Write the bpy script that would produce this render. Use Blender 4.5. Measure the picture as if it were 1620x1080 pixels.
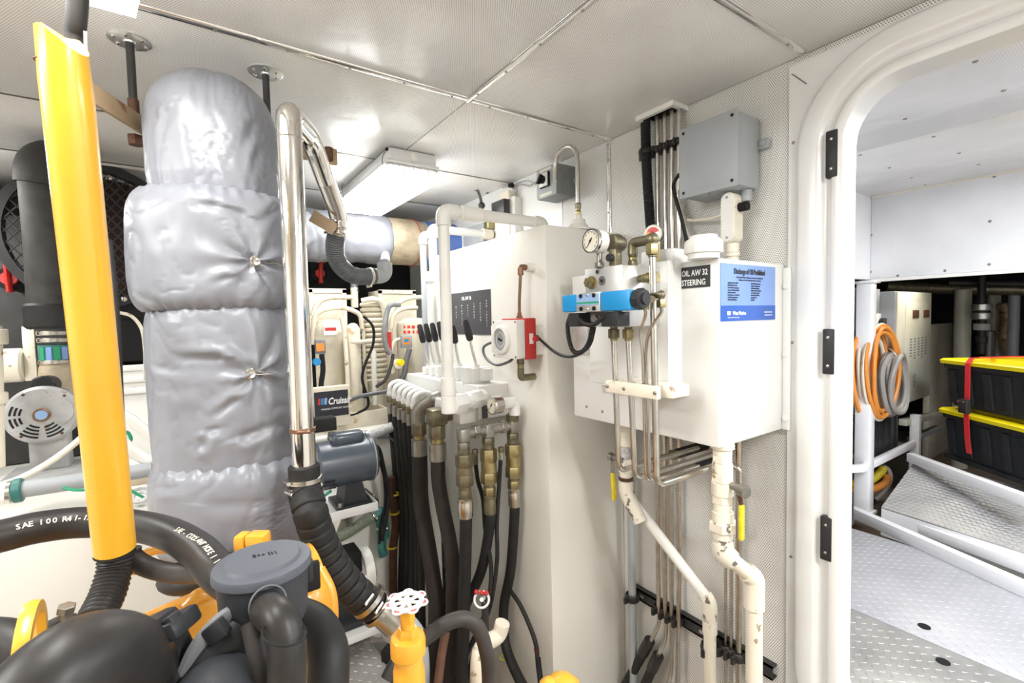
import bpy, bmesh, math, random
from mathutils import Vector, Matrix, noise
for o in list(bpy.data.objects): bpy.data.objects.remove(o, do_unlink=True)
C = bpy.context.scene.collection
R = math.radians
V = Vector
random.seed(7)
# ------------------------------------------------------------------ camera
F = 741.4; CAM = V((0, 0, 1.45))
def _axes(yaw, pitch, roll):
    f = V((math.cos(yaw)*math.cos(pitch), math.sin(yaw)*math.cos(pitch), math.sin(pitch)))
    r = V((math.sin(yaw), -math.cos(yaw), 0)); d = f.cross(r)
    return r*math.cos(roll)+d*math.sin(roll), d*math.cos(roll)-r*math.sin(roll), f
CR, CD, CF = _axes(R(55.386), R(-2.754), R(1.301))
cam = bpy.data.objects.new('camera', bpy.data.cameras.new('camera')); C.objects.link(cam)
m = Matrix((CR, -CD, -CF)).transposed().to_4x4(); m.translation = CAM
cam.matrix_world = m
cam.data.sensor_width = 36; cam.data.lens = F/1620*36; cam.data.clip_start = .02; cam.data.clip_end = 60
cam.data.dof.use_dof = True; cam.data.dof.focus_distance = 1.7; cam.data.dof.aperture_fstop = 11
bpy.context.scene.camera = cam
# ------------------------------------------------------------------ world, lights, exposure
w = bpy.data.worlds.new('world'); bpy.context.scene.world = w; w.use_nodes = True
w.node_tree.nodes['Background'].inputs[0].default_value = (.9, .93, 1, 1)
w.node_tree.nodes['Background'].inputs[1].default_value = .25
vs = bpy.context.scene.view_settings
vs.view_transform = 'Standard'; vs.look = 'None'; vs.gamma = 1; vs.use_curve_mapping = False
vs.exposure = 0.54
def area(name, loc, size, power, rot=(0, 0, 0), col=(1, .992, .972)):
    l = bpy.data.lights.new(name, 'AREA'); l.shape = 'RECTANGLE'; l.size, l.size_y = size
    l.energy = power; l.color = col
    o = bpy.data.objects.new(name, l); o.location = loc; o.rotation_euler = rot; C.objects.link(o); return o
# two lamps under seen fixtures; the rest added out of view for brightness
area('tube_or_fill_light', (.85, 2.3, 2.05), (.12, .6), 6.5)
area('tube_or_fill_light', (.80, -.75, 2.06), (.12, 1.1), 27)  # added behind the camera, unseen, to light the engine room
area('tube_or_fill_light', (-.20, .85, 2.06), (.12, .5), 6)
area('tube_or_fill_light', (-1.3, .9, 2.06), (.12, 1.1), 22)  # unseen fill lamp added at the far left
area('tube_or_fill_light', (-1.0, 2.55, 2.06), (.12, .7), 6)  # unseen lamp added to brighten the back left end
area('tube_or_fill_light', (2.6, -.45, 2.15), (.5, 1.1), 52, col=(.93, .96, 1))  # added overhead out of view to brighten the side room
area('tube_or_fill_light', (4.3, 1.0, 1.78), (.5, .3), 4.5, col=(1, .95, .85))  # warm fill added inside the recess, no fixture there
# ------------------------------------------------------------------ pixel -> point helpers
def ray(x, y): return CR*((x-810)/F)+CD*((y-540)/F)+CF
def P(x, y, d): return CAM+ray(x, y)*d
def PX(x, y, v): r = ray(x, y); return CAM+r*(v/r.x)
def PY(x, y, v): r = ray(x, y); return CAM+r*(v/r.y)
def PZ(x, y, v): r = ray(x, y); return CAM+r*((v-CAM.z)/r.z)
# ------------------------------------------------------------------ materials
M = {}
def nodes(name):
    m = bpy.data.materials.new(name); m.use_nodes = True; nt = m.node_tree
    return m, nt, nt.nodes['Principled BSDF']
def mat(name, col, rough=.5, metal=0., var=.12, vscale=9., bump=0., bscale=60., spec=None, coat=0., dirt=None, dirt_amt=.0, dscale=14.):
    m, nt, b = nodes(name); N = nt.nodes; L = nt.links
    tc = N.new('ShaderNodeTexCoord')
    nz = N.new('ShaderNodeTexNoise'); nz.inputs['Scale'].default_value = vscale; nz.inputs['Detail'].default_value = 5
    L.new(tc.outputs['Object'], nz.inputs['Vector'])
    mr = N.new('ShaderNodeMapRange'); mr.inputs['From Min'].default_value = .3; mr.inputs['From Max'].default_value = .7
    mr.inputs['To Min'].default_value = 1-var; mr.inputs['To Max'].default_value = 1+var*.4
    L.new(nz.outputs['Fac'], mr.inputs['Value'])
    mx = N.new('ShaderNodeVectorMath'); mx.operation = 'SCALE'
    mx.inputs[0].default_value = col[:3]; L.new(mr.outputs[0], mx.inputs['Scale'])
    out = mx.outputs[0]
    if dirt:
        n2 = N.new('ShaderNodeTexNoise'); n2.inputs['Scale'].default_value = dscale; n2.inputs['Detail'].default_value = 8
        L.new(tc.outputs['Object'], n2.inputs['Vector'])
        r2 = N.new('ShaderNodeMapRange'); r2.inputs['From Min'].default_value = .62-dirt_amt*.3; r2.inputs['From Max'].default_value = .66-dirt_amt*.2
        L.new(n2.outputs['Fac'], r2.inputs['Value'])
        mm = N.new('ShaderNodeMix'); mm.data_type = 'RGBA'; L.new(r2.outputs[0], mm.inputs['Factor'])
        L.new(out, mm.inputs['A']); mm.inputs['B'].default_value = (*dirt, 1); out = mm.outputs['Result']
    L.new(out, b.inputs['Base Color'])
    b.inputs['Roughness'].default_value = rough; b.inputs['Metallic'].default_value = metal
    if spec is not None: b.inputs['Specular IOR Level'].default_value = spec
    if coat: b.inputs['Coat Weight'].default_value = coat; b.inputs['Coat Roughness'].default_value = .1
    if bump:
        n3 = N.new('ShaderNodeTexNoise'); n3.inputs['Scale'].default_value = bscale; n3.inputs['Detail'].default_value = 4
        L.new(tc.outputs['Object'], n3.inputs['Vector'])
        bp = N.new('ShaderNodeBump'); bp.inputs['Strength'].default_value = bump; bp.inputs['Distance'].default_value = .002
        L.new(n3.outputs['Fac'], bp.inputs['Height']); L.new(bp.outputs[0], b.inputs['Normal'])
    M[name] = m; return m
def perf(name, ax, col, hole, pitch=.0078, rad=.20, rough=.45, soft=.07):
    m, nt, b = nodes(name); N = nt.nodes; L = nt.links
    tc = N.new('ShaderNodeTexCoord'); sp = N.new('ShaderNodeSeparateXYZ'); L.new(tc.outputs['Object'], sp.inputs[0])
    def mth(op, a, bb=None):
        n = N.new('ShaderNodeMath'); n.operation = op
        for i, q in enumerate((a, bb)):
            if q is None: continue
            if isinstance(q, (int, float)): n.inputs[i].default_value = q
            else: L.new(q, n.inputs[i])
        return n.outputs[0]
    u = mth('MULTIPLY', sp.outputs[ax[0]], 1/pitch); v = mth('MULTIPLY', sp.outputs[ax[1]], 1/(pitch*.866))
    row = mth('FLOOR', v); u = mth('ADD', u, mth('MULTIPLY', row, .5))
    fu = mth('SUBTRACT', mth('FRACT', u), .5); fv = mth('MULTIPLY', mth('SUBTRACT', mth('FRACT', v), .5), .866)
    d = mth('SQRT', mth('ADD', mth('MULTIPLY', fu, fu), mth('MULTIPLY', fv, fv)))
    mr = N.new('ShaderNodeMapRange'); mr.inputs['From Min'].default_value = rad-soft; mr.inputs['From Max'].default_value = rad+soft
    L.new(d, mr.inputs['Value'])
    nz = N.new('ShaderNodeTexNoise'); nz.inputs['Scale'].default_value = 3.5; nz.inputs['Detail'].default_value = 4; L.new(tc.outputs['Object'], nz.inputs['Vector'])
    cr = N.new('ShaderNodeMapRange'); cr.inputs['From Min'].default_value = .3; cr.inputs['From Max'].default_value = .7
    cr.inputs['To Min'].default_value = .9; cr.inputs['To Max'].default_value = 1.03; L.new(nz.outputs['Fac'], cr.inputs['Value'])
    sc = N.new('ShaderNodeVectorMath'); sc.operation = 'SCALE'; sc.inputs[0].default_value = col; L.new(cr.outputs[0], sc.inputs['Scale'])
    mm = N.new('ShaderNodeMix'); mm.data_type = 'RGBA'; L.new(mr.outputs[0], mm.inputs['Factor'])
    mm.inputs['A'].default_value = (*hole, 1); L.new(sc.outputs[0], mm.inputs['B']); L.new(mm.outputs['Result'], b.inputs['Base Color'])
    bp = N.new('ShaderNodeBump'); bp.inputs['Strength'].default_value = .35; bp.inputs['Distance'].default_value = .03
    L.new(nz.outputs['Fac'], bp.inputs['Height']); L.new(bp.outputs[0], b.inputs['Normal'])
    b.inputs['Roughness'].default_value = rough; M[name] = m; return m
perf('perf_wall', (1, 2), (.82, .81, .78), (.07, .055, .04), pitch=.0064, rad=.24)
perf('perf_ceiling', (0, 1), (.90, .89, .87), (.20, .17, .15), rough=.28, rad=.21, pitch=.0062)
perf('perf_side', (0, 1), (.90, .90, .92), (.62, .62, .64), rough=.25)
perf('perf_side_v', (1, 2), (.90, .90, .92), (.66, .66, .68), rough=.3)
mat('white_paint', (.84, .83, .79), .35, var=.05, vscale=4, bump=.08, bscale=25)
mat('tank_white', (.79, .79, .77), .3, var=.04, vscale=3, bump=.05, bscale=18)
mat('tank_cream', (.77, .755, .70), .38, var=.05, vscale=3, bump=.12, bscale=22)
mat('gloss_white', (.78, .78, .775), .2, var=.03)
mat('cream', (.72, .66, .53), .45, var=.12, vscale=14, dirt=(.55, .42, .26), dirt_amt=-.1)
mat('ivory', (.82, .76, .64), .4, var=.08, vscale=10, dirt=(.40, .30, .2), dirt_amt=-.12, dscale=26)
mat('ivory_chipped', (.82, .77, .66), .4, var=.08, vscale=10, dirt=(.16, .14, .11), dirt_amt=.08, dscale=34)
mat('plastic_white', (.85, .84, .80), .35, var=.06)
mat('side_white', (.90, .90, .92), .3, var=.03)
mat('chrome', (.80, .78, .75), .09, 1, var=.08, vscale=5, bump=.05, bscale=8)
mat('steel', (.60, .57, .52), .25, 1, var=.2, vscale=20)
mat('tube_steel', (.62, .58, .53), .28, 1, var=.2, vscale=30)
mat('dull_steel', (.34, .325, .29), .42, .85, var=.3, vscale=20, bump=.2)
mat('aluminium', (.70, .70, .68), .35, .8, var=.1, vscale=15)
mat('brass', (.42, .35, .18), .38, .9, var=.35, vscale=25, bump=.2)
mat('olive_fitting', (.23, .205, .135), .42, .75, var=.4, vscale=25, bump=.3)
mat('copper', (.27, .15, .09), .4, .8, var=.25)
mat('bracket_tan', (.46, .33, .20), .45, .4, var=.2, dirt=(.22, .1, .05), dirt_amt=.2)
mat('rust', (.12, .055, .032), .7, .2, var=.4, vscale=30, bump=.4)
mat('yellow_paint', (.88, .47, .035), .28, var=.1, vscale=5, coat=.3)
mat('engine_yellow', (.70, .31, .03), .38, var=.25, vscale=9, bump=.15, coat=.2)
mat('valve_yellow', (.82, .42, .04), .3, var=.08, coat=.4)
mat('handle_yellow', (.80, .62, .02), .5, var=.2, vscale=40)
mat('lid_yellow', (.92, .76, .0), .4, var=.04)
mat('rubber', (.022, .021, .021), .55, var=.25, vscale=20, bump=.15, spec=.28)
mat('rubber_gloss', (.032, .029, .028), .40, var=.3, vscale=14, bump=.25, bscale=30, spec=.28)
mat('rubber_worn', (.055, .048, .045), .48, var=.5, vscale=12, bump=.35, bscale=50, spec=.28)
mat('hose_brown', (.035, .028, .026), .62, var=.35, vscale=12, bump=.3, bscale=120, spec=.28)
mat('hose_grey', (.12, .125, .135), .42, var=.2)
mat('black_plastic', (.03, .031, .034), .42, var=.2, spec=.28)
mat('matte_black', (.012, .012, .013), .75, var=.2, spec=.28)
mat('canister', (.042, .045, .052), .55, var=.15, bump=.12, bscale=300, spec=.28)
mat('canister_lid', (.095, .103, .122), .5, var=.1, spec=.28)
mat('tote_black', (.022, .024, .028), .6, var=.2, spec=.28)
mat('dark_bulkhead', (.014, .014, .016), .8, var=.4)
mat('dark_steel', (.045, .043, .042), .5, .3, var=.4, vscale=10)
mat('exhaust_black', (.040, .038, .036), .6, .2, var=.5, vscale=16, bump=.3)
mat('blanket', (.235, .243, .275), .34, var=.05, vscale=5, bump=.12, bscale=9)
mat('blanket_dark', (.25, .25, .27), .5, var=.2, vscale=9, bump=.3)
mat('fibreglass', (.46, .38, .27), .6, var=.3, vscale=18, bump=.3, bscale=120)
mat('tape_blue', (.12, .22, .58), .5, var=.1)
mat('box_grey', (.36, .38, .40), .45, var=.05)
mat('box_grey_dark', (.20, .21, .22), .5, var=.15, vscale=30)
mat('motor_blue', (.075, .095, .125), .3, var=.15, coat=.2)
mat('motor_grey', (.42, .42, .42), .5, .2, var=.25, vscale=14, dirt=(.25, .14, .09), dirt_amt=.0)
mat('red', (.55, .03, .025), .4, var=.1)
mat('red_dark', (.35, .02, .02), .45, var=.2)
mat('strap_red', (.75, .03, .04), .5, var=.05)
mat('green', (.02, .32, .16), .5)
mat('teal', (.04, .18, .16), .45, var=.2)
mat('neon', (.6, .8, .02), .5)
mat('blue', (.01, .27, .62), .35, var=.1)
mat('blue_light', (.3, .45, .72), .3)
mat('placard_blue', (.22, .36, .72), .3, var=.12)
mat('placard_deep', (.03, .12, .50), .3, var=.08)
mat('print_white', (.9, .9, .9), .5, var=0)
mat('print_black', (.02, .02, .03), .5, var=0)
mat('label_black', (.03, .032, .036), .4, var=.05)
mat('label_grey', (.07, .07, .08), .4, var=.05)
mat('dial', (.72, .69, .58), .4, var=.03)
mat('rust_dark', (.045, .022, .018), .8, var=.5, vscale=30, bump=.4)
mat('orange', (.80, .30, .05), .45, var=.1)
mat('cable_grey', (.33, .31, .29), .5, var=.1)
mat('brown_floor', (.30, .24, .19), .6, var=.2)
mat('cabinet_cream', (.62, .60, .50), .4, var=.08)
mat('cabinet_grey', (.30, .32, .35), .4, var=.08)
mat('wood', (.55, .45, .33), .6, var=.2)
mat('hose_clear', (.55, .55, .56), .35, var=.3, vscale=80)
mat('hose_green_clear', (.22, .25, .19), .35, var=.3, vscale=60)
mat('ridge_plate', (.52, .51, .49), .42, .5, var=.25, vscale=6, bump=.15, bscale=80)
mat('ridge_plate_bright', (.52, .52, .55), .42, .25, var=.1, vscale=5)
mat('rope', (.75, .70, .6), .6)
m, nt, b = nodes('lamp_glow'); b.inputs['Base Color'].default_value = (1, 1, 1, 1)
b.inputs['Emission Color'].default_value = (1, .99, .95, 1); b.inputs['Emission Strength'].default_value = 9; M['lamp_glow'] = m
m, nt, b = nodes('clear_plastic'); b.inputs['Base Color'].default_value = (.97, .97, .95, 1)
b.inputs['Transmission Weight'].default_value = .55; b.inputs['Roughness'].default_value = .35; b.inputs['IOR'].default_value = 1.3; M['clear_plastic'] = m
m, nt, b = nodes('glass'); b.inputs['Base Color'].default_value = (1, 1, 1, 1)
b.inputs['Transmission Weight'].default_value = 1; b.inputs['Roughness'].default_value = .02; b.inputs['IOR'].default_value = 1.15; M['glass'] = m
# ------------------------------------------------------------------ geometry collector
def frame(ax, hint=None):
    a = V(ax).normalized(); h = V(hint) if hint else (V((0, 0, 1)) if abs(a.z) < .9 else V((1, 0, 0)))
    x = h.cross(a).normalized(); y = a.cross(x); return x, y, a
def spline(pts, seg=6):
    p = [V(q) for q in pts]
    if len(p) < 3: return p
    e = [p[0]*2-p[1]]+p+[p[-1]*2-p[-2]]; out = []
    for i in range(1, len(e)-2):
        a, b_, c, d = e[i-1], e[i], e[i+1], e[i+2]
        for k in range(seg):
            t = k/seg
            out.append(.5*((2*b_)+(c-a)*t+(2*a-5*b_+4*c-d)*t*t+(3*b_-a-3*c+d)*t**3))
    out.append(p[-1]); return out
def bend(pts, rad, seg=6):
    """straight runs with rounded corners"""
    p = [V(q) for q in pts]; out = [p[0]]
    for i in range(1, len(p)-1):
        a = (p[i-1]-p[i]); c = (p[i+1]-p[i]); r = min(rad, a.length*.49, c.length*.49)
        A = p[i]+a.normalized()*r; B = p[i]+c.normalized()*r
        for k in range(seg+1):
            t = k/seg; out.append(A*(1-t)**2+p[i]*2*t*(1-t)+B*t*t)
    out.append(p[-1]); return out
class G:
    def __init__(s): s.v = []; s.f = []
    def add(s, v, f):
        n = len(s.v); s.v += [V(q) for q in v]; s.f += [tuple(i+n for i in q) for q in f]; return s
    def box(s, a, b, bev=0.):
        a, b = V(a), V(b); lo = V((min(a.x, b.x), min(a.y, b.y), min(a.z, b.z))); hi = V((max(a.x, b.x), max(a.y, b.y), max(a.z, b.z)))
        c = (lo+hi)/2; h = (hi-lo)/2; return s.obox(c, h, (V((1, 0, 0)), V((0, 1, 0)), V((0, 0, 1))), bev)
    def obox(s, c, h, ax, bev=0., seg=2):
        c = V(c); bm = bmesh.new(); bmesh.ops.create_cube(bm, size=2)
        for v in bm.verts: v.co = V((v.co.x*h[0], v.co.y*h[1], v.co.z*h[2]))
        if bev: bmesh.ops.bevel(bm, geom=list(bm.edges), offset=min(bev, min(h)*.95), segments=seg, profile=.5, affect='EDGES')
        bm.verts.index_update()
        s.add([c+ax[0]*v.co.x+ax[1]*v.co.y+ax[2]*v.co.z for v in bm.verts], [[v.index for v in f.verts] for f in bm.faces]); bm.free(); return s
    def lathe(s, o, ax, prof, n=20, hint=None, twist=0, closed=False, rf=None):
        o = V(o); x, y, a = frame(ax, hint); vs_ = []; fs = []
        for j, (r, h) in enumerate(prof):
            for i in range(n):
                t = 2*math.pi*i/n+twist; rr = r*(rf(t, h) if rf else 1)
                vs_.append(o+a*h+(x*math.cos(t)+y*math.sin(t))*rr)
        k = len(prof)
        for j in range(k-1):
            for i in range(n): fs.append((j*n+i, j*n+(i+1) % n, (j+1)*n+(i+1) % n, (j+1)*n+i))
        if not closed:
            fs.append(tuple(range(n))[::-1]); fs.append(tuple(range((k-1)*n, k*n)))
        else:
            for i in range(n): fs.append(((k-1)*n+i, (k-1)*n+(i+1) % n, (i+1) % n, i))
        return s.add(vs_, fs)
    def cyl(s, p0, p1, r, r1=None, n=20, bev=0., twist=0):
        p0, p1 = V(p0), V(p1); L = (p1-p0).length; r1 = r if r1 is None else r1
        if bev: pr = [(r-bev, 0), (r, bev), (r1, L-bev), (r1-bev, L)]
        else: pr = [(r, 0), (r1, L)]
        return s.lathe(p0, p1-p0, pr, n, twist=twist)
    def hex(s, p0, p1, r, twist=0):
        L = (V(p1)-V(p0)).length; return s.lathe(p0, V(p1)-V(p0), [(r*.93, 0), (r, L*.08), (r, L*.92), (r*.93, L)], 6, twist=twist)
    def tube(s, pts, r, n=12, sp=True, seg=6, cap=True, flat=1.):
        """r: number or function of (arc length, t)"""
        p = spline(pts, seg) if sp else [V(q) for q in pts]
        if callable(r):                                   # resample evenly for ribs
            L = sum((p[i+1]-p[i]).length for i in range(len(p)-1)); step = getattr(r, 'step', .004); m_ = max(4, int(L/step)); q = []; acc = 0; i = 0
            for k in range(m_+1):
                tgt = L*k/m_
                while i < len(p)-2 and acc+(p[i+1]-p[i]).length < tgt: acc += (p[i+1]-p[i]).length; i += 1
                d = (p[i+1]-p[i]).length; q.append(p[i].lerp(p[i+1], min(1, (tgt-acc)/d if d else 0)))
            p = q
        x = None; vs_ = []; fs = []; acc = 0; m_ = len(p)
        for j in range(m_):
            t = (p[min(j+1, m_-1)]-p[max(j-1, 0)]).normalized()
            if x is None: x = frame(t)[0]
            x = (x-t*x.dot(t)).normalized(); y = t.cross(x)
            if j: acc += (p[j]-p[j-1]).length
            rr = r(acc, j/(m_-1)) if callable(r) else r
            for i in range(n):
                a = 2*math.pi*i/n; vs_.append(p[j]+(x*math.cos(a)+y*math.sin(a)*flat)*rr)
        for j in range(m_-1):
            for i in range(n): fs.append((j*n+i, j*n+(i+1) % n, (j+1)*n+(i+1) % n, (j+1)*n+i))
        if cap: fs.append(tuple(range(n))[::-1]); fs.append(tuple(range((m_-1)*n, m_*n)))
        return s.add(vs_, fs)
    def torus(s, c, ax, R_, r, n=28, k=8, sq=1.):
        x, y, a = frame(ax); prof = [(R_+r*math.cos(2*math.pi*i/k), r*sq*math.sin(2*math.pi*i/k)) for i in range(k)]
        return s.lathe(c, ax, prof, n, closed=True)
    def ball(s, c, r, n=14, sq=(1, 1, 1)):
        k = n//2; prof = [(max(1e-5, r*math.sin(math.pi*i/k)), -r*math.cos(math.pi*i/k)) for i in range(k+1)]
        m0 = len(s.v); s.lathe((0, 0, 0), (0, 0, 1), prof, n)
        for i in range(m0, len(s.v)): v = s.v[i]; s.v[i] = V(c)+V((v.x*sq[0], v.y*sq[1], v.z*sq[2]))
        return s
    def prism(s, pts, d):
        """polygon pts extruded by vector d"""
        n = len(pts); d = V(d); p = [V(q) for q in pts]
        return s.add(p+[q+d for q in p], [tuple(range(n))[::-1], tuple(range(n, 2*n))]+[(i, (i+1) % n, n+(i+1) % n, n+i) for i in range(n)])
    def bar(s, p0, p1, w_, t_, up=(0, 0, 1), bev=0.):
        p0, p1 = V(p0), V(p1); a = (p1-p0); x, y, z = frame(a, up)
        return s.obox((p0+p1)/2, (w_/2, t_/2, a.length/2), (x, y, z), bev)
OFF = {}
def build(name, g, material, parent=None, label=None, off=None, smooth=True, stuff=False, ang=38):
    if off is None:
        if parent is not None: off = OFF[parent.name]
        else:
            xs = [v.x for v in g.v]; ys = [v.y for v in g.v]; zs = [v.z for v in g.v]
            off = V(((min(xs)+max(xs))/2, (min(ys)+max(ys))/2, min(zs)))
    me = bpy.data.meshes.new(name); me.from_pydata([tuple(v-off) for v in g.v], [], g.f)
    bm = bmesh.new(); bm.from_mesh(me); bmesh.ops.recalc_face_normals(bm, faces=bm.faces); bm.to_mesh(me); bm.free()
    if smooth: me.shade_smooth(); me.set_sharp_from_angle(angle=R(ang))
    me.materials.append(M[material] if isinstance(material, str) else material)
    o = bpy.data.objects.new(name, me); C.objects.link(o); OFF[o.name] = off
    if parent is not None: o.parent = parent
    else: o.location = off
    if label: o['label'] = label
    if stuff: o['kind'] = 'stuff'
    return o
def tag(o, label, cat, group=None, kind=None):
    o['label'] = label; o['category'] = cat
    if group: o['group'] = group
    if kind: o['kind'] = kind
    return o
def thing(name, label, cat, loc, group=None):
    o = bpy.data.objects.new(name, None); o.empty_display_size = .05; C.objects.link(o); o.location = V(loc); OFF[o.name] = V(loc)
    return tag(o, label, cat, group)
def single(name, g, material, label, cat, group=None, **k): return tag(build(name, g, material, **k), label, cat, group)
def struct(name, g, material, parent=None, **k):
    o = build(name, g, material, parent, **k)
    if parent is None: o['kind'] = 'structure'
    return o
def copytree(o, delta, label=None, parent=None):
    c = o.copy(); C.objects.link(c)
    if parent is not None: c.parent = parent
    else: c.location = o.location+V(delta)
    OFF[c.name] = OFF[o.name]+V(delta)
    if label: c['label'] = label
    for ch in [q for q in o.children]: copytree(ch, delta, None, c)
    return c
def text(name, s_, org, right, up, size, material, parent, thick=.0003, align='LEFT', sx=1., bold=0., sp=1.):
    cu = bpy.data.curves.new('t', 'FONT'); cu.body = s_; cu.size = size; cu.extrude = thick; cu.align_x = align; cu.offset = bold; cu.space_character = sp
    cu.resolution_u = 2
    t = bpy.data.objects.new('t', cu); C.objects.link(t); bpy.context.view_layer.update()
    me = bpy.data.meshes.new_from_object(t); x = V(right).normalized(); y = V(up).normalized(); z = x.cross(y)
    off = OFF[parent.name]
    for v in me.vertices: c = v.co; v.co = V(org)+x*c.x*sx+y*c.y+z*c.z-off
    bpy.data.objects.remove(t); me.name = name
    me.materials.clear(); me.materials.append(M[material]); o = bpy.data.objects.new(name, me); C.objects.link(o); o.parent = parent; OFF[o.name] = off; return o
def screw(p, n, r, parent, material='steel', h=.002):
    p = V(p); n = V(n).normalized(); g = G().lathe(p, n, [(r, 0), (r*.95, h*.6), (r*.6, h)], 10)
    return build('screw', g, material, parent)
def bolt(p, n, r, parent, material='steel', h=.006, name='bolt'):
    p = V(p); n = V(n).normalized(); g = G().cyl(p, p+n*h*.25, r*1.3, n=14).hex(p+n*h*.25, p+n*h, r)
    return build(name, g, material, parent)
def stack(parent, p, d, segs):
    """a row of fittings along d: (kind, radius, length, material, name)"""
    p = V(p); d = V(d).normalized()
    for kind, r, L, mt, nm in segs:
        q = p+d*L
        if kind == 'hex': g = G().hex(p, q, r)
        elif kind == 'cone': g = G().cyl(p, q, r[0], r[1])
        elif kind == 'gap': p = q; continue
        else: g = G().cyl(p, q, r, bev=min(.0015, L*.2))
        build(nm, g, mt, parent); p = q
    return p
def clampband(c, ax, r, w_, parent, material='steel', screwdir=None, name='hose_clamp'):
    a = V(ax).normalized(); c = V(c); o = build(name, G().lathe(c-a*w_/2, a, [(r, 0), (r+.0015, .0005), (r+.0015, w_-.0005), (r, w_)], 28), material, parent)
    x, y, _ = frame(a); d = V(screwdir).normalized() if screwdir else x
    t = a.cross(d).normalized(); q = c+d*(r+.005)
    build('clamp_screw', G().cyl(q-t*.012, q+t*.012, .0045, n=10).hex(q+t*.012, q+t*.018, .0055), material, o); return o
# ================================================================== SETTING
ZB0 = -.40                                     # bilge floor of the engine room
ZC = 2.192                                     # ceiling height
XW = 1.5                                       # right wall plane
floor = struct('floor', G().box((-2.3, -1.7, ZB0-.06), (XW, 3.6, ZB0)), 'dull_steel')
ceil = struct('ceiling', G().box((-2.3, -1.7, ZC+.004), (1.56, 3.6, ZC+.05)), 'matte_black')
xs = [-2.3, -1.3, .815, XW]; ys = [-1.7, -.78, -.05, .65, 1.403, 2.135, 2.785, 3.6]
for i in range(3):
    for j in range(7):
        if (i, j) == (2, 6): continue
        build('ceiling_panel', G().box((xs[i]+.0015, ys[j]+.0015, ZC), (xs[i+1]-.0015, ys[j+1]-.0015, ZC+.006), .001), 'perf_ceiling', ceil)
build('ceiling_panel', G().box((xs[2]+.0015, ys[6]+.0015, ZC), (xs[3]-.0015, ys[7]-.0015, ZC+.006), .001), 'perf_ceiling', ceil)
build('joint_strip', G().box((-1.3, 2.130, ZC-.002), (1.5, 2.140, ZC)), 'dull_steel', ceil)
build('joint_strip', G().box((-1.3, 2.779, ZC-.002), (1.5, 2.788, ZC)), 'dark_steel', ceil)
def chrome_trim(name, a, b, nrm, wd=.012, scr=.165, first=.07):
    a, b = V(a), V(b); d = b-a; x, y, z = frame(d, nrm); n_ = V(nrm)
    side = d.normalized().cross(n_)
    prof = [(side*(wd*math.cos(t))+n_*(wd*.55*math.sin(t))) for t in [math.pi*k/8 for k in range(9)]]
    o = struct(name, G().prism([a+q for q in prof], d), 'chrome')
    L = d.length; s_ = first
    while s_ < L-.02:
        p = a+d*(s_/L)+n_*(wd*.5); bm_ = G().lathe(p, n_, [(.0045, 0), (.004, .002), (.002, .003)], 8); build('screw', bm_, 'dull_steel', o); s_ += scr
    return o
dn = V((0, 0, -1))
chrome_trim('trim_1', (-1.3, 1.403, ZC), (.805, 1.403, ZC), dn)
chrome_trim('trim_2', (.827, 1.403, ZC), (1.49, 1.403, ZC), dn)
chrome_trim('trim_3', (.815, 1.415, ZC), (.815, -1.6, ZC), dn)
chrome_trim('trim_4', (.827, .65, ZC), (1.49, .65, ZC), dn)
chrome_trim('trim_5', (XW, 1.420, ZC-.01), (XW, 1.420, ZB0+.02), V((-1, 0, 0)), scr=.22)
# right wall: backing pieces around the hatch opening
OY0, OY1, OZ0, OZ1, OR = -.32, .545, .25, 2.045, .135
wr = struct('wall_right', G().box((XW+.006, OY1+.05, ZB0-.06), (1.56, 3.6, 2.25)), 'white_paint')
struct('wall_right', G().box((XW+.006, -1.7, ZB0-.06), (1.56, OY0-.05, 2.25)), 'white_paint')
struct('wall_right', G().box((XW+.006, OY0-.05, OZ1+.05), (1.56, OY1+.05, 2.25)), 'white_paint')
struct('wall_right', G().box((XW+.006, OY0-.05, ZB0-.06), (1.56, OY1+.05, OZ0-.05)), 'white_paint')
build('wall_panel', G().box((XW, .60, ZB0), (XW+.006, 1.4195, ZC)), 'perf_wall', wr)
build('wall_panel', G().box((XW, 1.4205, ZB0), (XW+.006, 1.72, ZC)), 'perf_wall', wr)
build('wall_panel', G().box((XW, -1.0, 2.10), (XW+.006, .5985, ZC)), 'perf_wall', wr)
build('wall_panel', G().box((XW-.002, 1.722, ZB0), (XW+.006, 3.6, ZC)), 'gloss_white', wr)
struct('wall_left', G().box((-2.36, -1.7, ZB0-.06), (-2.3, 3.6, 2.25)), 'white_paint')
struct('wall_back', G().box((-2.36, -1.76, ZB0-.06), (1.56, -1.7, 2.25)), 'white_paint')
struct('wall_front', G().box((-2.36, 3.6, ZB0-.06), (1.56, 3.66, 2.25)), 'dark_bulkhead')
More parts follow.
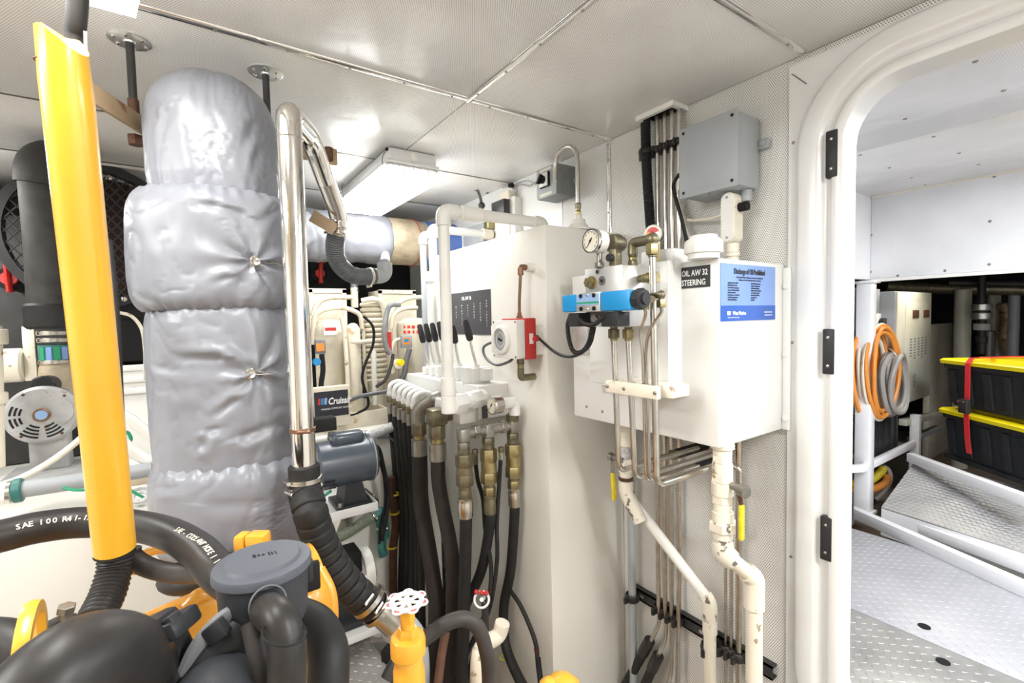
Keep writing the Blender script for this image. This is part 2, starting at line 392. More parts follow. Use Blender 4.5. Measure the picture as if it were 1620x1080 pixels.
# ---- hatch frame
door = struct('door_1', G().box((1.44, OY1+.048, .0), (XW, OY1+.145, 2.175), .002).box((1.44, -.5, OZ1+.045), (XW, OY1+.145, OZ1+.125), .002), 'gloss_white') if False else None
fl = G()
fl.box((XW-.006, OY1+.045, ZB0), (XW, OY1+.148, OZ1+.128)); fl.box((XW-.006, -.55, OZ1+.045), (XW, OY1+.045, OZ1+.128))
door = struct('door_1', fl, 'gloss_white')
build('seam', G().bar((XW-.0068, OY1+.140, OZ1+.105), (XW-.0068, OY1+.10, OZ1+.06), .0015, .003, (1, 0, 0)), 'matte_black', door)
def hatch_path(o, n=10):
    """rounded rectangle at offset o outside the opening, as (y,z) points"""
    pts = []; r = OR+o
    for cy, cz, a0 in ((OY1-OR, OZ0+OR, -90), (OY1-OR, OZ1-OR, 0), (OY0+OR, OZ1-OR, 90), (OY0+OR, OZ0+OR, 180)):
        for k in range(n+1): a = R(a0+90*k/n); pts.append((cy+r*math.cos(a), cz+r*math.sin(a)))
    return pts
prof = [(.124, .004), (.122, .014), (.117, .020), (.110, .022), (.072, .024), (.064, .022), (.060, .017), (.050, .011), (.038, .011), (.031, .016), (.028, .024), (.023, .027), (.004, .027), (.0, .024), (.0, -.062), (.03, -.062), (.03, -.055), (.05, -.055)]
g = G(); vs_ = []; fs = []
for o_, h in prof: vs_ += [V((XW-h, y, z)) for y, z in hatch_path(o_)]
n_ = len(hatch_path(0)); K = len(prof)
for j in range(K-1):
    for i in range(n_): fs.append((j*n_+i, j*n_+(i+1) % n_, (j+1)*n_+(i+1) % n_, (j+1)*n_+i))
g.add(vs_, fs); build('coaming', g, 'gloss_white', door, ang=50)
for zz, (px, py) in zip((1.9, 1.3, .7), ((1315, 244), (1310, 556), (1306, 851))):
    q = PX(px, py, XW-.024); g = G()
    g.box((XW-.030, q.y-.017, q.z-.064), (XW-.010, q.y+.013, q.z+.064), .004)
    lp = build('latch_plate', g, 'black_plastic', door, 'black striker plate with two screws')
    for s_ in (-.040, .040): screw((XW-.030, q.y-.002, q.z+s_), (-1, 0, 0), .0045, lp, 'steel')
for y, z in ((.68, 1.95), (.68, 1.36), (.68, .7), (.36, 2.158), (.66, 1.30)):
    screw((XW-.006, y, z), (-1, 0, 0), .005, door, 'dull_steel')
q = PX(1337, 800, 1.57)
build('hinge', G().box((1.562, .543, q.z-.05), (1.575, .58, q.z+.05), .004), 'black_plastic', door, 'black hinge end showing past the frame edge')
# ================================================================== SIDE ROOM
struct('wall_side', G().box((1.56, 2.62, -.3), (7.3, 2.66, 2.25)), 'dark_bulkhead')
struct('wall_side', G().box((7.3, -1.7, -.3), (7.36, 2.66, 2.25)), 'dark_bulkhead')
struct('wall_side', G().box((1.56, -1.76, -.3), (7.36, -1.7, 2.25)), 'side_white')
cs = struct('ceiling', G().box((1.56, -1.7, ZC+.006), (7.36, 2.66, 2.25)), 'side_white')
for a, b in ((1.565, 2.62), (2.623, 3.73)):
    build('ceiling_panel', G().box((a, -1.7, ZC), (b, 1.21, ZC+.006), .001), 'perf_side', cs)
for px, py in ((1376, 152), (1543, 97), (1588, 143), (1432, 188), (1477, 216), (1517, 242), (1361, 245), (1407, 265), (1442, 281), (1548, 260), (1464, 292)):
    q = PZ(px, py, ZC); build('screw', G().lathe(q, dn, [(.008, 0), (.006, .003)], 8), 'dull_steel', cs)
# soffit: lowered box over the outboard machinery space
sof = struct('wall_soffit', G().box((3.73, -1.7, 1.655), (3.76, 1.24, ZC)), 'side_white')
for a, b in ((-1.7, -.15), (-.147, 1.209)): build('soffit_panel', G().box((3.722, a, 1.66), (3.73, b, ZC-.002), .002), 'perf_side_v', sof)
build('soffit_trim', G().bar((3.718, -1.7, ZC-.004), (3.718, 1.205, ZC-.004), .016, .012), 'ivory', sof)
build('soffit_trim', G().bar((3.715, -1.7, 1.648), (3.715, 1.205, 1.648), .025, .02), 'plastic_white', sof)
struct('wall_soffit', G().box((1.57, 1.21, 1.655), (3.76, 1.24, ZC)), 'side_white')
for px, py in ((1573, 279), (1566, 350), (1377, 430), (1495, 428), (1565, 418), (1420, 436), (1378, 372)):
    q = PX(px, py, 3.722); screw(q, (-1, 0, 0), .008, sof, 'dull_steel')
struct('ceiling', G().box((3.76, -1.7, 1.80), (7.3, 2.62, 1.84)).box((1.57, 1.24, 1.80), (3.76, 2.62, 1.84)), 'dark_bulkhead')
# side floor: two plates with raised diamonds, a brown kick strip and the bilge below
ZF = .09
fs_ = struct('floor', G().box((1.57, -1.7, -.1), (7.3, 2.62, -.06)), 'brown_floor')
struct('floor', G().box((1.57, -1.7, 0), (3.36, 2.0, ZF-.012)), 'brown_floor')
def tread(parent, org, u, v, nu, nv, pu, pv, material, hgt=.0011, L=.012, W=.0036):
    g = G(); u = V(u).normalized(); v = V(v).normalized(); n = u.cross(v)
    if n.z < 0: n = -n
    for i in range(nu):
        for j in range(nv):
            c = V(org)+u*(pu*(i+.5))+v*(pv*(j+.5))
            d = (u+v).normalized() if (i+j) % 2 else (u-v).normalized(); e = n.cross(d)
            g.add([c-d*L, c-e*W, c+d*L, c+e*W, c-d*L*.5+n*hgt, c+d*L*.5+n*hgt], [(0, 1, 4), (1, 2, 5, 4), (2, 3, 5), (3, 0, 4, 5)])
    return build('tread_pattern', g, material, parent, stuff=True, smooth=False)
for k, (a, b, mt) in enumerate(((1.60, 2.438, 'ridge_plate'), (2.442, 3.37, 'ridge_plate_bright'))):  # nearer plate's darker, warmer metal stands in for a brown reflection
    p_ = build('floor_plate', G().box((a, -.6, ZF-.012), (b, 1.9, ZF), .001), mt, fs_)
    p_.parent = fs_
    x0 = max(a, 1.95)
    build('tread_pattern', (lambda gg: gg)(G()), mt, p_) if False else None
    tread(p_, (x0+.01, -.05, ZF), (1, 0, 0), (0, 1, 0), int((b-x0-.02)/.03), 45, .03, .03, mt)
for x, y in ((2.542, .615), (2.339, .508)):
    build('plate_recess', G().cyl((x, y, ZF), (x, y, ZF+.003), .022, n=18), 'matte_black', fs_)  # black disc puts the dark inside of a screw recess into colour
# ================================================================== RIGHT WALL EQUIPMENT
# ---- steering oil tank
X0 = 1.148
tk = thing('oil_tank', 'white square steering oil tank bolted to the perforated wall, with blue placard on its end', 'tank', (1.3, .98, 1.09))
g = G().box((X0, .705, 1.092), (XW-.002, 1.275, 1.598), .006); build('body', g, 'tank_white', tk)
g = G().box((1.44, .69, 1.098), (1.452, 1.29, 1.59), .002) if False else G().box((1.485, .683, 1.092), (XW, .705, 1.585), .003)
fg = build('mounting_flange', g, 'tank_white', tk)
for z in (1.53, 1.325, 1.13): build('bolt_head', G().cyl((1.485, .694, z), (1.481, .694, z), .0095, n=16, bev=.001), 'tank_white', fg)
c = PZ(1113, 408, 1.60)
build('filler_neck', G().cyl((c.x, c.y, 1.597), (c.x, c.y, 1.612), .040, n=28), 'tank_white', tk)
fcap = G().lathe((c.x, c.y, 1.612), (0, 0, 1), [(.046, 0), (.047, .004), (.046, .030), (.043, .036), (.036, .038), (.034, .046), (.006, .048)], 72, rf=lambda t, h: 1+(.035*(1 if math.sin(t*12) > 0 else 0) if h < .032 else 0))
build('filler_cap', fcap, 'plastic_white', tk, 'white ribbed filler cap')
lb = build('name_plate', G().box((X0-.0015, PX(1124, 453, X0).y, 1.524), (X0, PX(1075, 425, X0).y, 1.582)), 'label_black', tk, 'black plate with white lettering')
ly = PX(1076, 430, X0).y-.002
text('lettering', 'OIL AW 32', (X0-.0017, ly-.004, 1.557), (0, -1, 0), (0, 0, 1), .0225, 'print_white', lb, bold=.0003, sx=.74)
text('lettering', 'STEERING', (X0-.0017, ly-.004, 1.531), (0, -1, 0), (0, 0, 1), .0225, 'print_white', lb, bold=.0003, sx=.74)
# bracket plate with its returned right edge and bottom lip
PF = 1.085
yl, yr = PX(933, 500, PF).y, PX(1055, 500, PF).y
g = G().box((PF, yl, 1.235), (PF+.004, yr, 1.60), .001)
g.box((PF, yr-.003, 1.235), (X0+.002, yr, 1.60)); g.box((PF, yl, 1.235), (X0+.002, yl+.003, 1.30))
g.prism([(PF, yl, 1.233), (PF, yr, 1.233), (X0, yr-.02, 1.222), (X0, yl, 1.222)], (0, 0, .004))
build('bracket_plate', g, 'tank_white', tk, 'white folded plate carrying the valve block')
# upper small white box of the bracket (seen behind the tubes)
q0, q1 = PX(1040, 395, 1.20), PX(1075, 420, 1.20)
build('side_box', G().box((1.17, q1.y, 1.58), (1.30, q0.y+.04, q0.z-.005), .006), 'tank_white', tk, 'small white block on the tank top')
for px, py in ((928, 643), (953, 651)): q = PX(px, py, X0); screw(q, (-1, 0, 0), .005, tk, 'dull_steel')
# ---- prohibition placard
pa, pb = PY(1146, 415, .703), PY(1226, 462, .703)
xa, xb = X0+.006, pb.x
za, zb = PY(1148, 508, .703).z, PY(1148, 416, .703).z
pl = thing('placard', 'blue and white oil discharge placard stuck on the tank end', 'sign', (xa, .703, za))
W = xb-xa; H_ = zb-za; rt, up = (1, 0, 0), (0, 0, 1)
build('sheet', G().box((xa, .7025, za), (xb, .705, zb)), 'placard_blue', pl)
build('footer_band', G().box((xa, .7018, za), (xb, .7025, za+H_*.27)), 'placard_deep', pl, 'dark blue lower band')
text('lettering', 'Discharge of Oil Prohibited', (xa+W*.5, .7012, za+H_*.83), rt, up, H_*.135, 'print_black', pl, align='CENTER', sx=W/(H_*.135)/27*1.38, bold=.0005)
for k in range(2): text('lettering', ('The Federal Water Pollution Control Act prohibits the', 'discharge of oil or oily waste into or upon the')[k], (xa+W*.5, .7012, za+H_*(.755-.045*k)), rt, up, H_*.042, 'print_black', pl, align='CENTER', sx=.95)
for cidx, rows in enumerate((('navigable waters of the', 'United States, or the', 'waters of the contiguous', 'zone, or which may affect', 'natural resources', 'belonging to, or under the', 'exclusive management', 'of the United States'), ('if such discharge causes', 'a film or discoloration', 'of the surface of the', 'water or causes a sludge', 'or emulsion beneath', 'the surface. Violators', 'are subject to', 'penalties'))):
    for k, s_ in enumerate(rows): text('lettering', s_, (xa+W*(.11+.41*cidx), .7012, za+H_*(.655-.042*k)), rt, up, H_*.038, 'print_black', pl, sx=.9, bold=.0001)
text('lettering', 'West Marine', (xa+W*.19, .7012, za+H_*.105), rt, up, H_*.095, 'print_white', pl, sx=.85, bold=.0004)
build('emblem', G().box((xa+W*.10, .7012, za+H_*.105), (xa+W*.155, .7018, za+H_*.17)), 'print_white', pl)
text('lettering', 'For your life on the water', (xa+W*.11, .7012, za+H_*.05), rt, up, H_*.035, 'print_white', pl)
for k, s_ in enumerate(('1-800-BOATING', 'westmarine.com')): text('lettering', s_, (xa+W*.93, .7012, za+H_*(.13-.05*k)), rt, up, H_*.042, 'print_white', pl, align='RIGHT')
# ---- grey junction box
jb = thing('junction_box', 'large light grey sealed junction box high on the perforated wall', 'electrical box', (1.43, .87, 1.83))
g = G().box((1.362, .775, 1.832), (1.372, .978, 2.060), .006); build('lid', g, 'box_grey', jb)
g = G().box((1.374, .777, 1.834), (1.498, .976, 2.058), .016); build('body', g, 'box_grey', jb)
for y in (.793, .960):
    for z in (1.850, 2.042): screw((1.362, y, z), (-1, 0, 0), .005, jb, 'matte_black')
build('ear', G().box((1.478, .745, 1.955), (1.498, .780, 1.985), .005).cyl((1.478, .757, 1.970), (1.470, .757, 1.970), .008, n=12), 'box_grey', jb)
build('nameplate', G().box((1.3605, .85, 1.850), (1.362, .92, 1.855)), 'box_grey', jb)
build('cable_gland', G().cyl((1.455, .80, 1.834), (1.455, .80, 1.80), .016, n=16), 'box_grey', jb)
# ---- conduit body below it
q = PX(1156, 345, 1.42)
cb = thing('conduit_fitting', 'white oval conduit body with screwed cover on top of the steering tank', 'pipe fitting', (q.x, q.y, 1.598))
g = G(); yy, zz = q.y, q.z
def oval(yc, zc, hw, hh, xf, d):
    pts = []
    for k in range(24):
        a = 2*math.pi*k/24; pts.append((xf, yc+hw*math.cos(a), zc+(hh-hw)*(1 if math.sin(a) > 0 else -1)+hw*math.sin(a)))
    return pts
g.prism(oval(yy, zz, .023, .078, 1.405, 0), (.045, 0, 0)); build('body', g, 'ivory', cb)
build('cover', G().prism(oval(yy, zz, .020, .074, 1.398, 0), (.007, 0, 0)), 'plastic_white', cb, 'white oval cover')
for s_ in (-.062, .062): screw((1.398, yy, zz+s_), (-1, 0, 0), .004, cb, 'dull_steel')
stack(cb, (1.430, yy, zz-.078), (0, 0, -1), [('cyl', .020, .03, 'ivory', 'nipple'), ('cyl', .022, .012, 'ivory', 'collar'), ('cyl', .019, max(.01, zz-.078-.042-1.598), 'ivory', 'nipple')])
build('plug', G().cyl((1.43, yy-.02, zz+.03), (1.43, yy-.05, zz+.03), .014, n=14), 'matte_black', cb)
# ---- ceiling penetration flange and the bundle that drops from it
g = G(); a0, b0 = PZ(1005, 186, ZC), PZ(1063, 163, ZC)
c0_, c1_ = PZ(1004, 189, ZC-.01), PZ(1066, 163, ZC-.01); cx_ = (c0_.x+c1_.x)/2; cy0, cy1 = c1_.y, c0_.y
g.box((cx_, cy0, ZC-.016), (cx_+.016, cy1, ZC)); g.box((cx_+.016, cy1-.016, ZC-.016), (XW, cy1, ZC)); g.box((cx_+.016, cy0, ZC-.016), (XW, cy0+.016, ZC))
fl_ = thing('cable_trunk_collar', 'white collar around the pipe opening in the ceiling', 'bracket', (1.43, 1.1, ZC-.016))
build('rim', g, 'plastic_white', fl_)
build('opening', G().box((cx_+.017, cy0+.017, ZC-.003), (XW, cy1-.017, ZC)), 'matte_black', fl_, 'dark opening')
TX = 1.462
tubes = []
ytop = [PX(px, 240, TX).y for px in (1040, 1052, 1063, 1074)]
lab = ['leftmost of the four bare steel tubes rising to the ceiling collar', 'second from left of the four bare steel tubes rising to the ceiling collar', 'third from left of the four bare steel tubes rising to the ceiling collar', 'rightmost of the four bare steel tubes rising to the ceiling collar']
low = [[(1041, 900), (1043, 985), (1022, 1030)], [(1052, 900), (1053, 1010), (1037, 1045)], [(1063, 900), (1062, 1060), (1054, 1095)], [(1075, 900), (1073, 1000), (1071, 1110)]]
for k, y in enumerate(ytop):
    pts = [V((TX, y, ZC-.005)), V((TX, y, 1.0))]+[PX(a, b, TX-(.0 if j < 1 else .02)) for j, (a, b) in enumerate(low[k])]
    pts[1].y = pts[0].y; pts.insert(2, V((TX, pts[2].y, .9)))
    pts[1] = V((TX, y, 1.25)); pts[2] = V((TX, pts[3].y, 1.02))
    t = single('steel_tube', G().tube(bend(pts, .03), .0085, 12, sp=False), 'tube_steel', lab[k], 'pipe', 'steel tubes along the perforated wall')
    tubes.append(t)
# two black hose ends that the first two tubes drop into
for k, (pp, l) in enumerate((([(1026, 1016), (1008, 1050), (985, 1090)], 'black hose sleeve on the leftmost tube below the black rail'), ([(1040, 1040), (1024, 1075), (1012, 1100)], 'black hose sleeve on the second tube below the black rail'))):
    t = thing('tube_sleeve', l, 'hose', PX(*pp[0], TX-.02)); build('sleeve', G().tube([PX(a, b, TX-.02) for a, b in pp], .018, 14), 'rubber', t)
    a, b = PX(*pp[0], TX-.02), PX(*pp[1], TX-.02); build('collar', G().cyl(a-(b-a)*.1, a+(b-a)*.5, .021, n=14), 'rubber_gloss', t)
# right-hand group of thin tubes
for k, (px, r, l) in enumerate(((1147, .005, 'thin steel tube nearest the left of the three between the ivory drain pipes'), (1156, .006, 'middle one of the three steel tubes between the ivory drain pipes'), (1168, .010, 'thickest and rightmost of the three steel tubes between the ivory drain pipes'))):
    a = PX(px+1, 900, TX); single('steel_tube', G().tube([V((TX, a.y, 1.095)), V((TX, a.y, ZB0))], r, 10, sp=False), 'tube_steel', l, 'pipe')
# black corrugated conduit from the ceiling
p_ = [PX(1021, 178, 1.455), PX(1022, 240, 1.445), PX(1025, 300, 1.44), PX(1031, 380, 1.44), PX(1036, 420, 1.43)]
def rib(r0, amp, pitch):
    f = lambda s_, t: r0+amp*math.sin(2*math.pi*s_/pitch); f.step = pitch/6; return f
single('corrugated_conduit', G().tube(p_, rib(.0175, .0014, .007), 14), 'rubber', 'black corrugated conduit dropping from the ceiling beside the steel tubes', 'hose')
# clamp row on the bundle near the ceiling
cl = thing('tube_clamp_row', 'row of black pipe clamps holding the steel tubes near the ceiling', 'bracket', (TX, 1.1, 1.98))
z0 = PX(1050, 233, TX).z
build('rail', G().box((1.475, ytop[-1]-.03, z0-.012), (XW, PX(1010, 240, TX).y+.01, z0+.012), .002), 'dark_steel', cl)
for y in ytop+[PX(1022, 240, 1.445).y]:
    r = .0165 if y != PX(1022, 240, 1.445).y else .024
    build('clamp', G().torus((TX-.002 if r < .02 else 1.447, y, z0), (0, 0, 1), r, .006, 20, 8, 1.8).box((TX-.032 if r < .02 else 1.412, y-.005, z0-.009), (TX-.014, y+.005, z0+.009), .003), 'rubber_gloss', cl)
# cables around the conduit body
single('cable', G().tube([PX(1075, 275, 1.40), PX(1066, 290, 1.40), PX(1068, 310, 1.42), PX(1078, 345, 1.43), PX(1086, 380, 1.44), PX(1092, 400, 1.45)], .0065, 10), 'rubber', 'thick black cable looping out of the grey junction box edge', 'cable')
single('cable', G().tube([PX(1073, 300, 1.45), PX(1078, 335, 1.46), PX(1090, 348, 1.46), PX(1120, 346, 1.45), PX(1142, 340, 1.44)], .005, 10), 'ivory', 'thin ivory conduit running to the white conduit body', 'cable')
single('cable', G().tube([PX(1080, 345, 1.46), PX(1086, 365, 1.46), PX(1093, 378, 1.46)], .004, 8), 'plastic_white', 'short white cable behind the steering tank cap', 'cable')
# ---- lower black rail with clamps
ra, rb = PX(1000, 932, 1.478), PX(1224, 1062, 1.478)
zr = (ra.z+rb.z)/2
rail = thing('pipe_rail', 'black slotted rail with pipe clamps low on the perforated wall', 'bracket', ((ra+rb)/2))
g = G().bar(ra, rb, .034, .006, (0, 0, 1)) if False else G()
g.box((1.470, ra.y, ra.z-.022), (1.474, rb.y, ra.z+.022)).box((1.470, ra.y, ra.z+.016), (1.498, rb.y, ra.z+.022)).box((1.470, ra.y, ra.z-.022), (1.498, rb.y, ra.z-.016))
zr = ra.z
build('channel', g, 'dark_steel', rail)
for k in range(6):
    y = ra.y+(rb.y-ra.y)*(k+.5)/6; build('slot', G().box((1.469, y-.018, zr-.006), (1.4715, y+.018, zr+.006)), 'aluminium', rail, 'bright slot')
def pclamp(y, r, x=TX):
    build('clamp', G().torus((x, y, zr-.002), (0, 0, 1), r+.006, .006, 20, 8, 2.6).box((x-r-.030, y-.006, zr-.015), (x-r-.006, y+.006, zr+.011), .003), 'rubber_gloss', rail)
for t_, px in zip(tubes, (1042, 1053, 1063, 1074)): pclamp(PX(px, 985, TX).y, .010)
for px in (1147, 1156, 1168): pclamp(PX(px, 1015, TX).y, .010)
# ---- two ivory drains under the steering tank
def drain(name, label, px0, ytopz, segs, x):
    pass
XD = 1.40
# left drain: comes from below the tank left part, ball valve, elbow, sloping pipe, elbow, straight down
d1 = thing('drain_pipe', 'ivory drain pipe with rusty elbows and yellow-handled valve, left one under the steering tank', 'pipe', PX(990, 700, 1.27))
a = PX(991, 684, 1.27); XA = 1.27
p0 = V((XA, PX(990, 745, XA).y, 1.092))
def zx(px, py, x): return PX(px, py, x).z
p = stack(d1, p0, (0, 0, -1), [('cyl', .020, .03, 'ivory', 'nipple'), ('hex', .023, .02, 'ivory', 'nut'), ('cyl', .024, .055, 'ivory', 'valve_body'), ('cyl', .021, .045, 'hose_clear', 'sight_section'), ('hex', .027, .028, 'ivory_chipped', 'nut'), ('cyl', .026, .02, 'ivory_chipped', 'union'), ('cyl', .022, .02, 'ivory_chipped', 'nipple'), ('cyl', .025, .012, 'rust', 'union')])
e0 = p; e1 = PX(1003, 812, XA); e2 = PX(1118, 945, 1.40); 
build('elbow', G().tube(bend([e0, V((e0.x, e0.y, e0.z-.045)), e1.lerp(e2, .10)], .03), .026, 16, sp=False), 'ivory_chipped', d1)
build('pipe', G().tube([V((e0.x, e0.y, e0.z-.045)).lerp(e2, .08), e2], .018, 16, sp=False), 'plastic_white', d1)
e3 = V((e2.x, PX(1123, 1000, e2.x).y, zx(1123, 1000, e2.x)))
build('elbow', G().tube(bend([e2-(e2-e0).normalized()*.01, V((e3.x, e3.y, e2.z-.012)), e3], .03), .0235, 16, sp=False), 'ivory_chipped', d1)
build('pipe', G().tube([e3+V((0, 0, .005)), V((e3.x, e3.y, ZB0))], .020, 16, sp=False), 'ivory', d1)
q = PX(966, 722, 1.25); build('valve_stem', G().cyl(V((1.25, q.y, q.z)), V((1.25, p0.y-.01, q.z-.0)), .010, n=12).cyl(V((1.25, q.y+.004, q.z)), V((1.25, q.y-.012, q.z)), .015, n=14), 'dull_steel', d1)
qa, qb, qc = PX(971, 735, 1.245), PX(971, 748, 1.24), PX(974, 792, 1.24)
build('lever', G().bar(V((1.24, qa.y, qa.z+.01)), V((1.24, qa.y, qb.z)), .016, .004, (1, 0, 0)), 'dull_steel', d1)
build('handle', G().bar(V((1.24, qa.y, qb.z)), V((1.24, qa.y-.004, qc.z)), .009, .018, (1, 0, 0), .003), 'handle_yellow', d1, 'yellow rubber grip')
# right drain
XB = 1.20
d2 = thing('drain_pipe', 'thick ivory drain pipe with chipped union nut, right one under the steering tank corner', 'pipe', PX(1143, 712, XB))
yb = PX(1143, 760, XB).y; p0 = V((XB, yb, 1.094))
p = stack(d2, p0, (0, 0, -1), [('cyl', .031, .014, 'ivory', 'flange'), ('cyl', .025, .018, 'ivory', 'nipple'), ('hex', .028, .022, 'ivory', 'nut'), ('cyl', .027, .028, 'ivory', 'coupling'), ('hex', .031, .026, 'ivory', 'nut'), ('cyl', .029, .037, 'ivory', 'valve_body'), ('hex', .029, .022, 'ivory', 'nut'), ('cyl', .025, .022, 'ivory', 'nipple'), ('cyl', .029, .028, 'ivory', 'union'), ('hex', .038, .028, 'ivory_chipped', 'union_nut'), ('cyl', .027, .022, 'ivory', 'nipple'), ('cyl', .024, .012, 'ivory_chipped', 'nipple')])
e0 = p; e2 = PX(1190, 912, 1.30); e3 = PX(1194, 950, 1.33)
m1 = V((XB, yb, e0.z-.030))
build('elbow', G().tube(bend([e0, m1, m1.lerp(e2, .25)], .03), .029, 16, sp=False), 'ivory_chipped', d2)
build('pipe', G().tube([m1.lerp(e2, .15), e2], .022, 16, sp=False), 'ivory', d2)
e3 = V((e2.x, PX(1193, 950, e2.x).y, PX(1193, 960, e2.x).z))
build('elbow', G().tube(bend([m1.lerp(e2, .80), V((e3.x, e3.y, e2.z+.0)), e3], .03), .028, 16, sp=False), 'ivory', d2)
build('pipe', G().tube([e3+V((0, 0, .005)), V((e3.x, e3.y, ZB0))], .0225, 16, sp=False), 'ivory', d2)
zv = PX(1170, 770, XB).z
build('valve_stem', G().cyl((XB, yb-.02, zv), (XB-.01, yb-.062, zv-.005), .010, n=12).cyl((XB-.006, yb-.052, zv-.004), (XB-.012, yb-.075, zv-.006), .016, n=14), 'dull_steel', d2)
yh = PX(1173, 830, XB-.01).y
build('lever', G().tube([V((XB-.01, yb-.045, zv+.0)), V((XB-.01, yh+.008, zv-.015)), V((XB-.01, yh, PX(1172, 795, XB).z))], .007, 8, flat=.5), 'rust', d2)
build('handle', G().bar(V((XB-.01, yh, PX(1172, 796, XB).z)), V((XB-.01, yh, PX(1173, 851, XB).z)), .010, .018, (1, 0, 0), .003), 'handle_yellow', d2, 'yellow rubber grip')
# small steel elbow tube behind the right drain
single('steel_tube', G().tube(bend([PX(1158, 735, 1.33), PX(1170, 742, 1.33), PX(1171, 775, 1.36), PX(1170, 850, 1.44)], .02), .009, 10, sp=False), 'tube_steel', 'short bent steel tube behind the right drain valve', 'pipe')
# pipe clamps for the drains on the rail
pclamp(e3.y, .024, e3.x) if False else None
# tall grey pipe at the left edge of the perforated wall
yy = PX(1000, 900, 1.44).y
single('conduit_pipe', G().tube([V((1.44, yy, ZB0)), V((1.44, yy, 1.09))], .016, 14, sp=False), 'box_grey', 'grey painted pipe standing between the big white tank and the perforated wall', 'pipe')
pclamp(yy, .018, 1.44); pclamp(PX(1123, 1010, 1.42).y, .022, 1.425)
# ---- steering valve block
BX = .93
yA, yB = PX(926, 470, BX).y, PX(984, 470, BX).y
zT, zB_ = PX(984, 418, BX).z, PX(984, 517, BX).z
vb = thing('valve_block', 'aluminium hydraulic valve block with bright blue solenoid valve on the steering tank bracket', 'valve', ((BX+PF)/2, (yA+yB)/2, zB_))
build('manifold_body', G().box((BX, yB, zB_), (PF, yA, zT), .002), 'aluminium', vb)
def onf(px, py, x=BX): return PX(px, py, x)
q = onf(945.5, 430); build('port', G().cyl(q, q-V((.002, 0, 0)), .007, n=14), 'dull_steel', vb); build('socket', G().cyl(q-V((.002, 0, 0)), q-V((.003, 0, 0)), .004, n=6), 'matte_black', vb)
q = onf(953, 444); build('port', G().cyl(q, q-V((.003, 0, 0)), .013, n=20), 'steel', vb); build('socket', G().cyl(q-V((.003, 0, 0)), q-V((.004, 0, 0)), .005, n=6), 'matte_black', vb)
bolt(onf(936.5, 447), (-1, 0, 0), .014, vb, 'brass', .020, 'plug')
# side plug (on the right face)
q = V((1.0, yB, PY(1010, 441, yB).z))
stack(vb, q, (0, -1, 0), [('cyl', .010, .012, 'olive_fitting', 'nipple'), ('hex', .013, .014, 'brass', 'nut'), ('cyl', .015, .030, 'brass', 'cap')])
# blue directional valve
BV = .875
y1, y2, y3, y4, y5 = [PX(px, 475, BV).y for px in (889, 912.5, 949.5, 984, 1001)]
zt, zb = PX(930, 463, BV).z, PX(930, 493, BV).z
zc = (zt+zb)/2; hz = (zt-zb)/2
blu = build('solenoid', G().box((BV, y2, zc-hz*.95), (BX-.0, y1, zc+hz*.95), .004), 'blue', vb, 'bright blue solenoid housing')
build('solenoid', G().box((BV, y5+.012, zc-hz), (BX-.0, y3, zc+hz), .005), 'blue', vb, 'bright blue solenoid housing')
ctr = build('valve_centre', G().box((BV-.002, y3, zc-hz), (BX, y2, zc+hz), .001), 'aluminium', vb)
build('data_plate', G().box((BV-.003, y3+.002, zc-hz*.3), (BV-.0019, y2-.002, zc+hz*.85)), 'blue_light', ctr)
build('data_plate', G().box((BV-.0035, y3+.002, zc-hz*.15), (BV-.0029, y2-.002, zc+hz*.05)), 'green', ctr, 'thin green stripe')
for fy in (.22, .78):
    for fz in (-.68, .68):
        q = V((BV-.002, y3+(y2-y3)*fy, zc+hz*fz)); build('socket_screw', G().cyl(q, q-V((.003, 0, 0)), .0058, n=14), 'matte_black', ctr)
for fz in (-.75, .72): q = V((BV-.002, (y2+y3)/2, zc+hz*fz)); screw(q, (-1, 0, 0), .004, ctr)
build('end_knob', G().cyl((BV+.028, y5+.012, zc+.002), (BV+.028, y5-.012, zc+.002), .026, n=8, bev=.003).cyl((BV+.028, y5-.012, zc+.002), (BV+.028, y5-.018, zc+.002), .014, n=14), 'black_plastic', vb)
build('end_knob', G().cyl((BV+.028, y1, zc), (BV+.028, y1+.009, zc), .020, n=16, bev=.002), 'black_plastic', vb)
# plugs with cables below
for (xa, xb_), nm in (((905, 921), 'a'), ((957, 984), 'b')):
    ya, yb_ = PX(xa, 500, .90).y, PX(xb_, 500, .90).y
    build('cable_plug', G().box((.885, yb_, zb-.040), (BX, ya, zb-.002), .003), 'black_plastic', vb)
bolt((.915, PX(938, 500, .90).y, zb-.018), (-1, 0, 0), .012, vb, 'dull_steel', .015)
# loom loops beneath
cabl = thing('solenoid_cable', 'black corrugated cable loops hanging under the blue solenoid valve', 'cable', PX(915, 540, .93))
build('loop', G().tube([PX(902, 500, .90), PX(898, 515, .90), PX(901, 540, .90), PX(908, 556, .905), PX(921, 556, .91), PX(932, 540, .92), PX(937, 515, .93), PX(938, 500, .93)], rib(.0065, .0006, .0045), 10), 'rubber', cabl)
build('loop', G().tube([PX(915, 502, .885), PX(925, 512, .88), PX(940, 513, .88), PX(953, 503, .885), PX(960, 500, .89)], rib(.006, .0006, .0045), 10), 'rubber', cabl)
single('cable', G().tube([PX(848, 530, 1.07), PX(858, 540, 1.05), PX(880, 558, 1.02), PX(900, 564, 1.0), PX(920, 558, .98), PX(934, 543, .97), PX(941, 515, .97)], .0052, 10), 'rubber', 'black cable sagging from the big tank corner to the steering valve', 'cable')
bracket = single('bracket', G().box((1.14, PX(908, 540, 1.147).y+.0, PX(915, 560, 1.147).z), (1.147, PX(932, 540, 1.147).y, PX(915, 500, 1.147).z), .002), 'aluminium', 'small grey bracket plate behind the solenoid cable loops', 'bracket') 
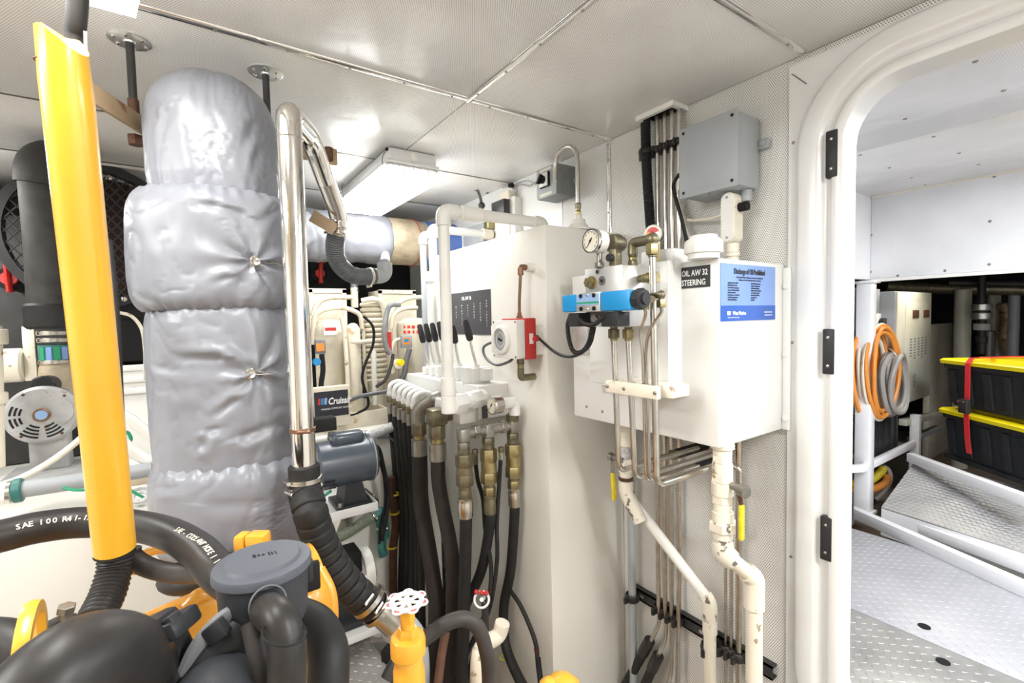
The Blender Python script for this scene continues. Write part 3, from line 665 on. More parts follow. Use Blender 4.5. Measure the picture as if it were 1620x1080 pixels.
# elbows on top of the block
TB = .99
e = thing('brass_elbow', 'dull brass elbow joining the valve block top to the long front tube', 'pipe fitting', V((TB, PX(1000, 415, TB).y, zT)))
ya = PX(1001, 400, TB).y; yb_ = PX(1032, 385, TB).y; zz = PX(1001, 384, TB).z
stack(e, V((TB, ya, zT)), (0, 0, 1), [('hex', .013, .014, 'olive_fitting', 'nut'), ('cyl', .011, .010, 'brass', 'nipple'), ('hex', .012, .012, 'olive_fitting', 'nut')])
build('elbow', G().tube(bend([V((TB, ya, zT+.03)), V((TB, ya, zz)), V((TB, yb_, zz)), V((TB, yb_, zz-.02))], .012), .0135, 12, sp=False).ball((TB, yb_, zz), .017), 'olive_fitting', e)
p = stack(e, V((TB, yb_, zz-.012)), (0, 0, -1), [('hex', .017, .028, 'brass', 'nut'), ('cyl', .011, .006, 'olive_fitting', 'ferrule')])
ztube = p.z
# big round fitting behind gauge
q = PX(974, 385, .99)
rf_ = thing('check_valve', 'olive brass round body fitting behind the pressure gauge', 'valve', (.99, q.y, zT))
build('body', G().lathe((.965, q.y, q.z), (1, 0, 0), [(.014, 0), (.024, .006), (.026, .03), (.02, .05)], 18), 'olive_fitting', rf_)
build('stem', G().cyl((.985, q.y, zT), (.985, q.y, q.z), .012, n=12), 'olive_fitting', rf_)
q = PX(970, 408, .94)
kn = thing('adjuster_valve', 'small olive fitting with black knob on the valve block top', 'valve', (.95, q.y, zT))
build('body', G().box((.935, q.y-.012, zT), (.962, q.y+.012, zT+.045), .003), 'olive_fitting', kn)
build('knob', G().cyl((.935, q.y, q.z), (.920, q.y, q.z), .010, n=16, bev=.002), 'black_plastic', kn)
q = PX(958, 412, .95); fitg = V((.95, q.y+.002, zT))
# gauges
def gauge(name, label, c, r, ax, depth, rim, face='dial', needle=(-.6, -.8), colors=False, back='plastic_white', tick=True):
    t = thing(name, label, 'gauge', c); a = V(ax).normalized(); x, y, _ = frame(a, (0, 0, 1)); rgt = x; upv = y
    if upv.z < 0: upv = -upv; rgt = -rgt
    rgt = upv.cross(a)
    o = V(c)
    build('case', G().lathe(o-a*depth, a, [(r*.75, 0), (r*.94, .002), (r*.94, depth-.008)], 32), back, t)
    build('bezel', G().lathe(o-a*.009, a, [(r*.94, 0), (r, .001), (r, .008), (r*.97, .011), (r*.86, .011), (r*.84, .006)], 36, closed=False), rim, t)
    d = build('dial_face', G().cyl(o-a*.001, o+a*.0022, r*.85, n=32), face, t)
    if colors:
        for a0, a1, mt in ((200, 330, 'green'), (150, 200, 'orange'), (20, 150, 'red'), (-30, 20, 'print_white')):
            pts = [o+a*.0024]+[o+a*.0024+(rgt*math.cos(R(a0+(a1-a0)*k/6))+upv*math.sin(R(a0+(a1-a0)*k/6)))*r*.72 for k in range(7)]
            build('colour_sector', G().prism(pts, a*.0004), mt, d)
    if tick:
        g = G()
        for k in range(28):
            an = R(-45+270*k/27); w_ = .0006 if k % 3 else .0011
            u_ = rgt*math.cos(an)+upv*math.sin(an); v_ = a.cross(u_)
            g.obox(o+a*.0026+u_*r*(.74 if k % 3 else .71), (r*(.035 if k % 3 else .06), w_, .0003), (u_, v_, a))
        build('scale_marks', g, 'print_black', d)
    nd = (rgt*needle[0]+upv*needle[1]).normalized(); v_ = a.cross(nd)
    build('needle', G().prism([o+a*.003-nd*r*.28+v_*.0022, o+a*.003-nd*r*.28-v_*.0022, o+a*.003+nd*r*.66-v_*.0004, o+a*.003+nd*r*.66+v_*.0004], a*.0008).cyl(o+a*.003, o+a*.005, r*.09, n=12), 'print_black', t)
    return t
q = PX(935, 381, .90)
gg = gauge('pressure_gauge', 'round pressure gauge with steel rim above the blue solenoid valve', q, .0335, (-1, .0, 0), .040, 'chrome', needle=(-.62, -.78))
build('stem', G().cyl((.93, q.y, q.z-.028), (.93, q.y, zT), .008, n=10).hex((.93, q.y, zT), (.93, q.y, zT+.014), .013), 'dull_steel', gg)
q = PX(1033, 370, 1.12)
g2 = gauge('filter_gauge', 'small red, green and white banded gauge behind the brass elbow', q, .027, (-.92, -.38, 0), .026, 'dull_steel', colors=True, tick=False, back='black_plastic', needle=(.3, -.9))
build('stem', G().cyl(q+V((.02, 0, -.02)), (q.x+.02, q.y, 1.60), .009, n=10), 'brass', g2)
# ---- front tubes
def ftube(label, pts, r, corner=.03, grp=None):
    return single('steel_tube', G().tube(bend(pts, corner), r, 12, sp=False), 'steel', label, 'pipe', grp)
XT = 1.0
def runx(p, x, dz=0): return V((x, p.y, p.z+dz))
# A and B, from brass unions under the block
for k, (pxa, pyb, l, zend, xend) in enumerate((((971, 979, 1000), 745, 'left of the two steel tubes below the valve block, bending back under the tank', None, 1.44), ((994, 1005, 1022), 757, 'second steel tube below the valve block, bending back under the tank', None, 1.44))):
    top = PX(pxa[0], 520, XT); y = top.y
    u_ = thing('tube_union', ('left brass union under the valve block', 'right brass union under the valve block')[k], 'pipe fitting', V((XT, y, zB_-.055)))
    stack(u_, V((XT, y, zB_)), (0, 0, -1), [('cyl', .011, .008, 'olive_fitting', 'nipple'), ('hex', .0165, .026, ('olive_fitting', 'brass')[k], 'nut'), ('cyl', .011, .007, 'brass', 'ferrule')])
    bot = PX(pxa[1], pyb, XT); xend = 1.38
    ftube(l, [V((XT, y, zB_-.041)), V((XT, bot.y, bot.z)), V((xend, bot.y, bot.z+.0))], .0082)
# thin pair C and D, from the side elbow
ex = thing('brass_elbow', 'brass tee with two small nuts at the right end of the blue solenoid valve', 'pipe fitting', PY(1030, 468, yB-.03))
ye = y5-.03
q1, q2 = PX(1020, 470, .97), PX(1046, 466, .97)
build('tee', G().tube([V((.93, y5-.012, zc)), q1, q2], .009, 12, sp=False).ball(q2, .011).ball(q1, .011), 'olive_fitting', ex)
for q, zz_ in ((q1, 482), (q2, 478)):
    z_ = PX(1046, zz_, .97).z; stack(ex, V((q.x, q.y, q.z-.006)), (0, 0, -1), [('cyl', .007, .006, 'olive_fitting', 'nipple'), ('hex', .012, .020, 'brass', 'nut')])
c1 = [q1-V((0, 0, .03)), PX(1021, 500, .98), PX(1014, 525, .985), PX(1017, 560, .99)]
bC, bD = PX(1022, 762, XT), PX(1028, 762, XT)
single('steel_tube', G().tube(spline(c1, 6)+bend([PX(1018, 600, XT), bC, runx(bC, 1.22)], .03), .0045, 10, sp=False), 'steel', 'thin steel tube curving from the left small nut beside the blue valve', 'pipe')
c2 = [q2-V((0, 0, .03)), PX(1046, 495, .98), PX(1030, 520, .985), PX(1023, 545, .99), PX(1023, 580, XT)]
single('steel_tube', G().tube(spline(c2, 6)+bend([PX(1024, 610, XT), bD, runx(bD, 1.22)], .03), .0045, 10, sp=False), 'steel', 'thin steel tube curving from the right small nut beside the blue valve', 'pipe')
# E long one from the elbow above
bE = PX(1043, 767, XT)
ftube('longest steel tube, dropping from the brass elbow past the tank and turning back', [V((TB, yb_, ztube)), V((TB, bE.y, bE.z)), V((1.21, bE.y, bE.z))], .0088)
# plastic clamp bar
ya, yb2 = PX(962, 612, .985).y, PX(1044, 622, .985).y; zc2 = PX(1005, 616, .985).z
cp = thing('tube_clamp_bar', 'ivory plastic clamp bar with three screws across the front steel tubes', 'bracket', (.985, (ya+yb2)/2, zc2-.018))
build('clamp_half', G().box((.974, yb2, zc2-.017), (.990, ya, zc2+.017), .003), 'ivory', cp)
build('clamp_half', G().box((1.010, yb2-.018, zc2-.016), (1.084, ya+.0, zc2+.016), .003), 'ivory', cp)
for px in (963.5, 987, 1036): q = PX(px, 614, .974); screw((.974, q.y if px > 964 else ya-.008, zc2), (-1, 0, 0), .0055, cp, 'dull_steel', .003)
# black/steel hose ends under the tank where the tubes run back
for k, (a, b, l) in enumerate((((1020, 737, 1.2), (1075, 722, 1.30), 'olive steel hose end under the tank, upper of the pair'), ((1045, 752, 1.15), (1110, 728, 1.33), 'olive steel hose end under the tank, lower of the pair'))):
    t = thing('hose_end', l, 'hose', PX(a[0], a[1], a[2])); pa_, pb_ = V((1.17, PX(a[0], a[1], 1.17).y, .985-.02*k)), V((1.30, PX(a[0], a[1], 1.17).y-.0, .985-.02*k))
    build('tube', G().cyl(pa_, pb_, .010, n=12), 'olive_fitting', t); build('nut', G().hex(pb_, pb_+V((.03, 0, 0)), .017), 'olive_fitting', t); build('hose', G().cyl(pb_+V((.03, 0, 0)), pb_+V((.195, 0, 0)), .017, n=14), 'rubber', t)
# ================================================================== BIG HYDRAULIC TANK
XB1 = 1.095
bt = thing('hydraulic_tank', 'tall cream-white hydraulic oil tank standing on the floor by the lever valves', 'tank', (1.3, 1.85, 0))
build('body', G().box((XB1, 1.357, ZB0), (XW-.003, 2.28, 1.795), .005), 'tank_cream', bt)
q = PX(915, 352, 1.30)
build('neck', G().lathe((1.30, q.y, 1.794), (0, 0, 1), [(.055, 0), (.052, .008), (.040, .012), (.036, .022), (.030, .026), (.027, .045)], 24), 'tank_cream', bt)
npz0, npz1 = 1.382, 1.583
npl = build('name_plate', G().box((XB1-.002, 1.742, npz0), (XB1, 2.165, npz1)), 'label_grey', bt, 'dark engraved plate with columns of small vertical words')
def plate_y(px): return PX(px, 480, XB1).y
text('lettering', 'OIL AW 36', (XB1-.0022, plate_y(731), 1.545), (0, -1, 0), (0, 0, 1), .024, 'print_white', npl, bold=.0004, sx=.8)
for px, s_, z in ((714, 'STERN', 1.51), (722.5, 'WINCH', 1.51), (731.5, 'WINDLASS', 1.515), (741, 'DAVIT', 1.515), (751, 'ANCHOR', 1.52), (761, 'CAPSTAN', 1.52), (771, 'BOW THRUST', 1.53)):
    for k, ch in enumerate(s_): text('lettering', ch, (XB1-.0022, plate_y(px)+.004, z-.0125*k), (0, -1, 0), (0, 0, 1), .011, 'print_white', npl, align='CENTER')
# inverted-U breather
sv = thing('breather_tube', 'steel tube bent over like a walking stick above the big tank', 'pipe', (1.30, q.y, 1.82))
f = PX(916, 330, 1.30)
stack(sv, V((1.30, q.y, 1.838)), (0, 0, 1), [('cyl', .016, .02, 'tank_cream', 'bushing'), ('hex', .012, .016, 'brass', 'nut'), ('cyl', .009, .008, 'brass', 'nipple'), ('hex', .0125, .022, 'olive_fitting', 'nut')])
zt_ = PX(895, 232, 1.30).z; y2_ = PX(878, 270, 1.30).y; zE = PX(878, 287, 1.30).z; r_ = (y2_-q.y)/2
arc = [V((1.30, q.y+r_-r_*math.cos(R(a)), zt_-r_+r_*math.sin(R(a)))) for a in range(0, 181, 15)]
build('tube', G().tube([V((1.30, q.y, 1.88))]+arc+[V((1.30, y2_, zE))], .009, 14, sp=False), 'steel', sv)
# float switch unit, red and white
XS = .965
ya, yb_ = PX(773, 540, XS).y, PX(822, 540, XS).y
zt_, zb_ = PX(815, 506, XS).z, PX(815, 568, XS).z
zc_ = (zt_+zb_)/2
fs2 = thing('level_switch', 'red and white round-windowed level switch on the side of the big tank', 'switch', (1.0, (ya+yb_)/2, zb_))
yb_ = PX(817, 540, XS).y; ya = PX(780, 540, XS).y
build('front_housing', G().box((XS, yb_, zb_), (1.005, ya, zt_), .004), 'plastic_white', fs2)
build('flange', G().box((.985, ya-.005, zb_+.015), (.995, ya+.045, zt_-.02), .002), 'plastic_white', fs2)
build('rear_housing', G().box((1.006, yb_-.001, zb_-.004), (1.055, ya, zt_+.006), .004), 'red', fs2, 'red rear half')
build('foot', G().box((1.055, yb_+.01, zb_+.01), (XB1, ya-.02, zt_-.02)), 'plastic_white', fs2)
cY = PX(795, 537, XS).y; cZ = PX(795, 537, XS).z
build('window_ring', G().lathe((XS, cY, cZ), (-1, 0, 0), [(.055, 0), (.054, .012), (.048, .016), (.042, .016), (.041, .004)], 32), 'plastic_white', fs2)
wd = build('window', G().cyl((XS-.004, cY, cZ), (XS-.010, cY, cZ), .041, n=32), 'box_grey', fs2, 'grey see-through round window')
build('pointer', G().obox((XS-.0115, cY, cZ), (.001, .012, .004), (V((1, 0, 0)), V((0, .94, .34)), V((0, -.34, .94)))), 'matte_black', wd)
build('gauge_arc', G().torus((XS-.0105, cY, cZ), (1, 0, 0), .027, .0012, 28, 6), 'plastic_white', wd)
for y in (ya-.006, yb_+.006):
    for z in (zb_+.007, zt_-.007): screw((XS, y, z), (-1, 0, 0), .0035, fs2, 'matte_black')
q = PY(830, 538, yb_); build('paper_tag', G().box((1.022, yb_-.002, zc_-.018), (1.040, yb_-.001, zc_+.02)), 'plastic_white', fs2)
build('test_button', G().cyl((1.045, yb_-.001, zc_-.0), (1.045, yb_-.018, zc_), .010, n=14), 'red', fs2, 'red button')
q = PX(815, 425, 1.05)
cu = thing('sense_line', 'rusty copper tube dropping from a small elbow to the red level switch', 'pipe', (1.03, q.y, zt_))
yc = (ya+yb_)/2-.01
build('tube', G().tube([V((1.03, yc, zt_+.02)), V((1.03, yc-.002, zt_+.08)), V((1.035, yc-.006, q.z-.02))], .006, 10), 'copper', cu)
stack(cu, V((1.03, yc, zt_)), (0, 0, 1), [('hex', .012, .016, 'copper', 'nut'), ('cyl', .008, .012, 'copper', 'nipple')])
build('elbow', G().tube(bend([V((1.035, yc-.006, q.z-.03)), V((1.035, yc-.006, q.z)), V((XB1, yc-.006, q.z))], .008), .011, 12, sp=False), 'copper', cu)
build('boss', G().cyl((1.06, yc-.006, q.z), (XB1+.001, yc-.006, q.z), .017, n=16), 'tank_cream', cu)
lo = thing('drain_elbow', 'small olive elbow under the red level switch', 'pipe fitting', (1.03, yc, zb_-.09))
p = stack(lo, V((1.03, yc, zb_-.004)), (0, 0, -1), [('hex', .014, .022, 'olive_fitting', 'nut'), ('hex', .012, .018, 'brass', 'nut')])
build('elbow', G().tube(bend([p, p-V((0, 0, .035)), V((XB1, yc, p.z-.035))], .01), .013, 12, sp=False), 'olive_fitting', lo)
single('cable', G().tube([V((1.0, ya+.01, zc_-.005)), PX(766, 548, .99), PX(768, 565, .98), PX(785, 577, .975), PX(805, 572, .99), PX(812, 566, 1.02)], .0055, 10), 'hose_grey', 'grey cable looping under the red level switch', 'cable')
build('cable_gland', G().box((1.075, PX(858, 530, 1.09).y, PX(855, 530, 1.09).z-.012), (XB1+.0, PX(846, 530, 1.09).y, PX(855, 530, 1.09).z+.012), .002), 'tank_cream', bt)
# ================================================================== LEVER VALVE BANK
XM = .95; YM = 1.625; YE = PX(655, 600, .97).y
zMt, zMb = PY(757, 611, YM).z, PY(757, 664, YM).z
mb = thing('lever_valve_bank', 'white painted bank of lever valves bolted to the side of the big tank', 'valve', (1.0, 1.85, zMb))
build('valve_body', G().box((XM, YM, zMb), (XB1, YM+.20, zMt), .003).box((XM-.02, YM+.2, zMb+.02), (XB1, YE, zMt-.004), .004), 'tank_white', mb)
build('strip', G().box((XM+.015, YM-.0015, zMb+.002), (XM+.042, YM, zMb+.088)), 'label_grey', mb, 'dark painted-out strip')
screw((XM-.0, YM+.03, zMb+.05), (-1, 0, 0), .006, mb, 'matte_black')
bases = [(678, 578), (688, 577), (698, 576), (709, 575), (727, 577), (754, 579)]
tops = [(664, 516), (674, 515), (684, 514), (695, 512), (716, 518), (737, 510)]
XL = 1.0
for k, ((bx, by), (tx, ty)) in enumerate(zip(bases, tops)):
    b_ = PX(bx, by, XL); t_ = PX(tx, ty, XL-.035)
    wdt = .022 if k < 4 else .030
    sec = build('spool_housing', G().box((XL-.03, b_.y-wdt*.8, zMt-.004), (XL+.055, b_.y+wdt*.8, b_.z-.005), .006).cyl((XL, b_.y, b_.z-.005), (XL, b_.y, b_.z+.008), .012, n=14), 'tank_white', mb)
    m_ = b_.lerp(t_, .40)+V((-.002, 0, 0)); e_ = b_.lerp(t_, .56)
    lv = build('lever', G().tube([b_, m_, e_, t_], .0062, 10), 'aluminium', mb)
    a_ = (t_-e_).normalized(); s0 = e_+a_*.004
    build('grip', G().lathe(s0, a_, [(.009, 0), (.0145, .008), (.016, .03), (.0125, (t_-e_).length), (.007, (t_-e_).length+.007)], 14), 'black_plastic', lv, 'black plastic lever grip')
# relief cartridge on the near end of the bank
q = PX(745, 590, .99)
build('relief_cartridge', G().cyl((.985, q.y, zMt-.01), (.985, q.y, q.z+.03), .036, n=24, bev=.004), 'tank_white', mb)
build('port_boss', G().box((1.0, q.y-.085, zMt+.012), (1.05, q.y-.03, q.z+.022), .004), 'tank_white', mb)
# white ports and union nuts on the front of the bank
yv = 1.56; xv = PY(706, 500, yv).x
q1 = PY(738, 632, YM-.005)
pn = thing('port_adapter', 'white painted union nuts joining the tall white pipe to the valve bank', 'pipe fitting', (q1.x, YM-.04, q1.z-.03))
u0 = V((xv+.01, yv, q1.z)); u1 = V((XM+.02, YM-.002, q1.z)); du = (u1-u0).normalized(); L_ = (u1-u0).length
stack(pn, u0, du, [('hex', .040, L_*.38, 'tank_white', 'nut'), ('cyl', .032, L_*.16, 'tank_white', 'collar'), ('hex', .037, L_*.34, 'tank_white', 'nut'), ('cyl', .034, L_*.12, 'tank_white', 'flange')])
build('port_block', G().box((.87, YM+.01, zMb-.01), (XM-.001, YM+.09, zMt-.05), .004), 'tank_cream', mb)
build('port_block', G().box((.84, YM+.1, zMb-.005), (XM-.021, YM+.18, zMt-.055), .004), 'tank_white', mb)
# gauge on the bank
q = PX(778, 641, .93)
g3 = gauge('pressure_gauge', 'round pressure gauge at the near end of the white valve bank', q, .036, (-1, 0, 0), .040, 'steel', needle=(-.62, -.72), back='steel')
pp = thing('pipe_tee', 'white and olive tee fittings carrying the gauge on the valve bank', 'pipe fitting', (1.04, 1.56, .9))
build('tee', G().tube(bend([V((.965, q.y, q.z)), V((1.035, q.y, q.z)), V((1.035, q.y, q.z-.05))], .012), .022, 16, sp=False), 'tank_white', pp)
# horizontal steel header with three valve hoses
YH = 1.53
hx = [PY(px, 684, YH).x for px in (733, 772, 811)]
hz_ = [PY(px, py, YH).z for px, py in ((733, 690), (772, 680), (811, 668))]
zH = sum(hz_)/3
hd = thing('steel_header', 'dull steel header pipe with hexagonal tees under the valve bank', 'pipe', (hx[1], YH, zH-.02))
g = G(); 
build('run', G().cyl((hx[0]-.012, YH, zH), (hx[2], YH, zH), .0195, n=18), 'dull_steel', hd)
for k, x in enumerate(hx):
    build('tee', G().box((x-.020, YH-.021, zH-.03), (x+.020, YH+.021, zH+.021), .006), 'dull_steel', hd)
for x in ((hx[0]+hx[1])/2, (hx[1]*.4+hx[2]*.6)): build('nut', G().hex((x-.012, YH, zH), (x+.012, YH, zH), .026), 'dull_steel', hd)
build('riser', G().cyl((hx[2], YH, zH+.02), (hx[2], YH, q.z-.05), .018, n=16).hex((hx[2], YH, q.z-.085), (hx[2], YH, q.z-.055), .026), 'olive_fitting', hd)
def hosefit(parent, x, y, z, mts, sl):
    return stack(parent, V((x, y, z)), (0, 0, -1), mts)
brassy = ('olive_fitting', 'brass', 'brass')
ends = []
for k, x in enumerate(hx):
    mtb = brassy[k]
    lbl = ('left', 'middle', 'right')[k]+' of the three brass check valves below the steel header'
    t_ = thing('check_valve', lbl, 'valve', (x, YH, zH-.36))
    segs = [('hex', .024, .025, 'dull_steel' if k == 0 else 'olive_fitting', 'nut'), ('cyl', .023, .02, 'olive_fitting', 'collar'), ('hex', .033, .048, mtb, 'nut'), ('cyl', .030, .028 if k == 0 else .042, mtb, 'body'), ('hex', .033, .045, mtb, 'nut'), ('cyl', .022, .014, 'olive_fitting', 'nipple'), ('hex', .025, .032, 'olive_fitting' if k == 0 else 'brass', 'nut')]
    p = stack(t_, V((x, YH, zH-.03)), (0, 0, -1), segs)
    h_ = thing('hydraulic_hose', 'thick black hydraulic hose hanging from the '+('left', 'middle', 'right')[k]+' brass check valve', 'hose', (x, YH, 0), 'thick hydraulic hoses under the steel header')
    rr = .0285 if k == 0 else .0245
    build('ferrule', G().lathe(p, (0, 0, -1), [(rr*.8, 0), (rr, .004), (rr*.92, .012), (rr, .018), (rr, .070), (rr*.96, .073)], 20), 'steel' if k != 1 else 'olive_fitting', h_)
    ends.append((p-V((0, 0, .07)), h_))
paths = [[(735, 930, 0, 0), (733, 1010, .0, 0), (729, 1110, 0, 0)], [(762, 900, -.01, 0), (740, 950, -.02, .0), (712, 1010, -.04, 0), (705, 1100, -.06, 0)], [(808, 900, 0, 0), (797, 960, 0, .0), (800, 1020, -.01, 0), (822, 1075, -.03, 0), (850, 1120, -.03, 0)]]
for k, (p, h_) in enumerate(ends):
    pts = [p, p-V((0, 0, .04))]+[PX(a, b, hx[k]+c) for a, b, c, _ in paths[k]]
    build('hose', G().tube(pts, .0235 if k == 0 else .0205, 16), 'rubber', h_)
h_ = ends[2][1]; q = PX(799, 1040, hx[2]-.015); build('cable_tie', G().torus(q, (.2, .1, 1), .0225, .0022, 24, 6), 'neon', h_, 'lime green cable tie')
# two fat hoses at the left of the header
XF = .80
for k, (px, y0, l) in enumerate(((662, 668, 'fat brownish hose hanging from the steel elbow on the valve bank'), (691, 672, 'fat brownish hose beside the steel elbow hose'))):
    a = PX(px, y0, XF); t_ = thing('hydraulic_hose', l, 'hose', (a.x, a.y, 0))
    p = stack(t_, a, (0, 0, -1), [('hex', .033, .055, 'olive_fitting', 'nut'), ('cyl', .026, .018, 'brass', 'collar'), ('cyl', .034, .070, 'dull_steel', 'ferrule')])
    pts = [p+V((0, 0, .01)), p-V((0, 0, .08))]+[PX(*c) for c in (((667, 800, XF), (683, 900, XF), (690, 980, XF), (678, 1110, XF)) if k == 0 else ((700, 800, XF+.01), (715, 880, XF+.02), (716, 960, XF+.03), (708, 1110, XF+.03)))]
    build('hose', G().tube(pts, .0335 if k == 0 else .029, 18), 'hose_brown', t_)
    if k == 0:
        build('elbow', G().tube(bend([a-V((0, 0, .01)), a+V((0, 0, .06)), PX(688, 630, XF+.05), PX(700, 626, XF+.09)], .05), .030, 18, sp=False), 'dull_steel', t_)
        q = PX(682, 634, XF+.045); build('wire_ring', G().torus(q, (1, -.3, .1), .032, .0015, 24, 6), 'dark_steel', t_)
    else:
        build('elbow', G().box(a+V((-.036, -.036, 0)), a+V((.036, .036, .068)), .012).cyl(a+V((0, 0, .034)), V((XM-.02, a.y+.04, a.z+.034)), .03, n=16), 'olive_fitting', t_)
# row of six white elbows with thin fittings and black hoses (left end)
XE = .83
names6 = ['outermost', 'second', 'third', 'fourth', 'fifth', 'innermost']
for k in range(6):
    tx, ty = 617+7.6*k, 622+4.0*k
    a = PX(tx, ty, XE)
    lb_ = names6[k]+' of the six white-elbowed black hoses at the far end of the valve bank'
    t_ = thing('hydraulic_hose', lb_, 'hose', (a.x, a.y, 0), 'white-elbowed hoses of the valve bank')
    rt_ = V((XM-.015, a.y+.0, a.z+.02))
    build('elbow', G().tube(bend([a, a+V((0, 0, .045)), a+V((.05, 0, .062)), V((XM-.015, a.y, a.z+.03))], .035), .0125, 12, sp=False).hex(a-V((0, 0, .012)), a+V((0, 0, .010)), .0165), 'tank_white', t_)
    p = stack(t_, a-V((0, 0, .012)), (0, 0, -1), [('hex', .0165, .035, 'olive_fitting', 'nut'), ('cyl', .0165, .055, 'dull_steel', 'ferrule')])
    dx = [(628, 800), (637, 800), (645, 810), (652, 800), (658, 820), (664, 810)][k]; ex_ = [(622, 960), (634, 960), (643, 970), (652, 960), (660, 970), (668, 980)][k]
    pts = [p+V((0, 0, .01)), p-V((0, 0, .06)), PX(dx[0], dx[1], XE+.01), PX(ex_[0], ex_[1], XE), PX(ex_[0]+3, 1090, XE-.02)]
    build('hose', G().tube(pts, .0145+.002*(k % 2), 12), 'rubber', t_)
# thin black hoses between the check valves
for k, (pts, r, l, mt) in enumerate((
    ([(793, 715, .97), (790, 760, .97), (786, 830, .96), (786, 890, .95), (775, 960, .92), (755, 1010, .88), (735, 1090, .84)], .0085, 'slim black hose hanging between the middle and right check valves', 'rubber'),
    ([(752, 730, .92), (756, 760, .92), (764, 790, .93), (768, 840, .93), (777, 900, .93), (770, 960, .90), (745, 1020, .86), (715, 1090, .82)], .0085, 'slim black hose hanging between the left and middle check valves', 'rubber'),
    ([(808, 935, 1.05), (822, 955, 1.05), (838, 990, 1.05), (848, 1020, 1.05), (851, 1050, 1.04), (856, 1090, 1.03)], .0088, 'black cable with red tape running down at the foot of the big tank', 'rubber'),
    ([(690, 640, .93), (696, 720, .88), (706, 800, .86), (712, 900, .86), (700, 1000, .85), (690, 1090, .84)], .010, 'thin black hose running down behind the two fat brown hoses', 'rubber'),
    ([(640, 760, .9), (647, 850, .9), (650, 930, .9), (640, 1000, .88), (630, 1090, .86)], .016, 'black hose at the back of the hose bundle by the beige bench', 'rubber'))):
    t_ = thing('thin_hose', l, 'hose', PX(*pts[-1])); build('hose', G().tube([PX(*c) for c in pts], r, 10), mt, t_)
    if k == 2: build('tape', G().cyl(PX(848.3, 1024, 1.05), PX(850, 1034, 1.048), .0100, n=12), 'strap_red', t_, 'red tape band'); build('sleeve', G().cyl(PX(851, 1040, 1.045), PX(855, 1075, 1.038), .0105, n=12), 'matte_black', t_)
    if k == 0: stack(t_, PX(*pts[0])+V((0, 0, .02)), (0, 0, -1), [('hex', .012, .02, 'olive_fitting', 'nut'), ('cyl', .010, .03, 'dull_steel', 'ferrule')])
    if k == 1: stack(t_, PX(*pts[0])+V((0, 0, .05)), (0, 0, -1), [('hex', .013, .02, 'olive_fitting', 'nut'), ('cyl', .011, .04, 'olive_fitting', 'ferrule')])
# ================================================================== WHITE PIPES ABOVE THE BANK
zp = PY(780, 343, yv).z; ztop = zp
pv = thing('white_pipe', 'thick white plastic pipe rising from the valve bank and crossing over the big tank top', 'pipe', (xv, yv, q1.z-.02))
xe = PY(858, 350, yv).x
build('pipe', G().tube([V((xv, yv, q1.z+.03)), V((xv, yv, zp-.03))], .0215, 20, sp=False), 'box_grey' if False else 'plastic_white', pv)
build('elbow', G().tube(bend([V((xv, yv, zp-.055)), V((xv, yv, zp)), V((xv+.055, yv, zp))], .03), .0275, 20, sp=False), 'plastic_white', pv)
build('pipe', G().tube([V((xv+.03, yv, zp)), V((xe-.02, yv, zp))], .0215, 20, sp=False), 'plastic_white', pv)
build('coupling', G().cyl((xv+.07, yv, zp), (xv+.16, yv, zp), .0275, n=20, bev=.003), 'plastic_white', pv)
build('elbow', G().tube(bend([V((xe-.05, yv, zp)), V((xe, yv, zp)), V((xe, yv, 1.796))], .02), .0265, 20, sp=False), 'tank_cream', pv)
build('coupling', G().cyl((xv, yv, q1.z+.035), (xv, yv, q1.z+.105), .028, n=20, bev=.003), 'plastic_white', pv)
build('tee', G().cyl((xv, yv, q1.z-.03), (xv, yv, q1.z+.036), .0285, n=20, bev=.003), 'plastic_white', pv)
# two more pipes further along
for k, (px, py, yy, r, l, mt, bot, px2) in enumerate(((669, 372, 2.37, .018, 'slim grey-white pipe with a top elbow, leftmost of the pipes above the levers', 'tank_white', 580, 690), (684, 362, 2.34, .023, 'white pipe with a top elbow between the slim pipe and the thick white pipe', 'gloss_white', 582, 770))):
    a = PY(px, py, yy); b_ = PY(px+8, bot, yy)
    t_ = thing('white_pipe', l, 'pipe', (a.x, yy, b_.z))
    build('pipe', G().tube([V((a.x, yy, b_.z)), V((a.x, yy, a.z-.03))], r, 16, sp=False), mt if k else 'box_grey', t_)
    build('elbow', G().tube(bend([V((a.x, yy, a.z-.05)), V((a.x, yy, a.z)), V((a.x+.05, yy, a.z))], .025), r*1.3, 16, sp=False), 'tank_white', t_)
    xe2 = PY(px2, py+5, yy).x
    build('pipe', G().tube([V((a.x+.04, yy, a.z)), V((xe2, yy, a.z))], r, 16, sp=False), mt, t_)
    if k: 
        build('coupling', G().cyl((xe2-.03, yy, a.z), (xe2+.03, yy, a.z), r*1.35, n=16), 'ivory', t_)
        build('valve_body', G().hex((xe2+.03, yy, a.z), (xe2+.07, yy, a.z), .022).box((xe2+.0, yy-.02, a.z+.03), (xe2+.05, yy+.02, a.z+.09), .006), 'brass', t_)
q = PY(682, 430, 2.2); single('white_pipe', G().tube([V((q.x, 2.2, q.z)), V((q.x, 2.2, q.z-.7))], .024, 16, sp=False).cyl((q.x, 2.2, q.z), (q.x, 2.2, q.z-.05), .031, n=16), 'plastic_white', 'short white pipe behind the two slim pipes', 'pipe')
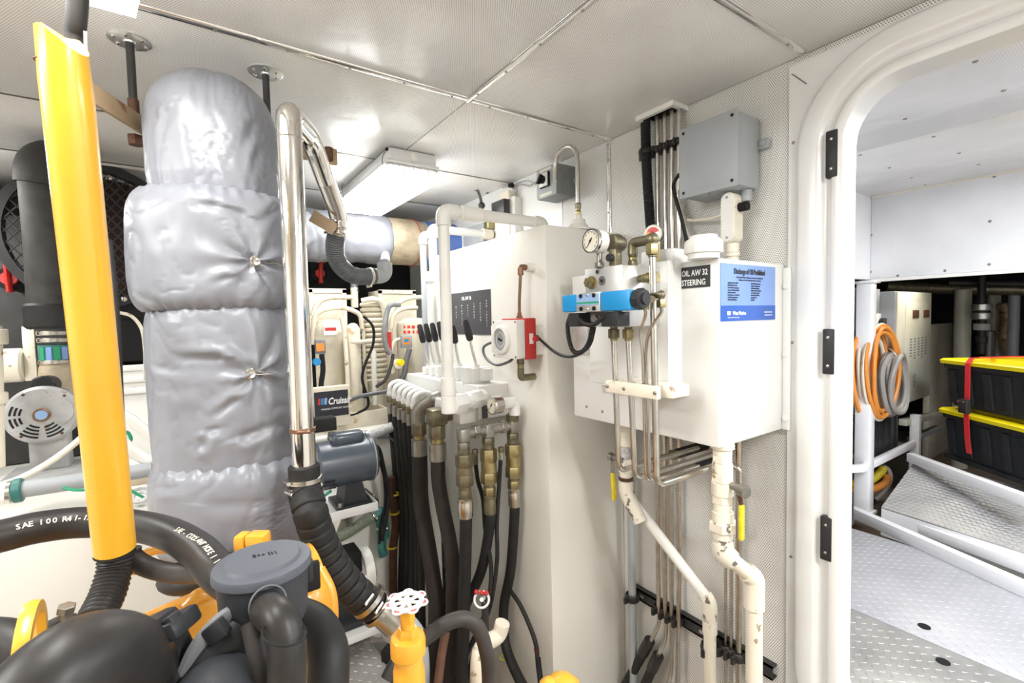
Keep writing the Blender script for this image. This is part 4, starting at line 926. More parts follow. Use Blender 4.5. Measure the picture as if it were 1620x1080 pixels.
# ================================================================== THINGS ON THE WALL ABOVE THE BIG TANK
# grey switch box
ys_ = PX(912, 300, XW).y; xs_ = PY(880, 300, ys_).x
yl_ = PX(849, 300, xs_).y; zt_, zb_ = PX(849, 270, xs_).z, PX(849, 317, xs_).z
sb = thing('rotary_switch_box', 'grey box with black rotary switch on the wall above the big tank', 'switch', ((xs_+XW)/2, (ys_+yl_)/2, zb_))
build('body', G().box((xs_+.008, ys_, zb_), (XW-.003, yl_, zt_), .003), 'box_grey_dark', sb)
build('lid', G().box((xs_, ys_, zb_), (xs_+.007, yl_, zt_), .002), 'box_grey', sb)
cY, cZ = (ys_+yl_)/2+.004, (zt_+zb_)/2+.008; hh = (zt_-zb_)
build('switch_plate', G().box((xs_-.012, cY-hh*.24, cZ-hh*.24), (xs_, cY+hh*.24, cZ+hh*.24), .003), 'matte_black', sb)
build('switch_face', G().box((xs_-.015, cY-hh*.22, cZ-hh*.22), (xs_-.012, cY+hh*.22, cZ+hh*.22), .001), 'plastic_white', sb)
build('knob', G().cyl((xs_-.015, cY, cZ), (xs_-.030, cY, cZ), hh*.13, n=20).obox((xs_-.034, cY, cZ), (.008, hh*.05, hh*.16), (V((1, 0, 0)), V((0, .8, .6)), V((0, -.6, .8))), .002), 'matte_black', sb)
for dz in (-.40, .40): build('label_strip', G().box((xs_-.001, cY-hh*.32, cZ+hh*dz-.006-.008), (xs_, cY+hh*.3, cZ+hh*dz+.006-.008)), 'dial', sb, 'yellowed label strip')
for y in (ys_+.008, yl_-.008):
    for z in (zb_+.008, zt_-.008): screw((xs_, y, z), (-1, 0, 0), .004, sb)
build('ear', G().cyl((XW-.02, ys_-.012, (zt_+zb_)/2), (XW-.006, ys_-.012, (zt_+zb_)/2), .012, n=12), 'box_grey', sb)
# cables to it
single('cable', G().tube([PX(848, 291, 1.47), PX(835, 286, 1.47), PX(820, 288, 1.47), PX(808, 293, 1.48), PX(795, 297, 1.485)], .004, 8), 'box_grey', 'grey cable clipped at the wall top left of the rotary switch box', 'cable')
single('cable', G().tube([PX(848, 288, 1.47), PX(838, 294, 1.47), PX(825, 292, 1.47), PX(818, 300, 1.48), PX(817, 340, 1.485), PX(819, 400, 1.485)], .004, 8), 'cable_grey', 'grey cable turning down the wall from the rotary switch box', 'cable')
single('cable', G().tube([PX(806, 294, 1.48), PX(812, 305, 1.48), PX(811, 350, 1.485), PX(813, 400, 1.485)], .006, 8), 'plastic_white', 'white cable running down beside the black isolator', 'cable')
q = PX(810, 293, 1.47); single('cable_clip', G().ball(q, .014, 10).ball(q+V((0, .02, .004)), .012, 10), 'matte_black', 'black cable ties bunched at the corner of ceiling and wall', 'clip')
# white trunking and black isolator
a, b_ = PX(806, 305, 1.46), PX(786, 400, 1.46)
single('cable_trunking', G().box((1.44, PX(805, 330, 1.44).y, 1.60), (1.498, PX(790, 330, 1.44).y, PX(798, 303, 1.44).z), .003), 'ivory', 'white vertical cable trunking on the wall behind the big tank', 'trunking')
iso = thing('isolator', 'black square isolator switch beside the white trunking', 'switch', PX(786, 345, 1.40))
y0_, y1_ = PX(777, 325, 1.40).y, PX(797, 325, 1.40).y; z0_, z1_ = PX(785, 346, 1.40).z, PX(785, 318, 1.40).z
build('cover', G().box((1.40, y1_, z0_), (1.44, y0_, z1_), .004), 'label_black', iso); build('base', G().box((1.449, y1_-.03, 1.60), (1.498, y0_+.005, z1_+.012), .003), 'plastic_white', iso)
for y in (y0_-.004, y1_+.004): screw((1.44, y, z1_+.006), (-1, 0, 0), .004, iso)
q = PX(755, 300, 1.40); q2 = PX(762, 325, 1.40)
hk = thing('hose_spigot', 'grey bent lever and round cap near the ceiling beyond the big tank', 'bracket', q2)
build('arm', G().tube([q+V((0, .02, .0)), q, q.lerp(q2, .5)+V((.006, 0, 0)), q2], .010, 10, flat=.5), 'hose_grey', hk); build('cap', G().ball(q2, .02, 12), 'dark_steel', hk)
a, b_ = PX(752, 301, 1.48), PX(772, 305, 1.48); build('foot', G().bar(a, b_, .008, .01), 'hose_grey', hk)
q = PX(755, 365, 1.48); single('panel_board', G().box((1.46, PX(765, 380, 1.46).y, 1.60), (1.498, PX(733, 380, 1.46).y, PX(745, 358, 1.46).z), .004), 'box_grey', 'grey flat panel on the wall seen under the white pipe', 'panel')
# ================================================================== CEILING FIXTURES
def fixture(name, label, x0, x1, y0, y1, glow=True, near=True):
    t_ = thing(name, label, 'ceiling light', ((x0+x1)/2, (y0+y1)/2, ZC-.11)); zt = ZC-.001
    g = G().box((x0+.012, y0+.01, ZC-.055), (x1-.012, y1-.01, zt), .008); build('housing', g, 'gloss_white', t_)
    build('rim', G().box((x0, y0, ZC-.066), (x1, y1, ZC-.052), .006), 'gloss_white', t_)
    # prismatic lens: clear near end, glowing tube chamber
    def tray(ya, yb, ins, z0, z1):
        return G().add([(x0+.006, ya, z0), (x1-.006, ya, z0), (x1-.006, yb, z0), (x0+.006, yb, z0), (x0+ins, ya+ins*.5, z1), (x1-ins, ya+ins*.5, z1), (x1-ins, yb-ins*.5, z1), (x0+ins, yb-ins*.5, z1)], [(0, 1, 5, 4), (1, 2, 6, 5), (2, 3, 7, 6), (3, 0, 4, 7), (4, 5, 6, 7), (3, 2, 1, 0)])
    L = y1-y0
    build('lens', tray(y0+.05, y1-.008, .018, ZC-.066, ZC-.130), 'lamp_glow', t_, 'glowing white lens', smooth=False)
    le = build('lens_end', tray(y0+.006, y0+.049, .016, ZC-.066, ZC-.127), 'clear_plastic', t_, 'clear ribbed lens end', smooth=False)
    g = G()
    for k in range(9): x = x0+.03+(x1-x0-.06)*k/8; g.box((x-.002, y0+.006, ZC-.110), (x+.002, y0+.03, ZC-.070))
    build('ribs', g, 'clear_plastic', le)
    build('knockout', G().lathe(((x0+x1)/2, y0+.010, ZC-.028), (0, -1, 0), [(.018, 0), (.018, .003), (.012, .003), (.012, .001)], 20), 'plastic_white', t_)
    return t_
fx = fixture('batten_light', 'lit white batten light on the ceiling above the white tank', .722, .965, 1.935, 2.70)
g = G().tube([PZ(612, 236, ZC-.05), PZ(606, 246, ZC-.07), PZ(605, 258, ZC-.09), PZ(613, 277, ZC-.115)], .0013, 6); build('wire_clip', g, 'matte_black', fx)
g = G().ball(PZ(612, 236, ZC-.05), .007, 8); build('clip_knob', g, 'matte_black', fx)
g = G().tube([PZ(543, 290, ZC-.05), PZ(541, 300, ZC-.09), PZ(546, 321, ZC-.115)], .0013, 6); build('wire_clip', g, 'matte_black', fx)
q = PZ(233, 26, ZC-.112); FX1, FY1 = q.x, q.y; FX0 = FX1-.21
fixture('batten_light', 'white batten light at the top left edge, near the yellow pipe', FX0, FX1, FY1-.72, FY1)
fixture('batten_light', 'white batten light added out of view behind the camera', .70, .90, -1.35, -.15)  # housing for the added lamp behind the camera
fixture('batten_light', 'white batten light added out of view at the far left', -1.40, -1.20, .3, 1.5)  # goes with the added far left fill, never in view
fixture('batten_light', 'white batten light added out of view at the back left', -1.10, -.90, 2.15, 2.95)  # body for the added back left lamp, outside the frame
# ================================================================== EXHAUST COLUMN WITH QUILTED BLANKETS
CX, CY = .085, 1.50
def quilt(name, zc0, zc1, rad, centre, puff, seed, buttons=(), mtl='blanket', rim=.05, slant=0., parent=None, label=None, squash=1., nz=84, nt=168, dome=False, creases=()):
    """pillowy blanket wrapped round a vertical duct, with folds pulled towards its buttons"""
    cx, cy = centre; g = G(); vs_ = []; H = zc1-zc0
    for j in range(nz+1):
        t = j/nz
        for i in range(nt):
            a = 2*math.pi*i/nt
            e = min(t, 1-t)*H; edge = 1-math.exp(-e/rim*2.2)
            if dome:
                u_ = max(0., (t-.35)/.65); edge = math.sqrt(max(0., 1-u_**3.6))*(.93+.07*min(1, t*5)) 
            z = zc0+H*t+slant*math.cos(a+2.2)*(1-t if slant > 0 else t)
            r = rad+puff*edge if not dome else (rad+puff)*edge
            d = V((math.cos(a), math.sin(a), 0)); p = V((cx+d.x*r, cy+d.y*r, z))
            n1 = noise.noise(V((d.x*1.6+seed, d.y*1.6, z*3)))*.012
            w1 = 1-abs(noise.noise(V((d.x*3+seed*3, d.y*3, z*14+3*noise.noise(V((d.x*3, d.y*3, z*5+seed))))))*2.2); n2 = max(0, w1)**6*.003
            n3 = noise.noise(V((d.x*9, d.y*9+seed, z*22)))*.0012
            dr = n1-n2+n3
            # gathered hem
            hem = math.exp(-e/(rim*.35)); dr += hem*.007*math.sin(a*34+seed+3*noise.noise(V((d.x*4, d.y*4, seed))))
            for (ba, bz) in buttons:
                da = (a-ba+math.pi) % (2*math.pi)-math.pi; s_ = da*rad; hgt = z-bz; D_ = math.hypot(s_, hgt)
                dr -= .016*math.exp(-D_/.035)
                if D_ > 1e-4:
                    an = math.atan2(hgt, s_); dr += .009*math.cos(an*7+seed)*math.exp(-D_/.085)*min(1, D_/.02)
            for (a0, zz0, a1, zz1, dep, wd) in creases:
                ax_ = (a-a0+math.pi) % (2*math.pi)-math.pi; bx_ = (a1-a0+math.pi) % (2*math.pi)-math.pi
                px_, pz_, qx, qz = ax_*rad, z-zz0, bx_*rad, zz1-zz0; LL = qx*qx+qz*qz; tt = max(0, min(1, (px_*qx+pz_*qz)/LL))
                ex, ez = px_-qx*tt, pz_-qz*tt; sg = 1 if (px_*qz-pz_*qx) > 0 else -1; dd_ = math.hypot(ex, ez); fade = min(1, 1.15-tt)
                dr += fade*dep*(-math.exp(-(dd_/wd)**2)+.75*math.exp(-((dd_*sg-wd*2.1)/(wd*1.6))**2))
            k = 1+dr/max(r, .05); vs_.append(V((cx+d.x*r*k, cy+d.y*r*k*squash, z)))
    fs = [(j*nt+i, j*nt+(i+1) % nt, (j+1)*nt+(i+1) % nt, (j+1)*nt+i) for j in range(nz) for i in range(nt)]
    fs.append(tuple(range(nt))[::-1]); fs.append(tuple(range(nz*nt, (nz+1)*nt))); g.add(vs_, fs)
    return build(name, g, mtl, parent, label, ang=70)
col = thing('exhaust_column', 'tall exhaust duct wrapped in puffy silver-grey insulation blankets beside the yellow pipe', 'exhaust duct', (CX, CY, .84))
def colz(py): return P(330, py, 1.24).z
def bang(px, py, r):        # angle on the column surface for a pixel
    o = V((CX, CY)); d = ray(px, py); dd = V((d.x, d.y)); c = V((0, 0))-o; A = dd.dot(dd); B = 2*c.dot(dd); Cc = c.dot(c)-r*r
    t = (-B-math.sqrt(max(0, B*B-4*A*Cc)))/(2*A); p = CAM+d*t; return math.atan2(p.y-CY, p.x-CX), p.z, p
z1, z2, z3, z4 = colz(322), colz(492), colz(728), colz(862)
def cre(pts, r_, dep=.007, wd=.0085):
    o_ = []
    for i in range(len(pts)-1): A_, B_ = bang(*pts[i], r_), bang(*pts[i+1], r_); o_.append((A_[0], A_[1], B_[0], B_[1], dep, wd))
    return o_
b1 = bang(404, 413, .20); b2 = bang(397, 591, .185)
build('duct_core', G().cyl((CX, CY, .62), (CX, CY, 1.95), .135, n=40), 'blanket_dark', col, 'dark duct showing in the blanket gaps')
quilt('blanket', z1-.02, 2.112, .145, (CX, CY), .012, 1.7, parent=col, dome=True, creases=cre([(346, 312), (322, 240)], .16)+cre([(262, 175), (250, 215)], .16, .004)+cre([(300, 318), (292, 285)], .16, .005)+cre([(400, 200), (380, 250)], .16, .005, .012)+cre([(410, 240), (395, 290)], .16, .004), label='domed top blanket reaching the ceiling')
quilt('blanket', z2, z1+.012, .168, (CX-.005, CY), .034, 4.2, buttons=[b1[:2]], creases=cre([(400, 408), (372, 392)], .2)+cre([(398, 418), (362, 440), (335, 452)], .2)+cre([(385, 338), (345, 325), (305, 322)], .2, .006)+cre([(440, 330), (415, 350)], .2)+cre([(412, 405), (440, 350)], .2, .005)+cre([(412, 425), (440, 470)], .2)+cre([(225, 470), (260, 486)], .2, .004), parent=col, rim=.045, label='widest upper blanket band')
quilt('blanket', z3-.03, z2+.01, .166, (CX+.012, CY), .018, 8.1, buttons=[b2[:2]], creases=cre([(392, 586), (335, 567), (268, 566)], .18, .009, .009)+cre([(394, 598), (362, 635), (325, 662)], .18, .009)+cre([(404, 600), (420, 655)], .18, .008)+cre([(312, 706), (325, 682), (350, 676)], .18, .007)+cre([(410, 580), (430, 520)], .18, .006)+cre([(245, 582), (290, 588)], .18, .004)+cre([(380, 690), (440, 665)], .18, .008, .012)+cre([(300, 510), (350, 515)], .18, .003, .02)+cre([(270, 620), (330, 610)], .18, .003, .014), parent=col, rim=.03, label='long middle blanket band')
quilt('blanket', z4-.02, z3+.015, .168, (CX+.015, CY), .036, 11.3, creases=cre([(240, 775), (300, 770)], .2, .003)+cre([(330, 800), (430, 790)], .2, .003, .014)+cre([(250, 742), (275, 760)], .2, .005)+cre([(410, 735), (425, 760)], .2, .004), parent=col, rim=.05, slant=.0, label='bulging bottom blanket band')
for bb in (b1, b2):
    p = bb[2]; n_ = V((math.cos(bb[0]), math.sin(bb[0]), 0)); c = p-n_*.002
    build('button', G().lathe(c, n_, [(.013, 0), (.014, .003), (.010, .005), (.006, .004)], 20), 'steel', col, 'steel lacing washer')
    tx_ = V((-n_.y, n_.x, 0))*(-1 if V((-n_.y, n_.x, 0)).dot(CR) < 0 else 1)
    build('lacing_wire', G().tube([c+n_*.004, c+tx_*.02+n_*.006+V((0, 0, .003)), c+tx_*.045+n_*.004-V((0, 0, .001)), c+tx_*.075-n_*.016-V((0, 0, .006)), c+tx_*.095-n_*.036-V((0, 0, .02))], .0011, 6).tube([c+n_*.004, c+tx_*.02+n_*.006-V((0, 0, .004)), c+tx_*.048+n_*.004-V((0, 0, .002)), c+tx_*.078-n_*.016-V((0, 0, .004))], .0011, 6), 'steel', col)
# seam stitches at the two hems
def stitches(z, r, a0, a1, n):
    g = G()
    for k in range(n):
        a = a0+(a1-a0)*k/(n-1); d = V((math.cos(a), math.sin(a), 0)); t = V((-d.y, d.x, 0)); c = V((CX, CY, z))+d*r
        g.bar(c-t*.004+V((0, 0, -.006)), c+t*.004+V((0, 0, .006)), .0015, .0015)
    return build('stitching', g, 'rope', col)
a_l, a_r = bang(250, 320, .155)[0], bang(410, 320, .155)[0]
stitches(z1+.004, .162, bang(330, 320, .155)[0], a_r, 16)
# horizontal duct: elbow from the column to the wrapped silencer at the back
YS, ZS, RS = 2.86, PY(560, 377, 2.86).z, .150
dz = thing('exhaust_silencer', 'horizontal silver-wrapped exhaust silencer with tan and blue bands under the ceiling', 'exhaust duct', (.8, YS, ZS-RS))
def wrap(rad, s, amp=.008):
    def f(a, t): return rad
    return f
def wtube(name, pts, rad, seed, mtl, parent, label=None, n=40, amp=.010, seg=10, ends=True):
    g = G(); p = spline(pts, seg); L = len(p); x = None; vs_ = []; acc = 0
    for j in range(L):
        t = (p[min(j+1, L-1)]-p[max(j-1, 0)]).normalized()
        if x is None: x = frame(t)[0]
        x = (x-t*x.dot(t)).normalized(); y = t.cross(x); e = min(j, L-1-j)
        for i in range(n):
            a = 2*math.pi*i/n; d = x*math.cos(a)+y*math.sin(a)
            w1 = max(0, 1-abs(noise.noise(V((d.x*2+seed, d.z*2, j*.35)))*2.4))**3
            r = rad+amp*noise.noise(V((d.x*3+seed, d.z*3, j*.2)))-amp*.8*w1+(amp*.6*math.sin(a*20) if e < 2 and ends else 0)-(rad*.06 if e == 0 else 0)
            vs_.append(p[j]+d*r)
    fs = [(j*n+i, j*n+(i+1) % n, (j+1)*n+(i+1) % n, (j+1)*n+i) for j in range(L-1) for i in range(n)]+[tuple(range(n))[::-1], tuple(range((L-1)*n, L*n))]
    return build(name, g.add(vs_, fs), mtl, parent, label, ang=70)
wtube('elbow_blanket', [(CX+.06, CY+.17, 1.93), (CX+.10, CY+.35, 1.95), (CX+.18, CY+.75, ZS), (CX+.32, YS-.22, ZS), (CX+.44, YS-.04, ZS)], .135, 3.3, 'blanket', dz, amp=.016)
xa, xb_, xc_, xd_ = [PY(px, 375, YS).x for px in (484, 612, 655, 745)]
wtube('blanket', [(CX+.40, YS, ZS), (xa+.05, YS, ZS), ((xa+xb_)/2, YS, ZS), (xb_, YS, ZS)], RS, 6.1, 'blanket', dz, amp=.012, seg=12)
build('fibre_band', G().cyl((xb_-.01, YS, ZS), (xc_, YS, ZS), RS-.006, n=44, bev=.004), 'fibreglass', dz, 'tan woven fibreglass band')
build('cord', G().torus((xc_-.028, YS, ZS), (1, .10, .04), RS-.001, .0025, 44, 6), 'red_dark', dz, 'thin red cord')
build('fibre_band', G().cyl((xc_, YS, ZS), (xc_+.07, YS, ZS), RS-.012, n=44), 'fibreglass', dz)
build('blue_band', G().cyl((xc_+.05, YS, ZS), (xd_, YS, ZS), RS-.008, n=44), 'tape_blue', dz, 'blue tape wrap at the end')
# rods, plates and clamp that carry the column
rd = []
RODP = []
for k, (px, py, l) in enumerate(((205, 63, 'left'), (420, 114, 'right'))):
    q = PZ(px, py, ZC); RODP.append(q)
    t_ = thing('hanger_rod', 'dark threaded rod with round ceiling plate, '+l+' of the grey exhaust column', 'bracket', (q.x, q.y, 1.80))
    fl2 = build('ceiling_plate', G().lathe(q, dn, [(.047, 0), (.047, .003), (.044, .005), (.014, .006), (.013, .010)], 32), 'aluminium', t_, 'round metal ceiling plate')
    for i in range(6): a = R(60*i+20); screw(q+V((.034*math.cos(a), .034*math.sin(a), -.005)), dn, .0045, fl2, 'steel', .004)
    f = lambda s_, t: .0095+.0005*math.sin(s_*900); f.step = .006
    zr_ = PY(236 if k == 0 else 428, 196 if k == 0 else 228, q.y).z
    build('rod', G().tube([V((q.x, q.y, ZC-.004)), V((q.x, q.y, zr_+.006))], .0095, 12, sp=False), 'dark_steel', t_)
    build('spacer', G().cyl((q.x, q.y, zr_+.005), (q.x, q.y, zr_+.055), .0125, n=14), 'rust', t_)
q0, q1_ = RODP
ar = thing('clamp_arm', 'long flat yellow-tan bracket arm running from the yellow pipe to the left rod', 'bracket', (q0.x, q0.y, 1.86))
zA = PY(232, 205, q0.y).z
A1 = V((q0.x+.03, q0.y-.0, zA)); A0 = P(100, 118, .98)
build('arm', G().bar(A0, A1, .010, .045, (0, 0, 1), .002), 'bracket_tan', ar)
build('bolt', G().hex(V((q0.x, q0.y, zA-.045)), V((q0.x, q0.y, zA-.020)), .018), 'rust', ar)
build('clamp_arm_end', G().bar(A1, V((CX-.12, CY+.02, zA)), .012, .03), 'bracket_tan', ar) if False else None
ar2 = thing('clamp_arm', 'flat tan bracket arm from the right rod across to the steel pipe', 'bracket', (q1_.x, q1_.y, 1.86))
zB2 = PY(430, 228, q1_.y).z
build('arm', G().bar(V((q1_.x-.08, q1_.y, zB2)), V((q1_.x+.20, q1_.y+.02, zB2)), .012, .05, (0, 0, 1), .002), 'bracket_tan', ar2)
build('bolt', G().hex(V((q1_.x+.17, q1_.y, zB2-.02)), V((q1_.x+.17, q1_.y, zB2+.02)), .014), 'rust', ar2)
# ================================================================== CHROME PIPE AND ITS HOSES
SX = P(458, 220, 1.13); SB = P(480, 742, 1.13); r_s = .0285
sx, sy = SX.x, SX.y
ztp = P(460, 190, 1.13).z
st = thing('chrome_pipe', 'tall polished steel pipe with a bend at the top beside the grey exhaust column', 'pipe', (sx, sy, SB.z))
b2x = P(508, 270, 1.45); b2e = P(537, 340, 1.60)
build('pipe', G().tube([V((sx, sy, SB.z)), V((sx, sy, ztp-.045))], r_s, 32, sp=False), 'chrome', st)
build('bend', G().tube(bend([V((sx, sy, ztp-.045)), V((sx, sy, ztp+.02)), P(490, 215, 1.32), P(515, 285, 1.47)], .055, 10), r_s, 28, sp=False), 'chrome', st)
build('weld_ring', G().torus((sx, sy, ztp-.045), (0, 0, 1), r_s, .002, 28, 6), 'steel', st)
build('pipe', G().tube([P(513, 280, 1.46), P(530, 325, 1.55), P(537, 352, 1.60)], r_s*.98, 28, sp=False), 'chrome', st)
build('pipe_end', G().tube([P(534, 345, 1.58), P(534, 375, 1.62)], r_s*.9, 24, sp=False), 'chrome', st)
clampband(V((sx, sy, P(480, 684, 1.13).z)), (0, 0, 1), r_s+.001, .010, st, 'copper', (-.2, -1, 0), 'ubolt')
build('ubolt_bracket', G().box((sx-.015, sy+.03, P(480, 690, 1.13).z-.012), (sx+.09, sy+.075, P(480, 690, 1.13).z+.022), .002), 'matte_black', st)
build('bolt_plate', G().obox(P(512, 352, 1.54), (.045, .004, .020), (CR*.85+CD*.5, CF, (CD*.85-CR*.5))), 'bracket_tan', st)
hb = thing('ribbed_hose', 'black ribbed hose curving from the chrome pipe end to the grey elbow under the silencer', 'hose', P(560, 430, 1.75))
build('hose', G().tube([P(534, 365, 1.61), P(530, 385, 1.63), P(532, 408, 1.66), P(545, 427, 1.70), P(565, 437, 1.74), P(592, 437, 1.79)], rib(.0305, .0012, .008), 18), 'hose_grey', hb, 'black and blue-striped ribbed hose')
clampband(P(533, 367, 1.61), P(530, 385, 1.63)-P(534, 360, 1.61), .032, .012, hb, 'steel', -CR); clampband(P(534, 357, 1.60), P(530, 385, 1.63)-P(534, 360, 1.61), .032, .010, hb, 'steel', -CR)
clampband(P(585, 437, 1.78), P(592, 437, 1.79)-P(565, 437, 1.74), .032, .010, hb, 'ivory', CD)
pe = thing('grey_elbow', 'grey plastic elbow hanging below the wrapped silencer', 'pipe fitting', P(608, 437, 1.83))
a = P(590, 437, 1.79); b_ = P(609, 436, 1.83)
build('elbow', G().tube(bend([a, b_, V((b_.x, b_.y, b_.z+.05))], .025), .029, 20, sp=False), 'box_grey', pe)
build('riser', G().tube([V((b_.x, b_.y, b_.z+.03)), V((b_.x, b_.y, b_.z+.045)), PY(610, 402, YS-.04)], .022, 16, sp=False), 'box_grey', pe)
# spiral hose below the chrome pipe
sh = thing('spiral_hose', 'thick black spiral-wrapped hose below the chrome pipe', 'hose', P(600, 950, 1.22))
ZH0 = P(484, 786, 1.13).z
hp = [V((sx, sy, ZH0)), P(490, 805, 1.13), P(499, 835, 1.14), P(517, 877, 1.16), P(543, 915, 1.18), P(574, 947, 1.2), P(592, 960, 1.21)]
def spir(s_, t): return .0400-.0055*(1-abs(math.sin(math.pi*s_/.029)))**4
spir.step = .0016
build('hose', G().tube(hp, spir, 28), 'rubber', sh)
build('cuff', G().cyl(V((sx, sy, ZH0-.004)), V((sx, sy, SB.z+.0)), .037, n=28, bev=.004), 'rubber', sh)
clampband(V((sx, sy, ZH0+.006)), (0.08, -.05, 1), .0395, .016, sh, 'steel', -CF-CR*.6); clampband(V((sx, sy, ZH0+.030)), (0.0, 0, 1), .0390, .012, sh, 'steel', -CF-CR)
for (a, b_) in (((583, 950, 1.205), (592, 959, 1.21)), ((598, 963, 1.215), (606, 970, 1.22))):
    clampband(P(*a), P(*b_)-P(*a), .044, .013, sh, 'steel', -CF-CD*.7+CR*.4)
eb = thing('steel_pipe_stub', 'steel and ivory pipe stub clamped in the end of the spiral hose', 'pipe', P(640, 1000, 1.25))
build('pipe', G().tube([P(594, 957, 1.21), P(630, 990, 1.24)], .036, 24, sp=False), 'steel', eb)
build('flange', G().cyl(P(626, 986, 1.237), P(632, 992, 1.242), .043, n=28), 'aluminium', eb)
build('elbow', G().tube([P(630, 990, 1.245), P(648, 1010, 1.26), P(655, 1050, 1.28), P(655, 1100, 1.3)], .042, 24), 'box_grey', eb)
# ================================================================== BEIGE BENCH WITH AIR-CONDITIONING UNITS
YB0 = 2.30
bn = thing('equipment_bench', 'beige painted steel bench under the air-conditioning compressors', 'bench', (.7, 2.8, 0))
build('body', G().box((.26, YB0, ZB0), (1.09, 3.3, .90), .006), 'tank_cream', bn)
build('top', G().box((.25, YB0-.01, .90), (1.09, 3.3, .915), .003), 'plastic_white', bn)
ZB = .915
def ac(name, label, YA, px0, px1, dxp, first=True):
    pass
YA = 2.62
def on(px, py, y=YA): return PY(px, py, y)
ac1 = thing('compressor_unit', 'cream air-conditioning compressor unit with a black logo box in front', 'compressor', (on(540, 660).x, YA, ZB))
xa, xb_ = on(497, 660, 2.40).x, on(613, 650, 2.40).x
ztr = PY(560, 655, 2.40).z; ztb = PY(560, 678, 2.40).z
build('tray', G().box((xa, 2.40, max(ztb, ZB)), (xb_, 2.95, max(ztb, ZB)+.012)).box((xa, 2.395, max(ztb, ZB)), (xb_, 2.405, ztr+.01), .002).box((xb_-.008, 2.40, ZB), (xb_, 2.95, ztr+.01)), 'cream', ac1)
c0 = on(526, 640); ctop = on(526, 505); rr = abs(on(549, 600).x-on(503, 600).x)/2
build('compressor_shell', G().lathe((c0.x, YA, ZB+.012), (0, 0, 1), [(rr*.9, 0), (rr, .02), (rr, (ctop.z-ZB)-.09), (rr*1.02, (ctop.z-ZB)-.085), (rr*1.02, (ctop.z-ZB)-.075), (rr*.97, (ctop.z-ZB)-.05), (rr*.72, (ctop.z-ZB)-.022), (rr*.2, (ctop.z-ZB)-.012)], 36), 'cream', ac1)
build('label_plate', G().box((c0.x-.045, YA-rr-.004, on(520, 530, YA-rr).z), (c0.x+.02, YA-rr+.012, on(520, 515, YA-rr).z)), 'print_white', ac1)
build('label_plate', G().box((c0.x-.04, YA-rr-.005, on(520, 523, YA-rr).z), (c0.x+.015, YA-rr-.003, on(520, 518, YA-rr).z)), 'red', ac1, 'red warning line')
c1 = on(563, 640, 2.52); c1t = on(563, 512, 2.52); r1 = abs(on(574, 600, 2.52).x-on(552, 600, 2.52).x)/2
build('accumulator', G().lathe((c1.x, 2.52, ZB+.012), (0, 0, 1), [(r1*.6, 0), (r1, .015), (r1, c1t.z-ZB-.04), (r1*.6, c1t.z-ZB-.015), (r1*.25, c1t.z-ZB-.008)], 24), 'cream', ac1)
def arcpipe(pts, r, mt, parent, nm='pipe', **k): return build(nm, G().tube(pts, r, 10, **k), mt, parent)
arcpipe([on(496, 545), on(497, 505), on(508, 492), on(530, 487), on(548, 488), on(560, 492), on(570, 500), on(573, 520)], .013, 'cream', ac1)
arcpipe([on(494, 500, 2.7), on(503, 480, 2.7), on(520, 471, 2.7), on(557, 470, 2.7)], .014, 'cream', ac1)
arcpipe([on(540, 502, 2.5), on(545, 530, 2.5), on(549, 580, 2.49), on(551, 630, 2.48)], .011, 'ivory', ac1)
arcpipe([on(556, 541, 2.5), on(572, 541, 2.48), on(590, 540, 2.5)], .013, 'cream', ac1)
arcpipe([on(575, 520), on(576, 560), on(580, 620), on(590, 640)], .010, 'cream', ac1)
arcpipe([on(591, 555, 2.5), on(592, 600, 2.5), on(593, 640, 2.5)], .014, 'plastic_white', ac1)
sw = build('control_switch', G().box(on(500, 560, 2.48)+V((0, 0, 0)), on(515, 537, 2.48)+V((0, .03, 0)), .004), 'box_grey_dark', ac1, 'grey control with yellow label')
q = on(507, 549, 2.479); build('sticker', G().box(q+V((-.02, -.002, -.02)), q+V((.018, 0, .02))), 'orange', sw)
build('wires', G().tube([on(509, 560, 2.48), on(511, 585, 2.47), on(508, 610, 2.47), on(513, 625, 2.45)], .013, 8), 'matte_black', ac1)
q = on(500, 572, 2.47); build('sensor', G().cyl(q, q+V((0, -.03, 0)), .018, n=14), 'blue', ac1, 'blue round sensor')
q0_, q1_2 = on(490, 520, 2.85), on(547, 458, 2.85)
bx = build('filter_box', G().box((q0_.x, 2.85, q0_.z-.03), (q1_2.x, 3.05, q1_2.z), .003), 'cream', ac1)
build('frame', G().box((q0_.x-.0, 2.842, q1_2.z-.02), (q1_2.x, 2.85, q1_2.z+.004)).box((q0_.x, 2.842, q0_.z), (q0_.x+.022, 2.85, q1_2.z)).box((q1_2.x-.022, 2.842, q0_.z), (q1_2.x, 2.85, q1_2.z)), 'ivory', bx)
# coil stack beside it
cc = on(592, 540, 2.66); rc = abs(on(612, 540, 2.66).x-on(572, 540, 2.66).x)/2-.014
cs1 = thing('condenser_coil', 'stack of ivory coiled tube rings between the two compressor units', 'coil', (cc.x, 2.66, ZB))
z_ = on(590, 600, 2.66).z; k = 0; ztop_ = on(590, 478, 2.66).z
while z_ < ztop_:
    build('coil_ring', G().torus((cc.x, 2.66, z_), (0, 0, 1), rc, .0135, 28, 8), 'cream' if k % 4 else 'ivory', cs1); z_ += .0285; k += 1
build('core', G().cyl((cc.x, 2.66, ZB), (cc.x, 2.66, ztop_), rc-.018, n=20), 'ivory', cs1)
arcpipe([on(572, 476, 2.6), on(590, 473, 2.58), on(604, 480, 2.58), on(609, 510, 2.6), on(606, 545, 2.62)], .015, 'ivory', cs1)
q = on(560, 455, 2.9); arcpipe([q+V((0, 0, -.12)), q, ], .022, 'cream', cs1, 'stub', sp=False)
